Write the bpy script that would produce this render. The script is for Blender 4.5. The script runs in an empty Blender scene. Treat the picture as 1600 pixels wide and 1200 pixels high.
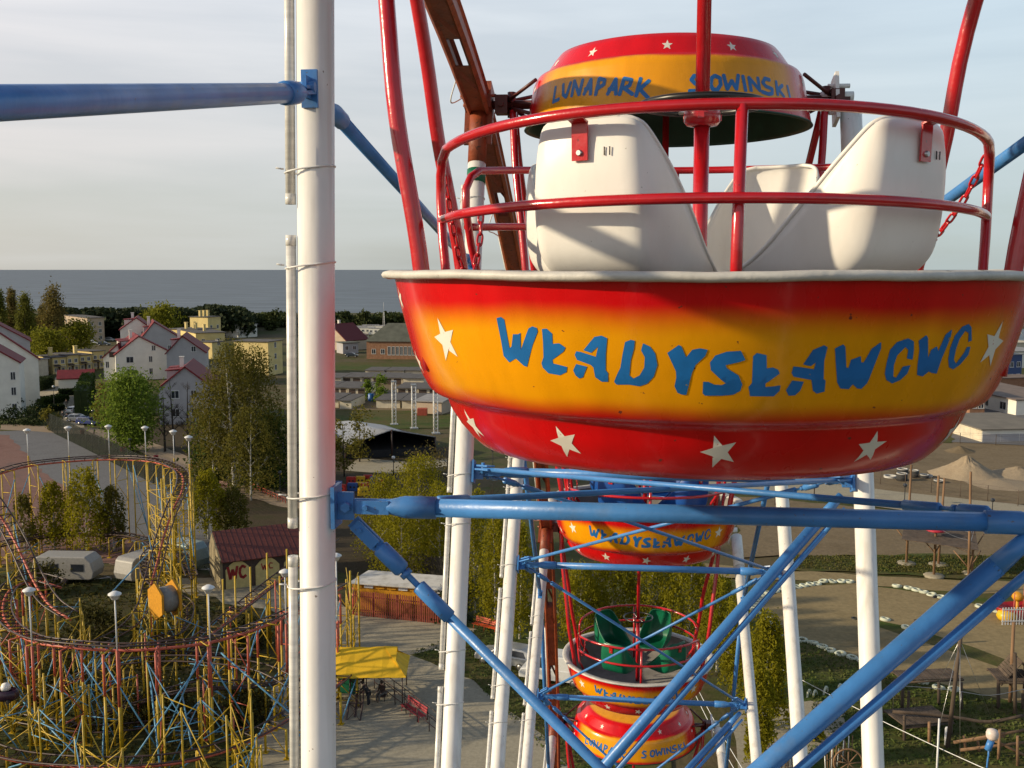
import bpy, bmesh, math, random
import numpy as np
from mathutils import Vector, Matrix, geometry
R = math.radians
scene = bpy.context.scene
col = scene.collection
rng = random.Random(7)
nrng = np.random.default_rng(7)

# ------------------------------------------------------------------ camera, sky, sun, exposure
EYE = 27.0                      # eye height above the fairground (metres)
FPX, YAW, PITCH = 1612.2, 0.110, math.atan(179 / 1612.2)
cam = bpy.data.cameras.new('camera')
cam.sensor_width = 36
cam.lens = FPX / 1600 * 36
cam.clip_start = 0.1
cam.clip_end = 120000
camo = bpy.data.objects.new('camera', cam)
camo.location = (0, 0, EYE)
camo.rotation_euler = (R(90) - PITCH, 0, YAW)
col.objects.link(camo)
scene.camera = camo

SUN_EL = 19.0
SUN_AZ = math.degrees(math.atan2(-0.955, -0.265))        # clockwise from +Y
sun = bpy.data.lights.new('sun', 'SUN')
sun.energy = 5.0
sun.angle = R(1.2)
sun.color = (1.0, 0.83, 0.57)
suno = bpy.data.objects.new('sun', sun)
sd = Vector((math.sin(R(SUN_AZ)) * math.cos(R(SUN_EL)), math.cos(R(SUN_AZ)) * math.cos(R(SUN_EL)), math.sin(R(SUN_EL))))
suno.rotation_euler = sd.to_track_quat('Z', 'Y').to_euler()
suno.location = (-20, -10, 60)
col.objects.link(suno)

world = bpy.data.worlds.new('World')
scene.world = world
world.use_nodes = True
wt = world.node_tree
wt.nodes.clear()
wo = wt.nodes.new('ShaderNodeOutputWorld')
bg = wt.nodes.new('ShaderNodeBackground')
sky = wt.nodes.new('ShaderNodeTexSky')
sky.sky_type = 'NISHITA'
sky.sun_disc = False
sky.sun_elevation = R(SUN_EL)
sky.sun_rotation = R(SUN_AZ)
sky.air_density = 1.0
sky.dust_density = 1.2
sky.ozone_density = 1.6
bg.inputs['Strength'].default_value = 0.11
# thin high cloud: streaks that fade towards the zenith, the same all round
tc = wt.nodes.new('ShaderNodeTexCoord')
sep = wt.nodes.new('ShaderNodeSeparateXYZ')
wt.links.new(tc.outputs['Generated'], sep.inputs[0])
mp = wt.nodes.new('ShaderNodeMapping')
mp.inputs['Scale'].default_value = (1.6, 1.6, 15.0)
wt.links.new(tc.outputs['Generated'], mp.inputs[0])
nz = wt.nodes.new('ShaderNodeTexNoise')
nz.inputs['Scale'].default_value = 1.5
nz.inputs['Detail'].default_value = 7
nz.inputs['Roughness'].default_value = 0.5
nz.inputs['Distortion'].default_value = 0.35
wt.links.new(mp.outputs[0], nz.inputs['Vector'])
rmp = wt.nodes.new('ShaderNodeMapRange')
rmp.inputs['From Min'].default_value = 0.34
rmp.inputs['From Max'].default_value = 0.70
rmp.inputs['To Min'].default_value = 0.70
rmp.inputs['To Max'].default_value = 1.0
wt.links.new(nz.outputs[0], rmp.inputs['Value'])
ccol = wt.nodes.new('ShaderNodeValToRGB')                # cloud light: dull and warm low down, whiter above
els = ccol.color_ramp.elements
els[0].position, els[0].color = 0.0, (0.66, 0.645, 0.60, 1)
els[1].position, els[1].color = 0.28, (0.93, 0.935, 0.97, 1)
e_ = els.new(0.055); e_.color = (0.70, 0.69, 0.66, 1)
e_ = els.new(0.12); e_.color = (0.83, 0.795, 0.78, 1)
wt.links.new(sep.outputs[2], ccol.inputs[0])
mixw = wt.nodes.new('ShaderNodeMix')
mixw.data_type = 'RGBA'
fade = wt.nodes.new('ShaderNodeMapRange')               # the veil is seen edge-on low down, thin overhead
fade.inputs['From Min'].default_value = 0.22
fade.inputs['From Max'].default_value = 0.60
fade.inputs['To Min'].default_value = 1.0
fade.inputs['To Max'].default_value = 0.12
wt.links.new(sep.outputs[2], fade.inputs['Value'])
fm = wt.nodes.new('ShaderNodeMath')
fm.operation = 'MULTIPLY'
wt.links.new(rmp.outputs[0], fm.inputs[0])
wt.links.new(fade.outputs[0], fm.inputs[1])
wt.links.new(fm.outputs[0], mixw.inputs[0])
wt.links.new(sky.outputs[0], mixw.inputs[6])
# the veil scatters more light towards the sun than away from it
vd = wt.nodes.new('ShaderNodeVectorMath')
vd.operation = 'DOT_PRODUCT'
vd.inputs[1].default_value = tuple(sd)
wt.links.new(tc.outputs['Generated'], vd.inputs[0])
vr = wt.nodes.new('ShaderNodeMapRange')
vr.inputs['From Min'].default_value = -0.45
vr.inputs['From Max'].default_value = 0.40
wt.links.new(vd.outputs['Value'], vr.inputs['Value'])
tint = wt.nodes.new('ShaderNodeMix')
tint.data_type = 'RGBA'
tint.inputs[6].default_value = (7.2, 8.6, 9.3, 1)
tint.inputs[7].default_value = (9.25, 9.05, 8.95, 1)
wt.links.new(vr.outputs[0], tint.inputs[0])
vm = wt.nodes.new('ShaderNodeVectorMath')
vm.operation = 'MULTIPLY'
wt.links.new(ccol.outputs[0], vm.inputs[0])
wt.links.new(tint.outputs[2], vm.inputs[1])
wt.links.new(vm.outputs[0], mixw.inputs[7])
wt.links.new(mixw.outputs[2], bg.inputs['Color'])
wt.links.new(bg.outputs[0], wo.inputs[0])

scene.view_settings.view_transform = 'Standard'
scene.view_settings.look = 'None'
scene.view_settings.gamma = 1
scene.view_settings.use_curve_mapping = False
scene.view_settings.exposure = 0.0
scene.cycles.max_bounces = 6
scene.cycles.use_denoising = True

# ------------------------------------------------------------------ placing helpers
cP, sP, cY, sY = math.cos(PITCH), math.sin(PITCH), math.cos(YAW), math.sin(YAW)
def ray(px, py):
    u, v = (px - 800) / FPX, -(py - 600) / FPX
    yf, z = cP + sP * v, -sP + cP * v
    return Vector((cY * u - sY * yf, sY * u + cY * yf, z))
def P(px, py, z=0.0):
    """the point of the level z that lies in this direction from the eye"""
    d = ray(px, py)
    t = (z - EYE) / d.z
    return Vector((d.x * t, d.y * t, z))
def D(px, py, y):
    """the point in this direction y metres ahead"""
    d = ray(px, py)
    t = y / d.y
    return Vector((d.x * t, y, EYE + d.z * t))
def up(px, py_base, py_top, z=0.0):
    """height of something standing at (px, py_base) that reaches py_top"""
    b = P(px, py_base, z)
    return D(px, py_top, b.y).z - z
def px_per_m(py):
    b = P(800, py)
    return FPX / math.hypot(b.x, b.y)

# ------------------------------------------------------------------ materials
MATS = {}
def mat(name, c, rough=0.6, metal=0.0, var=0.12, scale=6.0, c2=None, bump=0.0, bscale=40.0, coat=0.0, spec=0.5, thr=(0.35, 0.65), detail=5, rvar=0.0, space='Object', stretch=None):
    if name in MATS: return MATS[name]
    m = bpy.data.materials.new(name)
    m.use_nodes = True
    nt = m.node_tree
    b = nt.nodes['Principled BSDF']
    b.inputs['Roughness'].default_value = rough
    b.inputs['Metallic'].default_value = metal
    b.inputs['Specular IOR Level'].default_value = spec
    if coat:
        b.inputs['Coat Weight'].default_value = coat
        b.inputs['Coat Roughness'].default_value = 0.12
    t = nt.nodes.new('ShaderNodeTexCoord')
    n = nt.nodes.new('ShaderNodeTexNoise')
    n.inputs['Scale'].default_value = scale
    n.inputs['Detail'].default_value = detail
    n.inputs['Roughness'].default_value = 0.6
    src = t.outputs[space]
    if stretch:
        mpn = nt.nodes.new('ShaderNodeMapping')
        mpn.inputs['Scale'].default_value = stretch
        nt.links.new(src, mpn.inputs[0])
        src = mpn.outputs[0]
    nt.links.new(src, n.inputs['Vector'])
    r = nt.nodes.new('ShaderNodeMapRange')
    r.inputs['From Min'].default_value, r.inputs['From Max'].default_value = thr
    nt.links.new(n.outputs[0], r.inputs['Value'])
    mx = nt.nodes.new('ShaderNodeMix')
    mx.data_type = 'RGBA'
    c = tuple(c)
    if c2 is None:
        a = tuple(max(0, k * (1 - var)) for k in c); bb = tuple(min(1, k * (1 + var)) for k in c)
    else:
        a, bb = c, tuple(c2)
    mx.inputs[6].default_value = (*a, 1)
    mx.inputs[7].default_value = (*bb, 1)
    nt.links.new(r.outputs[0], mx.inputs[0])
    nt.links.new(mx.outputs[2], b.inputs['Base Color'])
    if rvar:
        rr = nt.nodes.new('ShaderNodeMapRange')
        rr.inputs['To Min'].default_value = max(0.02, rough - rvar)
        rr.inputs['To Max'].default_value = min(1, rough + rvar)
        n3 = nt.nodes.new('ShaderNodeTexNoise')
        n3.inputs['Scale'].default_value = scale * 2.3
        nt.links.new(src, n3.inputs['Vector'])
        nt.links.new(n3.outputs[0], rr.inputs['Value'])
        nt.links.new(rr.outputs[0], b.inputs['Roughness'])
    if bump:
        n2 = nt.nodes.new('ShaderNodeTexNoise')
        n2.inputs['Scale'].default_value = bscale
        n2.inputs['Detail'].default_value = 4
        nt.links.new(src, n2.inputs['Vector'])
        bp = nt.nodes.new('ShaderNodeBump')
        bp.inputs['Strength'].default_value = bump
        bp.inputs['Distance'].default_value = 0.02
        nt.links.new(n2.outputs[0], bp.inputs['Height'])
        nt.links.new(bp.outputs[0], b.inputs['Normal'])
    MATS[name] = m
    return m

def chipped(m, chip=(0.11, 0.06, 0.04), scale=55, at=0.70, soft=0.03, stretch=None, fac=1.0):
    """small chips and dirt specks over a paint material"""
    nt = m.node_tree
    b = nt.nodes['Principled BSDF']
    old = b.inputs['Base Color'].links[0].from_socket
    t = nt.nodes.new('ShaderNodeTexCoord')
    n = nt.nodes.new('ShaderNodeTexNoise')
    n.inputs['Scale'].default_value = scale
    n.inputs['Detail'].default_value = 3
    src = t.outputs['Object']
    if stretch:
        mpn = nt.nodes.new('ShaderNodeMapping')
        mpn.inputs['Scale'].default_value = stretch
        nt.links.new(src, mpn.inputs[0])
        src = mpn.outputs[0]
    nt.links.new(src, n.inputs['Vector'])
    r = nt.nodes.new('ShaderNodeMapRange')
    r.inputs['From Min'].default_value, r.inputs['From Max'].default_value = at, at + soft
    r.inputs['To Max'].default_value = fac
    nt.links.new(n.outputs[0], r.inputs['Value'])
    mx = nt.nodes.new('ShaderNodeMix')
    mx.data_type = 'RGBA'
    nt.links.new(r.outputs[0], mx.inputs[0])
    nt.links.new(old, mx.inputs[6])
    mx.inputs[7].default_value = (*chip, 1)
    nt.links.new(mx.outputs[2], b.inputs['Base Color'])
    return m

def leafmat(name, c1, c2, trans=0.3):
    if name in MATS: return MATS[name]
    m = mat(name, c1, 0.75, c2=c2, scale=1.2, spec=0.15, thr=(0.3, 0.7))
    nt = m.node_tree
    b = nt.nodes['Principled BSDF']
    tr = nt.nodes.new('ShaderNodeBsdfTranslucent')
    nt.links.new(b.inputs['Base Color'].links[0].from_socket, tr.inputs['Color'])
    mx = nt.nodes.new('ShaderNodeMixShader')
    mx.inputs[0].default_value = trans
    nt.links.new(b.outputs[0], mx.inputs[1])
    nt.links.new(tr.outputs[0], mx.inputs[2])
    nt.links.new(mx.outputs[0], nt.nodes['Material Output'].inputs['Surface'])
    return m

# ------------------------------------------------------------------ mesh helpers
class MB:
    def __init__(s):
        s.v, s.f, s.sm = [], [], []
    def add(s, vs, fs, smooth=False):
        o = len(s.v)
        s.v += [tuple(v) for v in vs]
        for f in fs:
            s.f.append(tuple(i + o for i in f)); s.sm.append(smooth)
        return s
    def box(s, c, sz, rz=0.0, M=None):
        x, y, z = sz[0] / 2, sz[1] / 2, sz[2] / 2
        vs = [Vector((a * x, b * y, d * z)) for d in (-1, 1) for b in (-1, 1) for a in (-1, 1)]
        if M is None: M = Matrix.Rotation(rz, 3, 'Z')
        vs = [M @ v + Vector(c) for v in vs]
        return s.add(vs, [(0, 2, 3, 1), (4, 5, 7, 6), (0, 1, 5, 4), (2, 6, 7, 3), (0, 4, 6, 2), (1, 3, 7, 5)])
    def b2(s, x0, x1, y0, y1, z0, z1):
        return s.box(((x0 + x1) / 2, (y0 + y1) / 2, (z0 + z1) / 2), (x1 - x0, y1 - y0, z1 - z0))
    def tube(s, pts, r, n=8, caps=True, smooth=True, closed=False):
        pts = [Vector(p) for p in pts]
        k = len(pts)
        rs = r if isinstance(r, (list, tuple)) else [r] * k
        vs, fs = [], []
        ref = None
        for i, p in enumerate(pts):
            a = pts[i - 1] if (i or closed) else p
            b = pts[(i + 1) % k] if (i < k - 1 or closed) else p
            t = (b - a).normalized()
            if ref is None:
                ref = Vector((0, 0, 1)) if abs(t.z) < 0.95 else Vector((1, 0, 0))
                ref = (ref - t * ref.dot(t)).normalized()
            else:
                ref = (ref - t * ref.dot(t))
                ref = ref.normalized() if ref.length > 1e-6 else Vector((1, 0, 0))
            w = t.cross(ref)
            for j in range(n):
                q = 2 * math.pi * j / n
                vs.append(p + (ref * math.cos(q) + w * math.sin(q)) * rs[i])
        rows = k if closed else k - 1
        for i in range(rows):
            for j in range(n):
                a, b = i * n + j, i * n + (j + 1) % n
                c, d = ((i + 1) % k) * n + (j + 1) % n, ((i + 1) % k) * n + j
                fs.append((a, b, c, d))
        s.add(vs, fs, smooth)
        if caps and not closed:
            o = len(s.v) - len(vs)
            s.f.append(tuple(o + j for j in range(n))[::-1]); s.sm.append(False)
            s.f.append(tuple(o + (k - 1) * n + j for j in range(n))); s.sm.append(False)
        return s
    def cyl(s, a, b, r, n=12, r2=None, caps=True):
        return s.tube([a, b], [r, r if r2 is None else r2], n, caps)
    def lathe(s, prof, n=48, c=(0, 0, 0), a0=0.0, a1=2 * math.pi, M=None, smooth=True):
        full = abs(a1 - a0 - 2 * math.pi) < 1e-6
        m = n if full else n + 1
        vs, fs = [], []
        for (r, z) in prof:
            for j in range(m):
                q = a0 + (a1 - a0) * j / n
                v = Vector((r * math.cos(q), r * math.sin(q), z))
                if M is not None: v = M @ v
                vs.append(v + Vector(c))
        for i in range(len(prof) - 1):
            for j in range(n):
                a, b = i * m + j, i * m + (j + 1) % m
                fs.append((a, b, b + m, a + m))
        return s.add(vs, fs, smooth)
    def torus(s, c, Rr, r, n=24, m=8, M=None, sx=1.0):
        pts = []
        for i in range(n):
            q = 2 * math.pi * i / n
            v = Vector((Rr * math.cos(q) * sx, Rr * math.sin(q), 0))
            if M is not None: v = M @ v
            pts.append(v + Vector(c))
        return s.tube(pts, r, m, closed=True)
    def prism(s, poly, z0, z1):
        n = len(poly)
        vs = [(x, y, z0) for x, y in poly] + [(x, y, z1) for x, y in poly]
        fs = [tuple(range(n))[::-1], tuple(range(n, 2 * n))] + [(i, (i + 1) % n, n + (i + 1) % n, n + i) for i in range(n)]
        return s.add(vs, fs)
    def slab(s, quad, t):
        """a sheet of thickness t under four points"""
        q = [Vector(p) for p in quad]
        nn = (q[1] - q[0]).cross(q[2] - q[0]).normalized()
        if nn.z < 0: nn = -nn
        l = [p - nn * t for p in q]
        k = len(q)
        return s.add(q + l, [tuple(range(k)), tuple(range(k, 2 * k))[::-1]] + [(i, k + i, k + (i + 1) % k, (i + 1) % k) for i in range(k)])
    def mesh(s, name):
        me = bpy.data.meshes.new(name)
        me.from_pydata([tuple(v) for v in s.v], [], s.f)
        me.polygons.foreach_set('use_smooth', s.sm)
        me.update()
        return me
    def build(s, name, m, parent=None, loc=(0, 0, 0), rz=0.0, normals=True):
        me = s.mesh(name)
        if normals:
            bm = bmesh.new(); bm.from_mesh(me)
            bmesh.ops.recalc_face_normals(bm, faces=bm.faces)
            bm.to_mesh(me); bm.free()
        me.materials.append(m)
        return link(name, me, parent, loc, rz)

def link(name, me, parent=None, loc=(0, 0, 0), rz=0.0):
    o = bpy.data.objects.new(name, me)
    o.location = loc
    o.rotation_euler = (0, 0, rz)
    if parent: o.parent = parent
    col.objects.link(o)
    return o
def tag(o, label=None, cat=None, group=None, kind=None):
    if label: o['label'] = label
    if cat: o['category'] = cat
    if group: o['group'] = group
    if kind: o['kind'] = kind
    return o
def thing(name, label, cat, loc=(0, 0, 0), rz=0.0, group=None):
    o = bpy.data.objects.new(name, None)
    o.empty_display_size = 0.3
    o.location = loc
    o.rotation_euler = (0, 0, rz)
    col.objects.link(o)
    return tag(o, label, cat, group)
def copy_tree(o, parent=None, label=None):
    c = o.copy()
    col.objects.link(c)
    if parent is not None: c.parent = parent
    if label: c['label'] = label
    for ch in list(o.children): copy_tree(ch, c)
    return c
def catmull(pts, step=0.5, closed=False):
    pts = [Vector(p) for p in pts]
    n = len(pts)
    out = []
    for i in range(n if closed else n - 1):
        p0 = pts[(i - 1) % n] if (closed or i) else pts[0] * 2 - pts[1]
        p1, p2 = pts[i], pts[(i + 1) % n]
        p3 = pts[(i + 2) % n] if (closed or i < n - 2) else pts[-1] * 2 - pts[-2]
        k = max(1, int((p2 - p1).length / step))
        for j in range(k):
            t = j / k
            out.append(0.5 * ((2 * p1) + (p2 - p0) * t + (2 * p0 - 5 * p1 + 4 * p2 - p3) * t * t + (3 * p1 - p0 - 3 * p2 + p3) * t ** 3))
    if not closed: out.append(pts[-1])
    return out
def npmesh(name, V, F):
    me = bpy.data.meshes.new(name)
    V = np.asarray(V, dtype=np.float32); F = np.asarray(F, dtype=np.int32)
    k = F.shape[1]
    me.vertices.add(len(V)); me.vertices.foreach_set('co', V.ravel())
    me.loops.add(F.size); me.loops.foreach_set('vertex_index', F.ravel())
    me.polygons.add(len(F))
    me.polygons.foreach_set('loop_start', np.arange(0, F.size, k, dtype=np.int32))
    me.update(calc_edges=True)
    return me

M_white = chipped(mat('white_paint', (0.80, 0.78, 0.74), 0.42, var=0.05, scale=3, rvar=0.1, bump=0.08, bscale=9), (0.25, 0.2, 0.17), 38, 0.735, 0.02)
chipped(M_white, (0.42, 0.36, 0.28), 16, 0.52, 0.25, (1, 1, 0.07), 0.45)
M_blue = chipped(mat('blue_paint', (0.055, 0.21, 0.53), 0.38, var=0.14, scale=4, rvar=0.12, bump=0.1, bscale=25), (0.10, 0.13, 0.2), 60, 0.70, 0.03)
chipped(M_blue, (0.16, 0.20, 0.26), 9, 0.58, 0.2, None, 0.4)
M_red = chipped(mat('red_gloss_paint', (0.50, 0.010, 0.016), 0.24, var=0.12, scale=5, coat=0.5, bump=0.10, bscale=30), (0.22, 0.02, 0.02), 70, 0.72, 0.03)
M_brown = chipped(mat('red_oxide_steel', (0.26, 0.058, 0.022), 0.5, var=0.25, scale=7, bump=0.2, bscale=30), (0.08, 0.03, 0.015), 30, 0.62, 0.08)
M_tubelight = mat('tube_light_plastic', (0.68, 0.67, 0.63), 0.22, var=0.12, scale=6, stretch=(1, 1, 8))
M_tie = mat('cable_tie_nylon', (0.72, 0.72, 0.70), 0.4)
M_steel = mat('galvanised_steel', (0.42, 0.42, 0.42), 0.35, metal=0.9, var=0.15, scale=12)
M_black = mat('black_rubber', (0.014, 0.014, 0.015), 0.55)
M_dark = mat('dark_red_steel', (0.09, 0.018, 0.014), 0.45, var=0.2)
M_liner = mat('grey_liner', (0.20, 0.19, 0.18), 0.7, var=0.2, scale=5)
M_green_lin = mat('dark_green_lining', (0.010, 0.05, 0.028), 0.5, var=0.2)
M_glass = mat('window_glass', (0.03, 0.035, 0.045), 0.12, var=0.3, scale=0.7, spec=0.6)
M_yellow = mat('yellow_steel_paint', (0.46, 0.30, 0.008), 0.5, var=0.2, scale=3)
M_salmon = mat('salmon_steel_paint', (0.46, 0.095, 0.055), 0.5, var=0.2, scale=3)
M_rail = mat('dark_rail_steel', (0.05, 0.026, 0.022), 0.45, var=0.4, scale=3)
M_cyan = mat('light_blue_steel_paint', (0.10, 0.29, 0.46), 0.5, var=0.2)
M_lampwhite = mat('lamp_white', (0.66, 0.66, 0.66), 0.45, var=0.08)
HULLTXT= [[[-35.96,-0.1215],[-34.98,-0.1176],[-34.42,-0.1241],[-34.35,-0.2014],[-33.87,-0.1958],[-33.15,-0.1626],[-32.09,-0.1619],[-31.63,-0.1575],[-32.13,-0.2047],[-29.98,-0.1454],[-29.21,-0.1393],[-28.44,-0.1429],[-28.38,-0.1529],[-29.63,-0.1874],[-31.43,-0.249],[-31.97,-0.2471],[-33.41,-0.2283],[-34.93,-0.2402],[-35.91,-0.2236],[-35.86,-0.1852]],[[-27.55,-0.1457],[-26.75,-0.1437],[-25.87,-0.1565],[-26.01,-0.1833],[-24.88,-0.1809],[-23.88,-0.192],[-24.3,-0.2023],[-26.42,-0.2258],[-26.39,-0.2353],[-25.39,-0.2379],[-23.98,-0.2425],[-24.2,-0.2563],[-25.44,-0.2659],[-27.48,-0.2626],[-28.4,-0.248],[-28.5,-0.236],[-27.98,-0.2202],[-27.67,-0.1793]],[[-20.95,-0.1968],[-18.99,-0.1612],[-17.88,-0.1575],[-17.03,-0.1636],[-17.44,-0.2064],[-17.64,-0.2463],[-17.28,-0.2544],[-17.44,-0.2765],[-18.49,-0.2773],[-19.43,-0.2661],[-19.57,-0.2409],[-19.95,-0.2345],[-22.18,-0.2226],[-22.45,-0.2095],[-22.12,-0.1999],[-21.4,-0.2014],[-19.02,-0.2123],[-18.53,-0.1856],[-19.74,-0.2028]],[[-22.37,-0.2335],[-20.6,-0.239],[-21.47,-0.2677],[-22.17,-0.2717],[-22.72,-0.2636],[-23.0,-0.2502]],[[-14.36,-0.1722],[-13.48,-0.1661],[-12.92,-0.1684],[-13.07,-0.1879],[-13.64,-0.2175],[-13.98,-0.2573],[-13.42,-0.2654],[-12.4,-0.2564],[-11.67,-0.2362],[-11.52,-0.21],[-12.04,-0.1923],[-11.71,-0.1744],[-10.7,-0.1821],[-9.99,-0.1996],[-9.7,-0.2288],[-10.28,-0.2586],[-11.32,-0.2777],[-12.54,-0.2852],[-14.12,-0.2818],[-16.16,-0.2832],[-16.47,-0.2758],[-15.74,-0.2517],[-15.29,-0.2382],[-14.86,-0.205]],[[-8.22,-0.1974],[-6.56,-0.1766],[-6.2,-0.1807],[-5.52,-0.2078],[-4.65,-0.1883],[-3.57,-0.1842],[-2.48,-0.1878],[-2.82,-0.2039],[-4.16,-0.2268],[-4.65,-0.2465],[-5.45,-0.3043],[-6.13,-0.3039],[-6.8,-0.2991],[-7.22,-0.2823],[-6.95,-0.2604],[-6.98,-0.244]],[[-3.0,-0.269],[-2.25,-0.2688],[-1.39,-0.2759],[-0.25,-0.2767],[0.29,-0.2722],[-0.49,-0.2617],[-1.93,-0.2392],[-2.1,-0.2198],[-1.37,-0.202],[0.23,-0.1921],[2.21,-0.1897],[2.94,-0.2126],[2.14,-0.2176],[0.15,-0.2259],[0.36,-0.2339],[2.08,-0.2515],[2.75,-0.2745],[2.56,-0.2913],[1.56,-0.3016],[-0.15,-0.3046],[-2.65,-0.3053],[-3.01,-0.2993]],[[3.99,-0.203],[4.5,-0.1949],[5.9,-0.2003],[6.12,-0.2334],[7.0,-0.2312],[7.78,-0.2367],[8.09,-0.2464],[7.52,-0.2545],[6.14,-0.2726],[6.21,-0.281],[7.16,-0.28],[8.44,-0.277],[8.42,-0.2911],[7.68,-0.3053],[4.08,-0.3053],[3.7,-0.2811],[4.14,-0.271],[4.06,-0.2383]],[[11.39,-0.2241],[12.6,-0.1874],[14.13,-0.1765],[14.71,-0.1813],[14.51,-0.2166],[14.86,-0.2621],[15.22,-0.2656],[15.46,-0.2942],[14.3,-0.2996],[13.58,-0.292],[12.99,-0.2633],[10.19,-0.2547],[9.83,-0.2449],[9.99,-0.2288],[10.96,-0.2305],[13.13,-0.2363],[13.27,-0.2196],[12.58,-0.2285]],[[10.08,-0.2645],[11.87,-0.2681],[11.57,-0.2915],[10.92,-0.3033],[9.93,-0.3041],[9.38,-0.2895]],[[15.86,-0.1848],[17.04,-0.1746],[17.45,-0.1816],[18.15,-0.233],[18.51,-0.2349],[18.71,-0.2137],[20.19,-0.2053],[20.44,-0.2213],[20.86,-0.2215],[21.77,-0.1864],[23.08,-0.171],[23.31,-0.187],[22.8,-0.2258],[22.2,-0.2762],[21.52,-0.2899],[20.76,-0.2884],[19.82,-0.2769],[19.36,-0.2896],[17.91,-0.2872],[17.12,-0.2703],[16.5,-0.2307]],[[29.55,-0.2185],[28.4,-0.215],[28.26,-0.1926],[27.6,-0.1852],[26.43,-0.2061],[26.23,-0.2311],[26.59,-0.2602],[27.21,-0.2643],[27.99,-0.2357],[29.41,-0.2329],[29.15,-0.2545],[28.19,-0.2705],[26.81,-0.2789],[25.51,-0.2688],[24.92,-0.252],[24.84,-0.2232],[24.94,-0.1911],[25.86,-0.172],[27.73,-0.1632],[28.92,-0.1715],[29.33,-0.1932]],[[29.82,-0.1702],[31.03,-0.1565],[31.53,-0.1638],[32.6,-0.2167],[32.85,-0.1951],[33.84,-0.1866],[34.44,-0.1997],[35.08,-0.1566],[36.17,-0.1445],[36.37,-0.1645],[35.68,-0.2188],[35.43,-0.2592],[34.25,-0.2564],[33.54,-0.2521],[32.5,-0.2643],[31.21,-0.2596],[30.82,-0.2338],[30.42,-0.1937]],[[41.1,-0.1802],[40.52,-0.1559],[39.45,-0.1498],[38.63,-0.1694],[38.44,-0.1986],[38.66,-0.2247],[39.53,-0.2365],[40.85,-0.2078],[41.14,-0.1931],[42.1,-0.1938],[42.21,-0.2144],[40.72,-0.2394],[39.25,-0.2512],[38.01,-0.2446],[37.28,-0.2236],[36.97,-0.194],[37.25,-0.1613],[38.43,-0.1384],[39.79,-0.1318],[40.79,-0.1414],[41.93,-0.177]]]
CANTXT= [[[-51.19,0.0163],[-51.03,-0.0803],[-47.65,-0.0699]],[[-46.25,0.0224],[-45.37,-0.0452],[-43.42,-0.0643],[-42.04,0.0247]],[[-40.44,-0.0646],[-40.15,0.0324],[-36.74,-0.0632],[-35.9,0.0293]],[[-34.32,-0.0649],[-31.94,0.0245],[-31.33,-0.0703]],[[-34.19,-0.0328],[-31.87,-0.0313]],[[-29.05,-0.0771],[-28.23,0.0236],[-25.77,0.0107],[-25.96,-0.0181],[-28.16,-0.0378]],[[-24.02,-0.082],[-21.22,0.0096],[-20.69,-0.0866]],[[-23.65,-0.0507],[-21.23,-0.0541]],[[-19.24,-0.0914],[-17.93,0.0081],[-15.03,-0.0041],[-15.6,-0.038],[-17.64,-0.0529],[-14.34,-0.0941]],[[-12.93,-0.1069],[-11.58,0.001]],[[-8.45,-0.0161],[-11.71,-0.065],[-8.53,-0.1221]],[[10.1,0.0013],[8.06,0.0096],[7.01,-0.0162],[8.33,-0.0389],[10.0,-0.0559],[8.94,-0.0846],[6.27,-0.0848]],[[16.08,0.0122],[17.83,-0.0011],[18.04,-0.0411],[16.5,-0.0764],[14.76,-0.0715],[14.15,-0.0431],[14.62,-0.0029],[15.9,0.0121]],[[19.36,0.0171],[20.47,-0.0681],[22.56,-0.0149],[24.2,-0.0651],[25.46,0.0224]],[[27.43,0.0187],[28.06,-0.0698]],[[30.51,-0.067],[30.06,0.0132],[34.62,-0.0617],[34.27,0.016]],[[40.31,0.0139],[37.9,0.0187],[36.45,-0.0098],[37.89,-0.0308],[41.19,-0.0429],[40.9,-0.0696],[38.84,-0.0787],[35.67,-0.0689]],[[43.94,0.0087],[43.98,-0.0731]],[[47.75,-0.0075],[44.73,-0.0367],[47.86,-0.0808]],[[51.3,-0.0062],[52.02,-0.0815]]]
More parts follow.
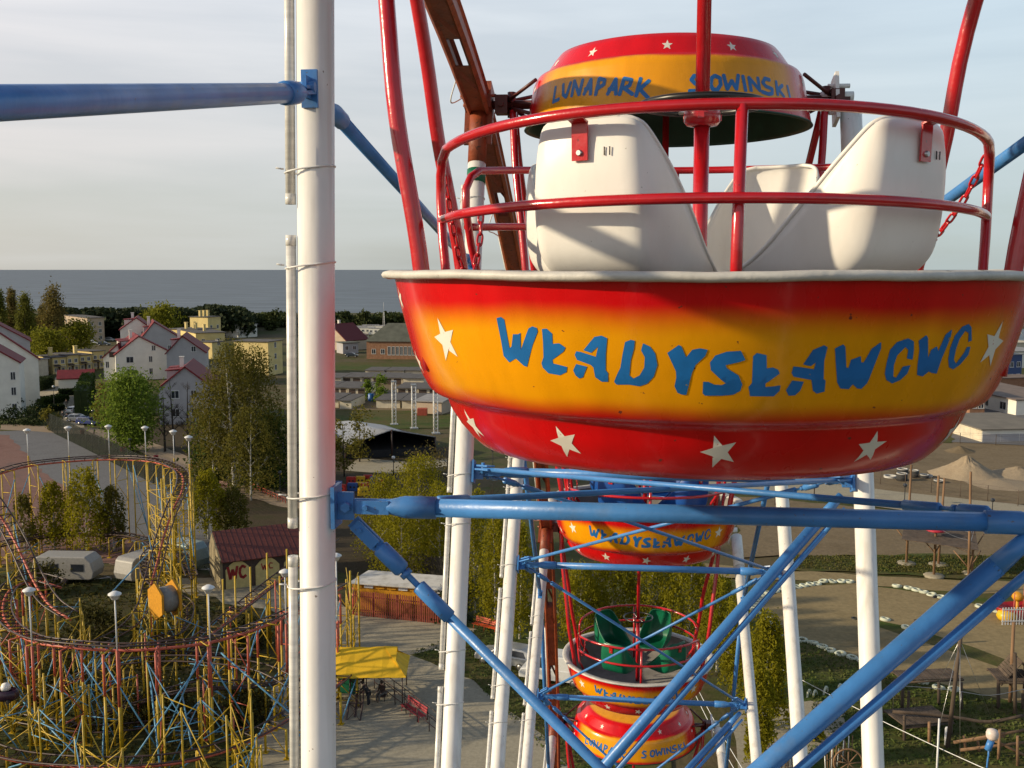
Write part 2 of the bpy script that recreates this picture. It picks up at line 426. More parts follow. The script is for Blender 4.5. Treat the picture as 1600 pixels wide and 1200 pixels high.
# ------------------------------------------------------------------ ground, water
def two_tone_ground(name, cols, s1=0.03, s2=0.35, rough=0.95, bump=0.35):
    m = bpy.data.materials.new(name); m.use_nodes = True
    nt = m.node_tree; b = nt.nodes['Principled BSDF']
    b.inputs['Roughness'].default_value = rough
    b.inputs['Specular IOR Level'].default_value = 0.15
    t = nt.nodes.new('ShaderNodeTexCoord')
    def noise(sc, d=6, ro=0.62):
        n = nt.nodes.new('ShaderNodeTexNoise')
        n.inputs['Scale'].default_value = sc; n.inputs['Detail'].default_value = d; n.inputs['Roughness'].default_value = ro
        nt.links.new(t.outputs['Object'], n.inputs['Vector'])
        return n
    n1, n2, n3 = noise(s1), noise(s2), noise(s2 * 9, 4)
    cr = nt.nodes.new('ShaderNodeValToRGB')
    els = cr.color_ramp.elements
    pos = np.linspace(0.32, 0.68, len(cols))
    els[0].position, els[0].color = pos[0], (*cols[0], 1)
    els[1].position, els[1].color = pos[-1], (*cols[-1], 1)
    for p, c in list(zip(pos, cols))[1:-1]:
        e = els.new(p); e.color = (*c, 1)
    ad = nt.nodes.new('ShaderNodeMix'); ad.inputs[0].default_value = 0.45
    nt.links.new(n1.outputs[0], ad.inputs[2]); nt.links.new(n2.outputs[0], ad.inputs[3])
    nt.links.new(ad.outputs[0], cr.inputs[0])
    mr = nt.nodes.new('ShaderNodeMapRange'); mr.inputs['To Min'].default_value = 0.6; mr.inputs['To Max'].default_value = 1.4
    nt.links.new(n3.outputs[0], mr.inputs['Value'])
    mu = nt.nodes.new('ShaderNodeMix'); mu.data_type = 'RGBA'; mu.blend_type = 'MULTIPLY'; mu.inputs[0].default_value = 1
    nt.links.new(cr.outputs[0], mu.inputs[6]); nt.links.new(mr.outputs[0], mu.inputs[7])
    nt.links.new(mu.outputs[2], b.inputs['Base Color'])
    bp = nt.nodes.new('ShaderNodeBump'); bp.inputs['Strength'].default_value = bump; bp.inputs['Distance'].default_value = 0.15
    nt.links.new(n3.outputs[0], bp.inputs['Height']); nt.links.new(bp.outputs[0], b.inputs['Normal'])
    return m
G_earth = two_tone_ground('scrub_ground', [(0.085, 0.066, 0.038), (0.055, 0.068, 0.016), (0.11, 0.083, 0.045), (0.07, 0.075, 0.020)])
G_grass = two_tone_ground('grass_ground', [(0.032, 0.060, 0.008), (0.055, 0.080, 0.014), (0.095, 0.080, 0.028), (0.04, 0.070, 0.010)], 0.06, 0.5)
G_dirt = two_tone_ground('dry_dirt', [(0.115, 0.084, 0.046), (0.19, 0.145, 0.088), (0.145, 0.106, 0.058)], 0.04, 0.3)
G_sand = two_tone_ground('packed_sand', [(0.195, 0.148, 0.072), (0.265, 0.205, 0.108), (0.225, 0.172, 0.086)], 0.05, 0.3, bump=0.2)
G_conc = two_tone_ground('concrete_paving', [(0.25, 0.222, 0.165), (0.33, 0.295, 0.22), (0.285, 0.255, 0.19)], 0.09, 0.6, bump=0.1)
G_asph = two_tone_ground('old_asphalt', [(0.12, 0.12, 0.125), (0.16, 0.16, 0.165), (0.14, 0.14, 0.145)], 0.05, 0.4, bump=0.1)
G_redcourt = two_tone_ground('red_court', [(0.16, 0.085, 0.07), (0.21, 0.12, 0.10), (0.14, 0.10, 0.09)], 0.05, 0.4, bump=0.1)
G_path = two_tone_ground('sandy_path', [(0.25, 0.185, 0.125), (0.30, 0.23, 0.16), (0.27, 0.20, 0.14)], 0.08, 0.5, bump=0.1)
G_soil = two_tone_ground('bare_soil', [(0.045, 0.034, 0.020), (0.065, 0.048, 0.028), (0.042, 0.046, 0.014)], 0.06, 0.5)
G_weedy = two_tone_ground('weedy_ground', [(0.035, 0.040, 0.010), (0.060, 0.050, 0.022), (0.045, 0.055, 0.012), (0.075, 0.060, 0.030)], 0.12, 0.8)

COAST = 640.0
def land():
    m = MB()
    # the land sheet, its coast a wavering line; it runs on to both sides and behind the wheel
    xs = np.linspace(-1500, 1500, 61)
    coast = [COAST + 14 * math.sin(x * 0.011) + 8 * math.sin(x * 0.037 + 1) - (0.10 * max(0, x + 40) if x < 600 else 64) for x in xs]
    vs, fs = [], []
    for x, c in zip(xs, coast):
        vs += [(x, -900, 0), (x, c, 0), (x, c + 9, -1.2)]
    for i in range(len(xs) - 1):
        a = i * 3
        fs += [(a, a + 3, a + 4, a + 1), (a + 1, a + 4, a + 5, a + 2)]
    m.add(vs, fs, True)
    tag(m.build('ground', G_earth), kind='structure')
land()
def sea():
    m = mat('sea_water', (0.115, 0.142, 0.168), 0.5, var=0.28, scale=0.05, spec=0.12, stretch=(0.25, 1, 1), detail=8, bump=0.0)
    nt = m.node_tree; b = nt.nodes['Principled BSDF']
    t = nt.nodes.new('ShaderNodeTexCoord'); mp_ = nt.nodes.new('ShaderNodeMapping'); mp_.inputs['Scale'].default_value = (0.8, 1, 1)
    nt.links.new(t.outputs['Object'], mp_.inputs[0])
    n = nt.nodes.new('ShaderNodeTexNoise'); n.inputs['Scale'].default_value = 0.09; n.inputs['Detail'].default_value = 6
    nt.links.new(mp_.outputs[0], n.inputs['Vector'])
    bp = nt.nodes.new('ShaderNodeBump'); bp.inputs['Strength'].default_value = 0.55; bp.inputs['Distance'].default_value = 1.0
    nt.links.new(n.outputs[0], bp.inputs['Height']); nt.links.new(bp.outputs[0], b.inputs['Normal'])
    w = MB(); w.add([(-60000, 500, -0.6), (60000, 500, -0.6), (60000, 70000, -0.6), (-60000, 70000, -0.6)], [(0, 1, 2, 3)])
    tag(w.build('sea', m), kind='structure')
sea()
_lvl = [0.02]
def sheet(name, pts, m, wobble=0.0):
    """a level sheet of ground, its outline given as directions from the eye"""
    z = _lvl[0]; _lvl[0] += 0.006
    q = [P(x, y, z) for x, y in pts]
    if wobble:
        o = []
        for i, a in enumerate(q):
            b = q[(i + 1) % len(q)]
            k = max(1, int((b - a).length / 2.0))
            for j in range(k):
                p = a.lerp(b, j / k)
                o.append(p + Vector((rng.uniform(-wobble, wobble), rng.uniform(-wobble, wobble), 0)))
        q = o
    tris = geometry.tessellate_polygon([q])
    me = MB().add(q, [tuple(t) for t in tris])
    return tag(me.build(name, m), kind='structure')
# left: park and courts
sheet('park_soil', [(100, 672), (330, 655), (560, 690), (720, 700), (720, 850), (560, 900), (330, 800)], G_soil, 0.6)
sheet('lawn', [(0, 640), (110, 645), (110, 672), (0, 690)], G_grass, 0.4)
sheet('lawn', [(100, 566), (160, 560), (160, 660), (150, 664), (128, 620), (96, 612)], G_grass, 0.3)
sheet('asphalt_court', [(-60, 676), (72, 671), (335, 800), (330, 880), (-60, 880)], G_asph)
sheet('red_court', [(-60, 676), (12, 680), (60, 730), (150, 800), (250, 880), (-60, 880)], G_redcourt, 0.3)
sheet('estate_road', [(86, 590), (140, 590), (128, 640), (132, 668), (100, 668), (96, 650), (100, 625), (60, 618), (60, 611), (86, 608)], G_conc)
sheet('park_path', [(0, 662), (150, 669), (240, 692), (360, 738), (450, 772), (560, 780), (700, 790), (700, 812), (540, 800), (440, 792), (340, 762), (225, 708), (140, 679), (0, 671)], G_path, 0.2)
sheet('park_path', [(560, 715), (640, 722), (700, 716), (700, 728), (610, 740), (540, 735)], G_conc, 0.2)
sheet('far_field', [(500, 566), (720, 566), (720, 583), (500, 583)], G_grass, 0.6)
sheet('garage_yard', [(500, 584), (760, 584), (760, 660), (500, 660)], G_dirt, 0.5)
sheet('garage_lawn', [(520, 640), (640, 642), (760, 650), (760, 668), (520, 672)], G_grass, 0.5)
# middle: paved fairground
sheet('concrete_yard', [(200, 905), (480, 900), (548, 955), (690, 972), (760, 985), (840, 1000), (950, 1200), (1010, 1330), (300, 1330), (420, 1100), (440, 960), (200, 925)], G_conc, 0.1)
sheet('lawn', [(640, 1022), (700, 1010), (760, 975), (880, 1000), (1040, 1130), (1060, 1260), (930, 1260), (850, 1150), (735, 1062)], G_grass, 0.25)
sheet('coaster_ground', [(-120, 890), (200, 905), (440, 960), (430, 1100), (330, 1330), (-200, 1330)], G_weedy, 0.4)
# right: wasteland, road, kart track
sheet('wasteland', [(1130, 690), (1620, 690), (1760, 760), (1760, 800), (1400, 775), (1130, 765)], G_dirt, 0.8)
sheet('concrete_road', [(1080, 738), (1190, 742), (1400, 768), (1760, 806), (1760, 830), (1500, 808), (1330, 787), (1190, 772), (1080, 768)], G_conc, 0.15)
sheet('gravel_field', [(1150, 775), (1330, 790), (1500, 812), (1760, 835), (1760, 872), (1420, 868), (1150, 870)], G_dirt, 0.5)
sheet('lawn', [(1215, 868), (1420, 866), (1760, 872), (1760, 905), (1500, 902), (1230, 890)], G_grass, 0.5)
sheet('dirt_track', [(1100, 880), (1240, 892), (1500, 906), (1760, 912), (1760, 935), (1480, 925), (1240, 905), (1100, 903)], G_sand, 0.3)
sheet('lawn', [(1120, 905), (1260, 906), (1480, 925), (1760, 940), (1800, 1260), (1150, 1260), (1140, 1000)], G_grass, 0.4)
sheet('kart_track', [(1188, 945), (1205, 928), (1250, 916), (1330, 912), (1400, 920), (1460, 931), (1540, 948), (1640, 965), (1800, 1000), (1800, 1110), (1600, 1100), (1540, 1085), (1480, 1070), (1390, 1050), (1330, 1027), (1260, 1000), (1215, 975)], G_sand, 0.12)
sheet('track_island', [(1330, 964), (1345, 964), (1420, 980), (1520, 1010), (1580, 1035), (1560, 1042), (1480, 1015), (1400, 988)], G_grass, 0.15)
sheet('playground_sand', [(1150, 1110), (1260, 1095), (1320, 1100), (1330, 1150), (1260, 1200), (1150, 1220)], G_conc, 0.3)
sheet('quay', [(1480, 585), (1700, 585), (1700, 700), (1480, 690)], G_asph)
sheet('harbour_water', [(1540, 514), (1700, 514), (1700, 549), (1540, 549)], MATS['sea_water'])
sheet('shore_lawn', [(1130, 660), (1490, 660), (1490, 692), (1130, 692)], G_grass, 0.6)
sheet('beach', [(380, 499), (700, 498), (700, 503), (380, 505)], G_path, 1.0)
# ------------------------------------------------------------------ the big wheel
WX, WY, HUBZ = 0.229, 3.523, EYE - 11.217
RT, RU, RI, HALF, STEP = 13.03, 11.82, 10.38, 1.3, R(18)
wheel = thing('ferris_wheel', 'tall ferris wheel of white tube spokes with blue bracing, filling the foreground', 'ferris wheel', (WX, WY, HUBZ))
def W(side, k, r, dx=0.0, da=0.0):
    a = (k - 1) * STEP + da
    if k == 1 and side < 0: dx += 0.014 + 0.0172 * (r - 12.3)          # this spoke stands a touch out of true
    return Vector((side * HALF + dx, r * math.sin(a), r * math.cos(a)))
def wdir(k):
    a = (k - 1) * STEP
    return Vector((0, math.sin(a), math.cos(a))), Vector((0, math.cos(a), -math.sin(a)))
R_IN = 2.0
SPOKES = range(0, 8)
for k in SPOKES:
    for s in (-1, 1):
        m = MB()
        top = RT - (0.42 if s < 0 else 0.1)
        m.tube([W(s, k, R_IN), W(s, k, 7.0), W(s, k, top)], 0.064, 20)
        sp = m.build('spoke', M_white, wheel)
        rad, tan = wdir(k)
        if s < 0:
            c = MB()
            c.tube([W(s, k, RT - 0.45), W(s, k, RT - 0.02)], 0.066, 16)
            F = Matrix((Vector((1, 0, 0)), tan, rad)).transposed()
            c.box(W(s, k, RT + 0.04), (0.19, 0.20, 0.20), M=F)
            c.box(W(s, k, RT - 0.13), (0.20, 0.03, 0.34), M=F)
            c.box(W(s, k, RT + 0.16), (0.02, 0.24, 0.14), M=F)
            for dy in (-0.07, 0.07):
                c.tube([W(s, k, RT + 0.04, -0.13, dy / RT), W(s, k, RT + 0.04, 0.13, dy / RT)], 0.012, 6)
            c.build('spoke_head', M_brown, sp)
            if k == 2:
                MB().tube([W(s, k, RT - 0.60), W(s, k, RT - 0.50)], 0.068, 16).build('green_tape', mat('green_tape', (0.0, 0.13, 0.06), 0.5), sp)
        else:
            c = MB()
            F = Matrix((Vector((1, 0, 0)), tan, rad)).transposed()
            c.tube([W(s, k, RT - 0.62), W(s, k, RT - 0.10)], 0.074, 16)
            c.box(W(s, k, RT, -0.10), (0.025, 0.16, 0.34), M=F)
            c.tube([W(s, k, RT + 0.02, -0.2), W(s, k, RT + 0.02, 0.02)], 0.035, 12)
            for dz in (-0.1, 0.1):
                c.tube([W(s, k, RT + dz, -0.15), W(s, k, RT + dz, 0.0)], 0.016, 6)
            c.build('spoke_head', M_white, sp)
        if s < 0 and 1 <= k <= 5:                       # light tubes clipped along the outer side
            r0 = {1: RT - 1.985}.get(k, RT - 0.62)
            L, gap = 1.035, 0.105
            rr = r0 if k > 1 else RT - 0.555
            n_t = 0
            while rr - L > 5.0:
                off = tan * -0.02
                a, b = W(s, k, rr, -0.084) + off, W(s, k, rr - L, -0.084) + off
                t = MB()
                t.tube([a, a.lerp(b, 0.5), b], 0.0175, 12)
                t.tube([a, a.lerp(b, 0.035)], 0.0185, 12); t.tube([a.lerp(b, 0.965), b], 0.0185, 12)
                t.build('light_tube', M_tubelight, sp)
                for f in (0.10, 0.885):
                    q = MB()
                    c0 = a.lerp(b, f)
                    ctr = W(s, k, rr - L * f)
                    pts = []
                    for i in range(20):
                        g = 2 * math.pi * i / 20
                        # loop round spoke and tube together
                        x = math.cos(g) * (0.088 if math.cos(g) < 0 else 0.066) - 0.020 * (math.cos(g) < 0)
                        pts.append(ctr + Vector((x, 0, 0)) + tan * (math.sin(g) * 0.067) + rad * (0.012 * math.cos(g)))
                    q.tube(pts, 0.0035, 5, closed=True)
                    q.tube([c0 + Vector((-0.02, 0, 0)) - tan * 0.01, c0 + Vector((-0.045, 0.0, 0.004)) - tan * 0.02], 0.003, 4)
                    q.build('cable_tie', M_tie, sp)
                rr -= L + gap; n_t += 1
# hub and main axle
h = MB()
for s in (-1, 1):
    h.lathe([(0.0, -0.09), (0.5, -0.09), (2.15, -0.05), (2.15, 0.05), (0.5, 0.09), (0, 0.09)], 40, (s * HALF, 0, 0), M=Matrix.Rotation(R(90), 3, 'Y'))
h.tube([(-2.4, 0, 0), (2.4, 0, 0)], 0.28, 20)
h.build('hub', M_white, wheel)

def clevis(m, p, d, size=1.0, side=Vector((1, 0, 0))):
    """flattened fork at p pointing along d"""
    d = d.normalized(); w = d.cross(side)
    if w.length < 0.1: w = d.cross(Vector((0, 0, 1)))
    w.normalize(); u = w.cross(d)
    F = Matrix((d, u, w)).transposed()
    m.box(p + d * 0.09 * size, (0.22 * size, 0.085 * size, 0.012), M=F)
    m.box(p + d * 0.09 * size + w * 0.03 * size, (0.18 * size, 0.075 * size, 0.010), M=F)
    m.tube([p + d * 0.05 * size - w * 0.035 * size, p + d * 0.05 * size + w * 0.055 * size], 0.016 * size, 6)
    return F
def bar(name, a, b, r, sleeve=0.26, end=True, pad=0.08):
    """pipe with flattened, sleeved ends bolted to node plates"""
    d = (b - a).normalized()
    a2, b2 = a + d * pad, b - d * pad
    m = MB()
    m.tube([a2 + d * 0.2, a2.lerp(b2, 0.5), b2 - d * 0.2], r, 14)
    if end:
        for p, q in ((a2, d), (b2, -d)):
            m.tube([p + q * 0.06, p + q * 0.10, p + q * 0.15, p + q * sleeve, p + q * (sleeve + 0.004)], [r * 0.55, r * 0.85, r * 1.22, r * 1.22, r], 14)
            clevis(m, p - q * 0.02, q, 0.62 * r / 0.032)
    else:
        m.tube([a2, a2 + d * 0.21], [r * 0.7, r], 12); m.tube([b2, b2 - d * 0.21], [r * 0.7, r], 12)
    return m.build(name, M_blue, wheel)
def tie_rod(a, b, r, t0=0.16, both=False, name='tie_rod'):
    """thin rod with a turnbuckle near its first end"""
    d = (b - a).normalized(); L = (b - a).length
    m = MB()
    a2, b2 = a + d * 0.08, b - d * 0.08
    m.tube([a2, a2 + d * (t0 + 0.34)], r * 0.6, 8)
    m.tube([a2 + d * (t0 + 0.32), b2], r, 10)
    clevis(m, a2 - d * 0.03, d, 0.6); clevis(m, b2 + d * 0.03, -d, 0.8)
    o = m.build(name, M_blue, wheel)
    t = MB()
    p = a2 + d * t0
    t.tube([p, p + d * 0.01, p + d * 0.115, p + d * 0.125], [r * 1.0, r * 1.6, r * 1.6, r * 1.2], 14)
    t.tube([p + d * 0.13, p + d * 0.15], r * 1.2, 6)
    t.tube([p + d * 0.20, p + d * 0.205, p + d * 0.36, p + d * 0.365], [r * .9, r * 1.4, r * 1.4, r], 10)
    t.build('turnbuckle', M_blue, o)
    return o
NODE = MB()
plates = {}
for k in SPOKES:
    for s in (-1, 1):
        rad, tan = wdir(k)
        for rr in (RI, RU):
            m = MB()
            F = Matrix((Vector((1, 0, 0)), tan, rad)).transposed()
            if rr == RI:
                m.box(W(s, k, rr, -s * 0.070), (0.014, 0.10, 0.15), M=F)
                m.box(W(s, k, rr, -s * 0.10), (0.07, 0.014, 0.10), M=F)
                m.tube([W(s, k, rr, -s * 0.11) - tan * 0.035, W(s, k, rr, -s * 0.11) + tan * 0.035], 0.018, 6)
            else:
                for g in (-1, 1):
                    c = W(s, k, rr) + tan * (g * 0.066)
                    m.box(c, (0.055, 0.014, 0.125), M=F)
                    m.box(c + tan * (g * 0.03), (0.014, 0.06, 0.07), M=F)
                    m.tube([c + tan * (g * 0.035) + Vector((-0.03, 0, 0)), c + tan * (g * 0.035) + Vector((0.03, 0, 0))], 0.018, 6)
                    m.build('node_plate', M_blue, wheel); m = MB()
                continue
            m.build('node_plate', M_blue, wheel)
DX = 0.09
for k in range(0, 7):
    bar('cross_bar', W(-1, k, RI, DX), W(1, k, RI, -DX + (.10 if k == 1 else 0)), 0.031 if k != 1 else 0.033)
    # rim chords between neighbouring spokes, both sides
    for s in (-1, 1):
        bar('rim_chord', W(s, k, RU - (0.062 if k == 0 else 0)), W(s, k + 1, RU), 0.031 if k < 1 else 0.027, end=(k < 2), sleeve=0.25)
    # level wind bracing between the pairs
    if k == 0: continue
    tie_rod(W(-1, k, RI, DX + .02), W(1, k + 1, RI, -DX), 0.0145)
    tie_rod(W(1, k, RI, -DX - .02) + Vector((0, 0, 0.02)), W(-1, k + 1, RI, DX) + Vector((0, 0, 0.02)), 0.0145)
    # diagonals inside each pair: a doubled pipe from the right node, a lighter pipe from the left one
    if k not in (1, 2, 4, 6): continue
    rad, tan = wdir(k)
    lo = RI - (2.45 if k == 1 else 2.85)
    a, b = W(1, k, RI + (0.05 if k == 1 else -0.04), -DX), W(-1, k, lo, DX)
    bar('diagonal_pipe', a, b, 0.036, end=False)
    off = rad * (-0.105 if k == 1 else -0.085) + Vector((0.02, 0, 0))
    bar('diagonal_tie', a + off, b + off, 0.0185, end=False)
    if k % 2 == 1:
        tie_rod(W(-1, k, RI - 0.04, DX) + tan * 0.05, W(1, k, lo, -DX) + tan * 0.05, 0.020, 0.09, name='diagonal_tie')
# outer ladder girders (left side only), with their own light tubes
for k in range(0, 6):
    a, b = W(-1, k, RT), W(-1, k + 1, RT)
    d = (b - a).normalized(); L = (b - a).length
    rad = ((a + b) / 2); rad = Vector((0, rad.y, rad.z)).normalized()
    X = Vector((1, 0, 0))
    F = Matrix((d, X, rad)).transposed()
    m = MB()
    N = 10
    def at(t, dx, dr): return a.lerp(b, t) + X * dx + rad * (dr + 0.16 * (1 - (2 * t - 1) ** 2) * 0.6)
    for dx in (-0.062, 0.062):
        for dr, w in ((0.062, 0.022), (-0.062, 0.022)):
            m.tube([at(i / N, dx, dr) for i in range(N + 1)], w, 4, smooth=False)
    for i in range(N):                                # side webs and gussets
        t0, t1 = i / N, (i + 1) / N
        for dx in (-0.062, 0.062):
            e = 0.006 * (1 if dx > 0 else -1)
            q4 = [at(t0, dx, 0.062), at(t1, dx, 0.062), at(t1, dx, -0.062), at(t0, dx, -0.062)]
            m.add(q4 + [p + X * e for p in q4], [(0, 1, 2, 3), (7, 6, 5, 4), (0, 4, 5, 1), (2, 6, 7, 3)])
        m.tube([at(t0, -0.06, 0.062 * (1 if i % 2 else -1)), at(t1, 0.06, 0.062 * (1 if i % 2 else -1))], 0.020, 4, smooth=False)
        if i not in (3, 7): m.slab([at(t0, -0.062, -0.060), at(t1, -0.062, -0.060), at(t1, 0.062, -0.060), at(t0, 0.062, -0.060)], 0.006)
        if i % 3 == 1: m.box(at(t0, 0, 0), (0.012, 0.124, 0.124), M=F)
    g = m.build('rim_girder', M_brown, wheel)
    if 0 <= k <= 5:
        q = MB()
        q.tube([at(t, -0.088, 0.0) for t in (0.10, 0.25, 0.4)], 0.019, 10)
        q.tube([at(t, -0.088, 0.0) for t in (0.52, 0.7, 0.88)], 0.019, 10)
        q.build('light_tube', M_tubelight, g)
        w_ = MB()
        w_.tube(catmull([at(0.4, -0.088, 0), at(0.44, -0.15, -0.1), at(0.49, -0.13, -0.03), at(0.52, -0.088, 0.0)], 0.03), 0.005, 5)
        w_.tube(catmull([at(0.88, -0.088, 0), at(0.93, -0.16, -0.09), at(0.99, -0.1, 0.05)], 0.03), 0.005, 5)
        w_.build('cable', M_tie, g)

# ------------------------------------------------------------------ gondolas
RIMZ = -1.82                                            # rim of the tub below the axle
def paint_mat(name, kind):
    """airbrushed red / orange tub or canopy paint, a function of height and of the angle round the shell"""
    m = bpy.data.materials.new(name); m.use_nodes = True
    nt = m.node_tree; b = nt.nodes['Principled BSDF']
    b.inputs['Roughness'].default_value = 0.26
    b.inputs['Coat Weight'].default_value = 0.22; b.inputs['Coat Roughness'].default_value = 0.1
    b.inputs['Specular IOR Level'].default_value = 0.35
    L = nt.links.new
    t = nt.nodes.new('ShaderNodeTexCoord'); s = nt.nodes.new('ShaderNodeSeparateXYZ')
    L(t.outputs['Object'], s.inputs[0])
    def math_(op, a, b_=None):
        n = nt.nodes.new('ShaderNodeMath'); n.operation = op
        for i, q in enumerate((a, b_)):
            if q is None: continue
            if isinstance(q, (int, float)): n.inputs[i].default_value = q
            else: L(q, n.inputs[i])
        return n.outputs[0]
    def ramp(v, a, c):
        n = nt.nodes.new('ShaderNodeMapRange'); n.interpolation_type = 'SMOOTHSTEP'
        n.inputs['From Min'].default_value = a; n.inputs['From Max'].default_value = c
        L(v, n.inputs['Value']); return n.outputs[0]
    nz_ = nt.nodes.new('ShaderNodeTexNoise'); nz_.inputs['Scale'].default_value = 2.6; nz_.inputs['Detail'].default_value = 3
    L(t.outputs['Object'], nz_.inputs['Vector'])
    wob = math_('MULTIPLY', math_('SUBTRACT', nz_.outputs[0], 0.5), 0.05)
    z = math_('ADD', s.outputs[2], wob)
    r = math_('SQRT', math_('ADD', math_('MULTIPLY', s.outputs[0], s.outputs[0]), math_('MULTIPLY', s.outputs[1], s.outputs[1])))
    c0 = R(-3.5)
    dot = math_('SUBTRACT', math_('MULTIPLY', s.outputs[0], math.sin(c0)), math_('MULTIPLY', s.outputs[1], math.cos(c0)))
    ca = math_('ABSOLUTE', math_('DIVIDE', dot, r))
    ca = math_('ADD', ca, math_('MULTIPLY', wob, 0.8))
    side = ramp(ca, 0.42, 0.64)
    if kind == 'tub':
        f = math_('MULTIPLY', math_('MULTIPLY', ramp(z, RIMZ - 0.072, RIMZ - 0.165), ramp(z, RIMZ - 0.388, RIMZ - 0.322)), side)
    else:
        f = math_('MULTIPLY', math_('MULTIPLY', ramp(z, -0.180, -0.135), ramp(z, 0.160, 0.135)), side)
        f = math_('MAXIMUM', f, ramp(s.outputs[2], 0.315, 0.328))
    mx = nt.nodes.new('ShaderNodeMix'); mx.data_type = 'RGBA'
    mx.inputs[6].default_value = (0.62, 0.002, 0.005, 1); mx.inputs[7].default_value = (0.84, 0.34, 0.001, 1)
    L(f, mx.inputs[0])
    # weathering: slight chalking and fine scratches
    n2 = nt.nodes.new('ShaderNodeTexNoise'); n2.inputs['Scale'].default_value = 9; n2.inputs['Detail'].default_value = 8
    mp_ = nt.nodes.new('ShaderNodeMapping'); mp_.inputs['Scale'].default_value = (1, 1, 0.35)
    L(t.outputs['Object'], mp_.inputs[0]); L(mp_.outputs[0], n2.inputs['Vector'])
    mr0 = nt.nodes.new('ShaderNodeMapRange'); mr0.inputs['To Min'].default_value = 0.86; mr0.inputs['To Max'].default_value = 1.08
    L(n2.outputs[0], mr0.inputs['Value'])
    n4 = nt.nodes.new('ShaderNodeTexNoise'); n4.inputs['Scale'].default_value = 11; n4.inputs['Detail'].default_value = 5
    mp4 = nt.nodes.new('ShaderNodeMapping'); mp4.inputs['Scale'].default_value = (1, 1, 0.06)      # rain streaks and mould seams
    L(t.outputs['Object'], mp4.inputs[0]); L(mp4.outputs[0], n4.inputs['Vector'])
    mr1 = nt.nodes.new('ShaderNodeMapRange'); mr1.inputs['From Min'].default_value = 0.35; mr1.inputs['From Max'].default_value = 0.7; mr1.inputs['To Min'].default_value = 1.03; mr1.inputs['To Max'].default_value = 0.90
    L(n4.outputs[0], mr1.inputs['Value'])
    mr = nt.nodes.new('ShaderNodeMath'); mr.operation = 'MULTIPLY'
    L(mr0.outputs[0], mr.inputs[0]); L(mr1.outputs[0], mr.inputs[1])
    mu = nt.nodes.new('ShaderNodeMix'); mu.data_type = 'RGBA'; mu.blend_type = 'MULTIPLY'; mu.inputs[0].default_value = 1
    L(mx.outputs[2], mu.inputs[6]); L(mr.outputs[0], mu.inputs[7])
    L(mu.outputs[2], b.inputs['Base Color'])
    rr = nt.nodes.new('ShaderNodeMapRange'); rr.inputs['To Min'].default_value = 0.16; rr.inputs['To Max'].default_value = 0.40
    L(n2.outputs[0], rr.inputs['Value']); L(rr.outputs[0], b.inputs['Roughness'])
    n3 = nt.nodes.new('ShaderNodeTexNoise'); n3.inputs['Scale'].default_value = 3.5; n3.inputs['Detail'].default_value = 3
    L(t.outputs['Object'], n3.inputs['Vector'])
    bp = nt.nodes.new('ShaderNodeBump'); bp.inputs['Strength'].default_value = 0.25; bp.inputs['Distance'].default_value = 0.02
    L(n3.outputs[0], bp.inputs['Height']); L(bp.outputs[0], b.inputs['Normal']); L(bp.outputs[0], b.inputs['Coat Normal'])
    return chipped(m, (0.16, 0.03, 0.02), 45, 0.735, 0.015)
M_tub, M_can = paint_mat('tub_airbrush_paint', 'tub'), paint_mat('canopy_airbrush_paint', 'canopy')
M_text = chipped(mat('blue_lettering_paint', (0.012, 0.145, 0.43), 0.35, var=0.14, scale=8), (0.25, 0.2, 0.1), 40, 0.73, 0.02)
M_star = chipped(mat('white_star_paint', (0.72, 0.68, 0.60), 0.5, var=0.08), (0.5, 0.2, 0.15), 60, 0.70, 0.03)
M_rim = chipped(mat('white_rim', (0.56, 0.54, 0.50), 0.55, var=0.10, scale=10, bump=0.25, bscale=18), (0.30, 0.25, 0.20), 30, 0.69, 0.05)
M_seat = chipped(mat('white_fibreglass', (0.82, 0.80, 0.76), 0.38, c2=(0.70, 0.67, 0.62), scale=3.5, thr=(0.45, 0.80), bump=0.14, bscale=7, rvar=0.12, stretch=(1, 1, 0.5)), (0.35, 0.32, 0.28), 50, 0.73, 0.04)
M_seatblue = mat('blue_fibreglass', (0.010, 0.07, 0.30), 0.3, var=0.1)
M_seatgreen = mat('green_fibreglass', (0.006, 0.13, 0.065), 0.3, var=0.12)
M_num = mat('black_numerals', (0.02, 0.02, 0.02), 0.5)
HULL = [(1.014, -.016), (1.00, -.09), (.955, -.2615), (.925, -.335), (.905, -.372), (.893, -.384), (.880, -.388), (.852, -.402), (.844, -.412), (.832, -.445), (.80, -.495), (.765, -.535), (.742, -.557), (.70, -.563)]
CAN = [(.995, -.185), (.965, -.04), (.938, .095), (.925, .13), (.905, .155), (.862, .167), (.855, .175), (.785, .275), (.755, .31), (.70, .325), (.45, .35), (0.06, .37)]
def onshell(prof, az, z, out=0.0):
    zs = [p[1] for p in prof]; rs = [p[0] for p in prof]
    o = np.argsort(zs)
    r = float(np.interp(z, np.array(zs)[o], np.array(rs)[o])) + out
    return Vector((r * math.sin(R(az)), -r * math.cos(R(az)), z))
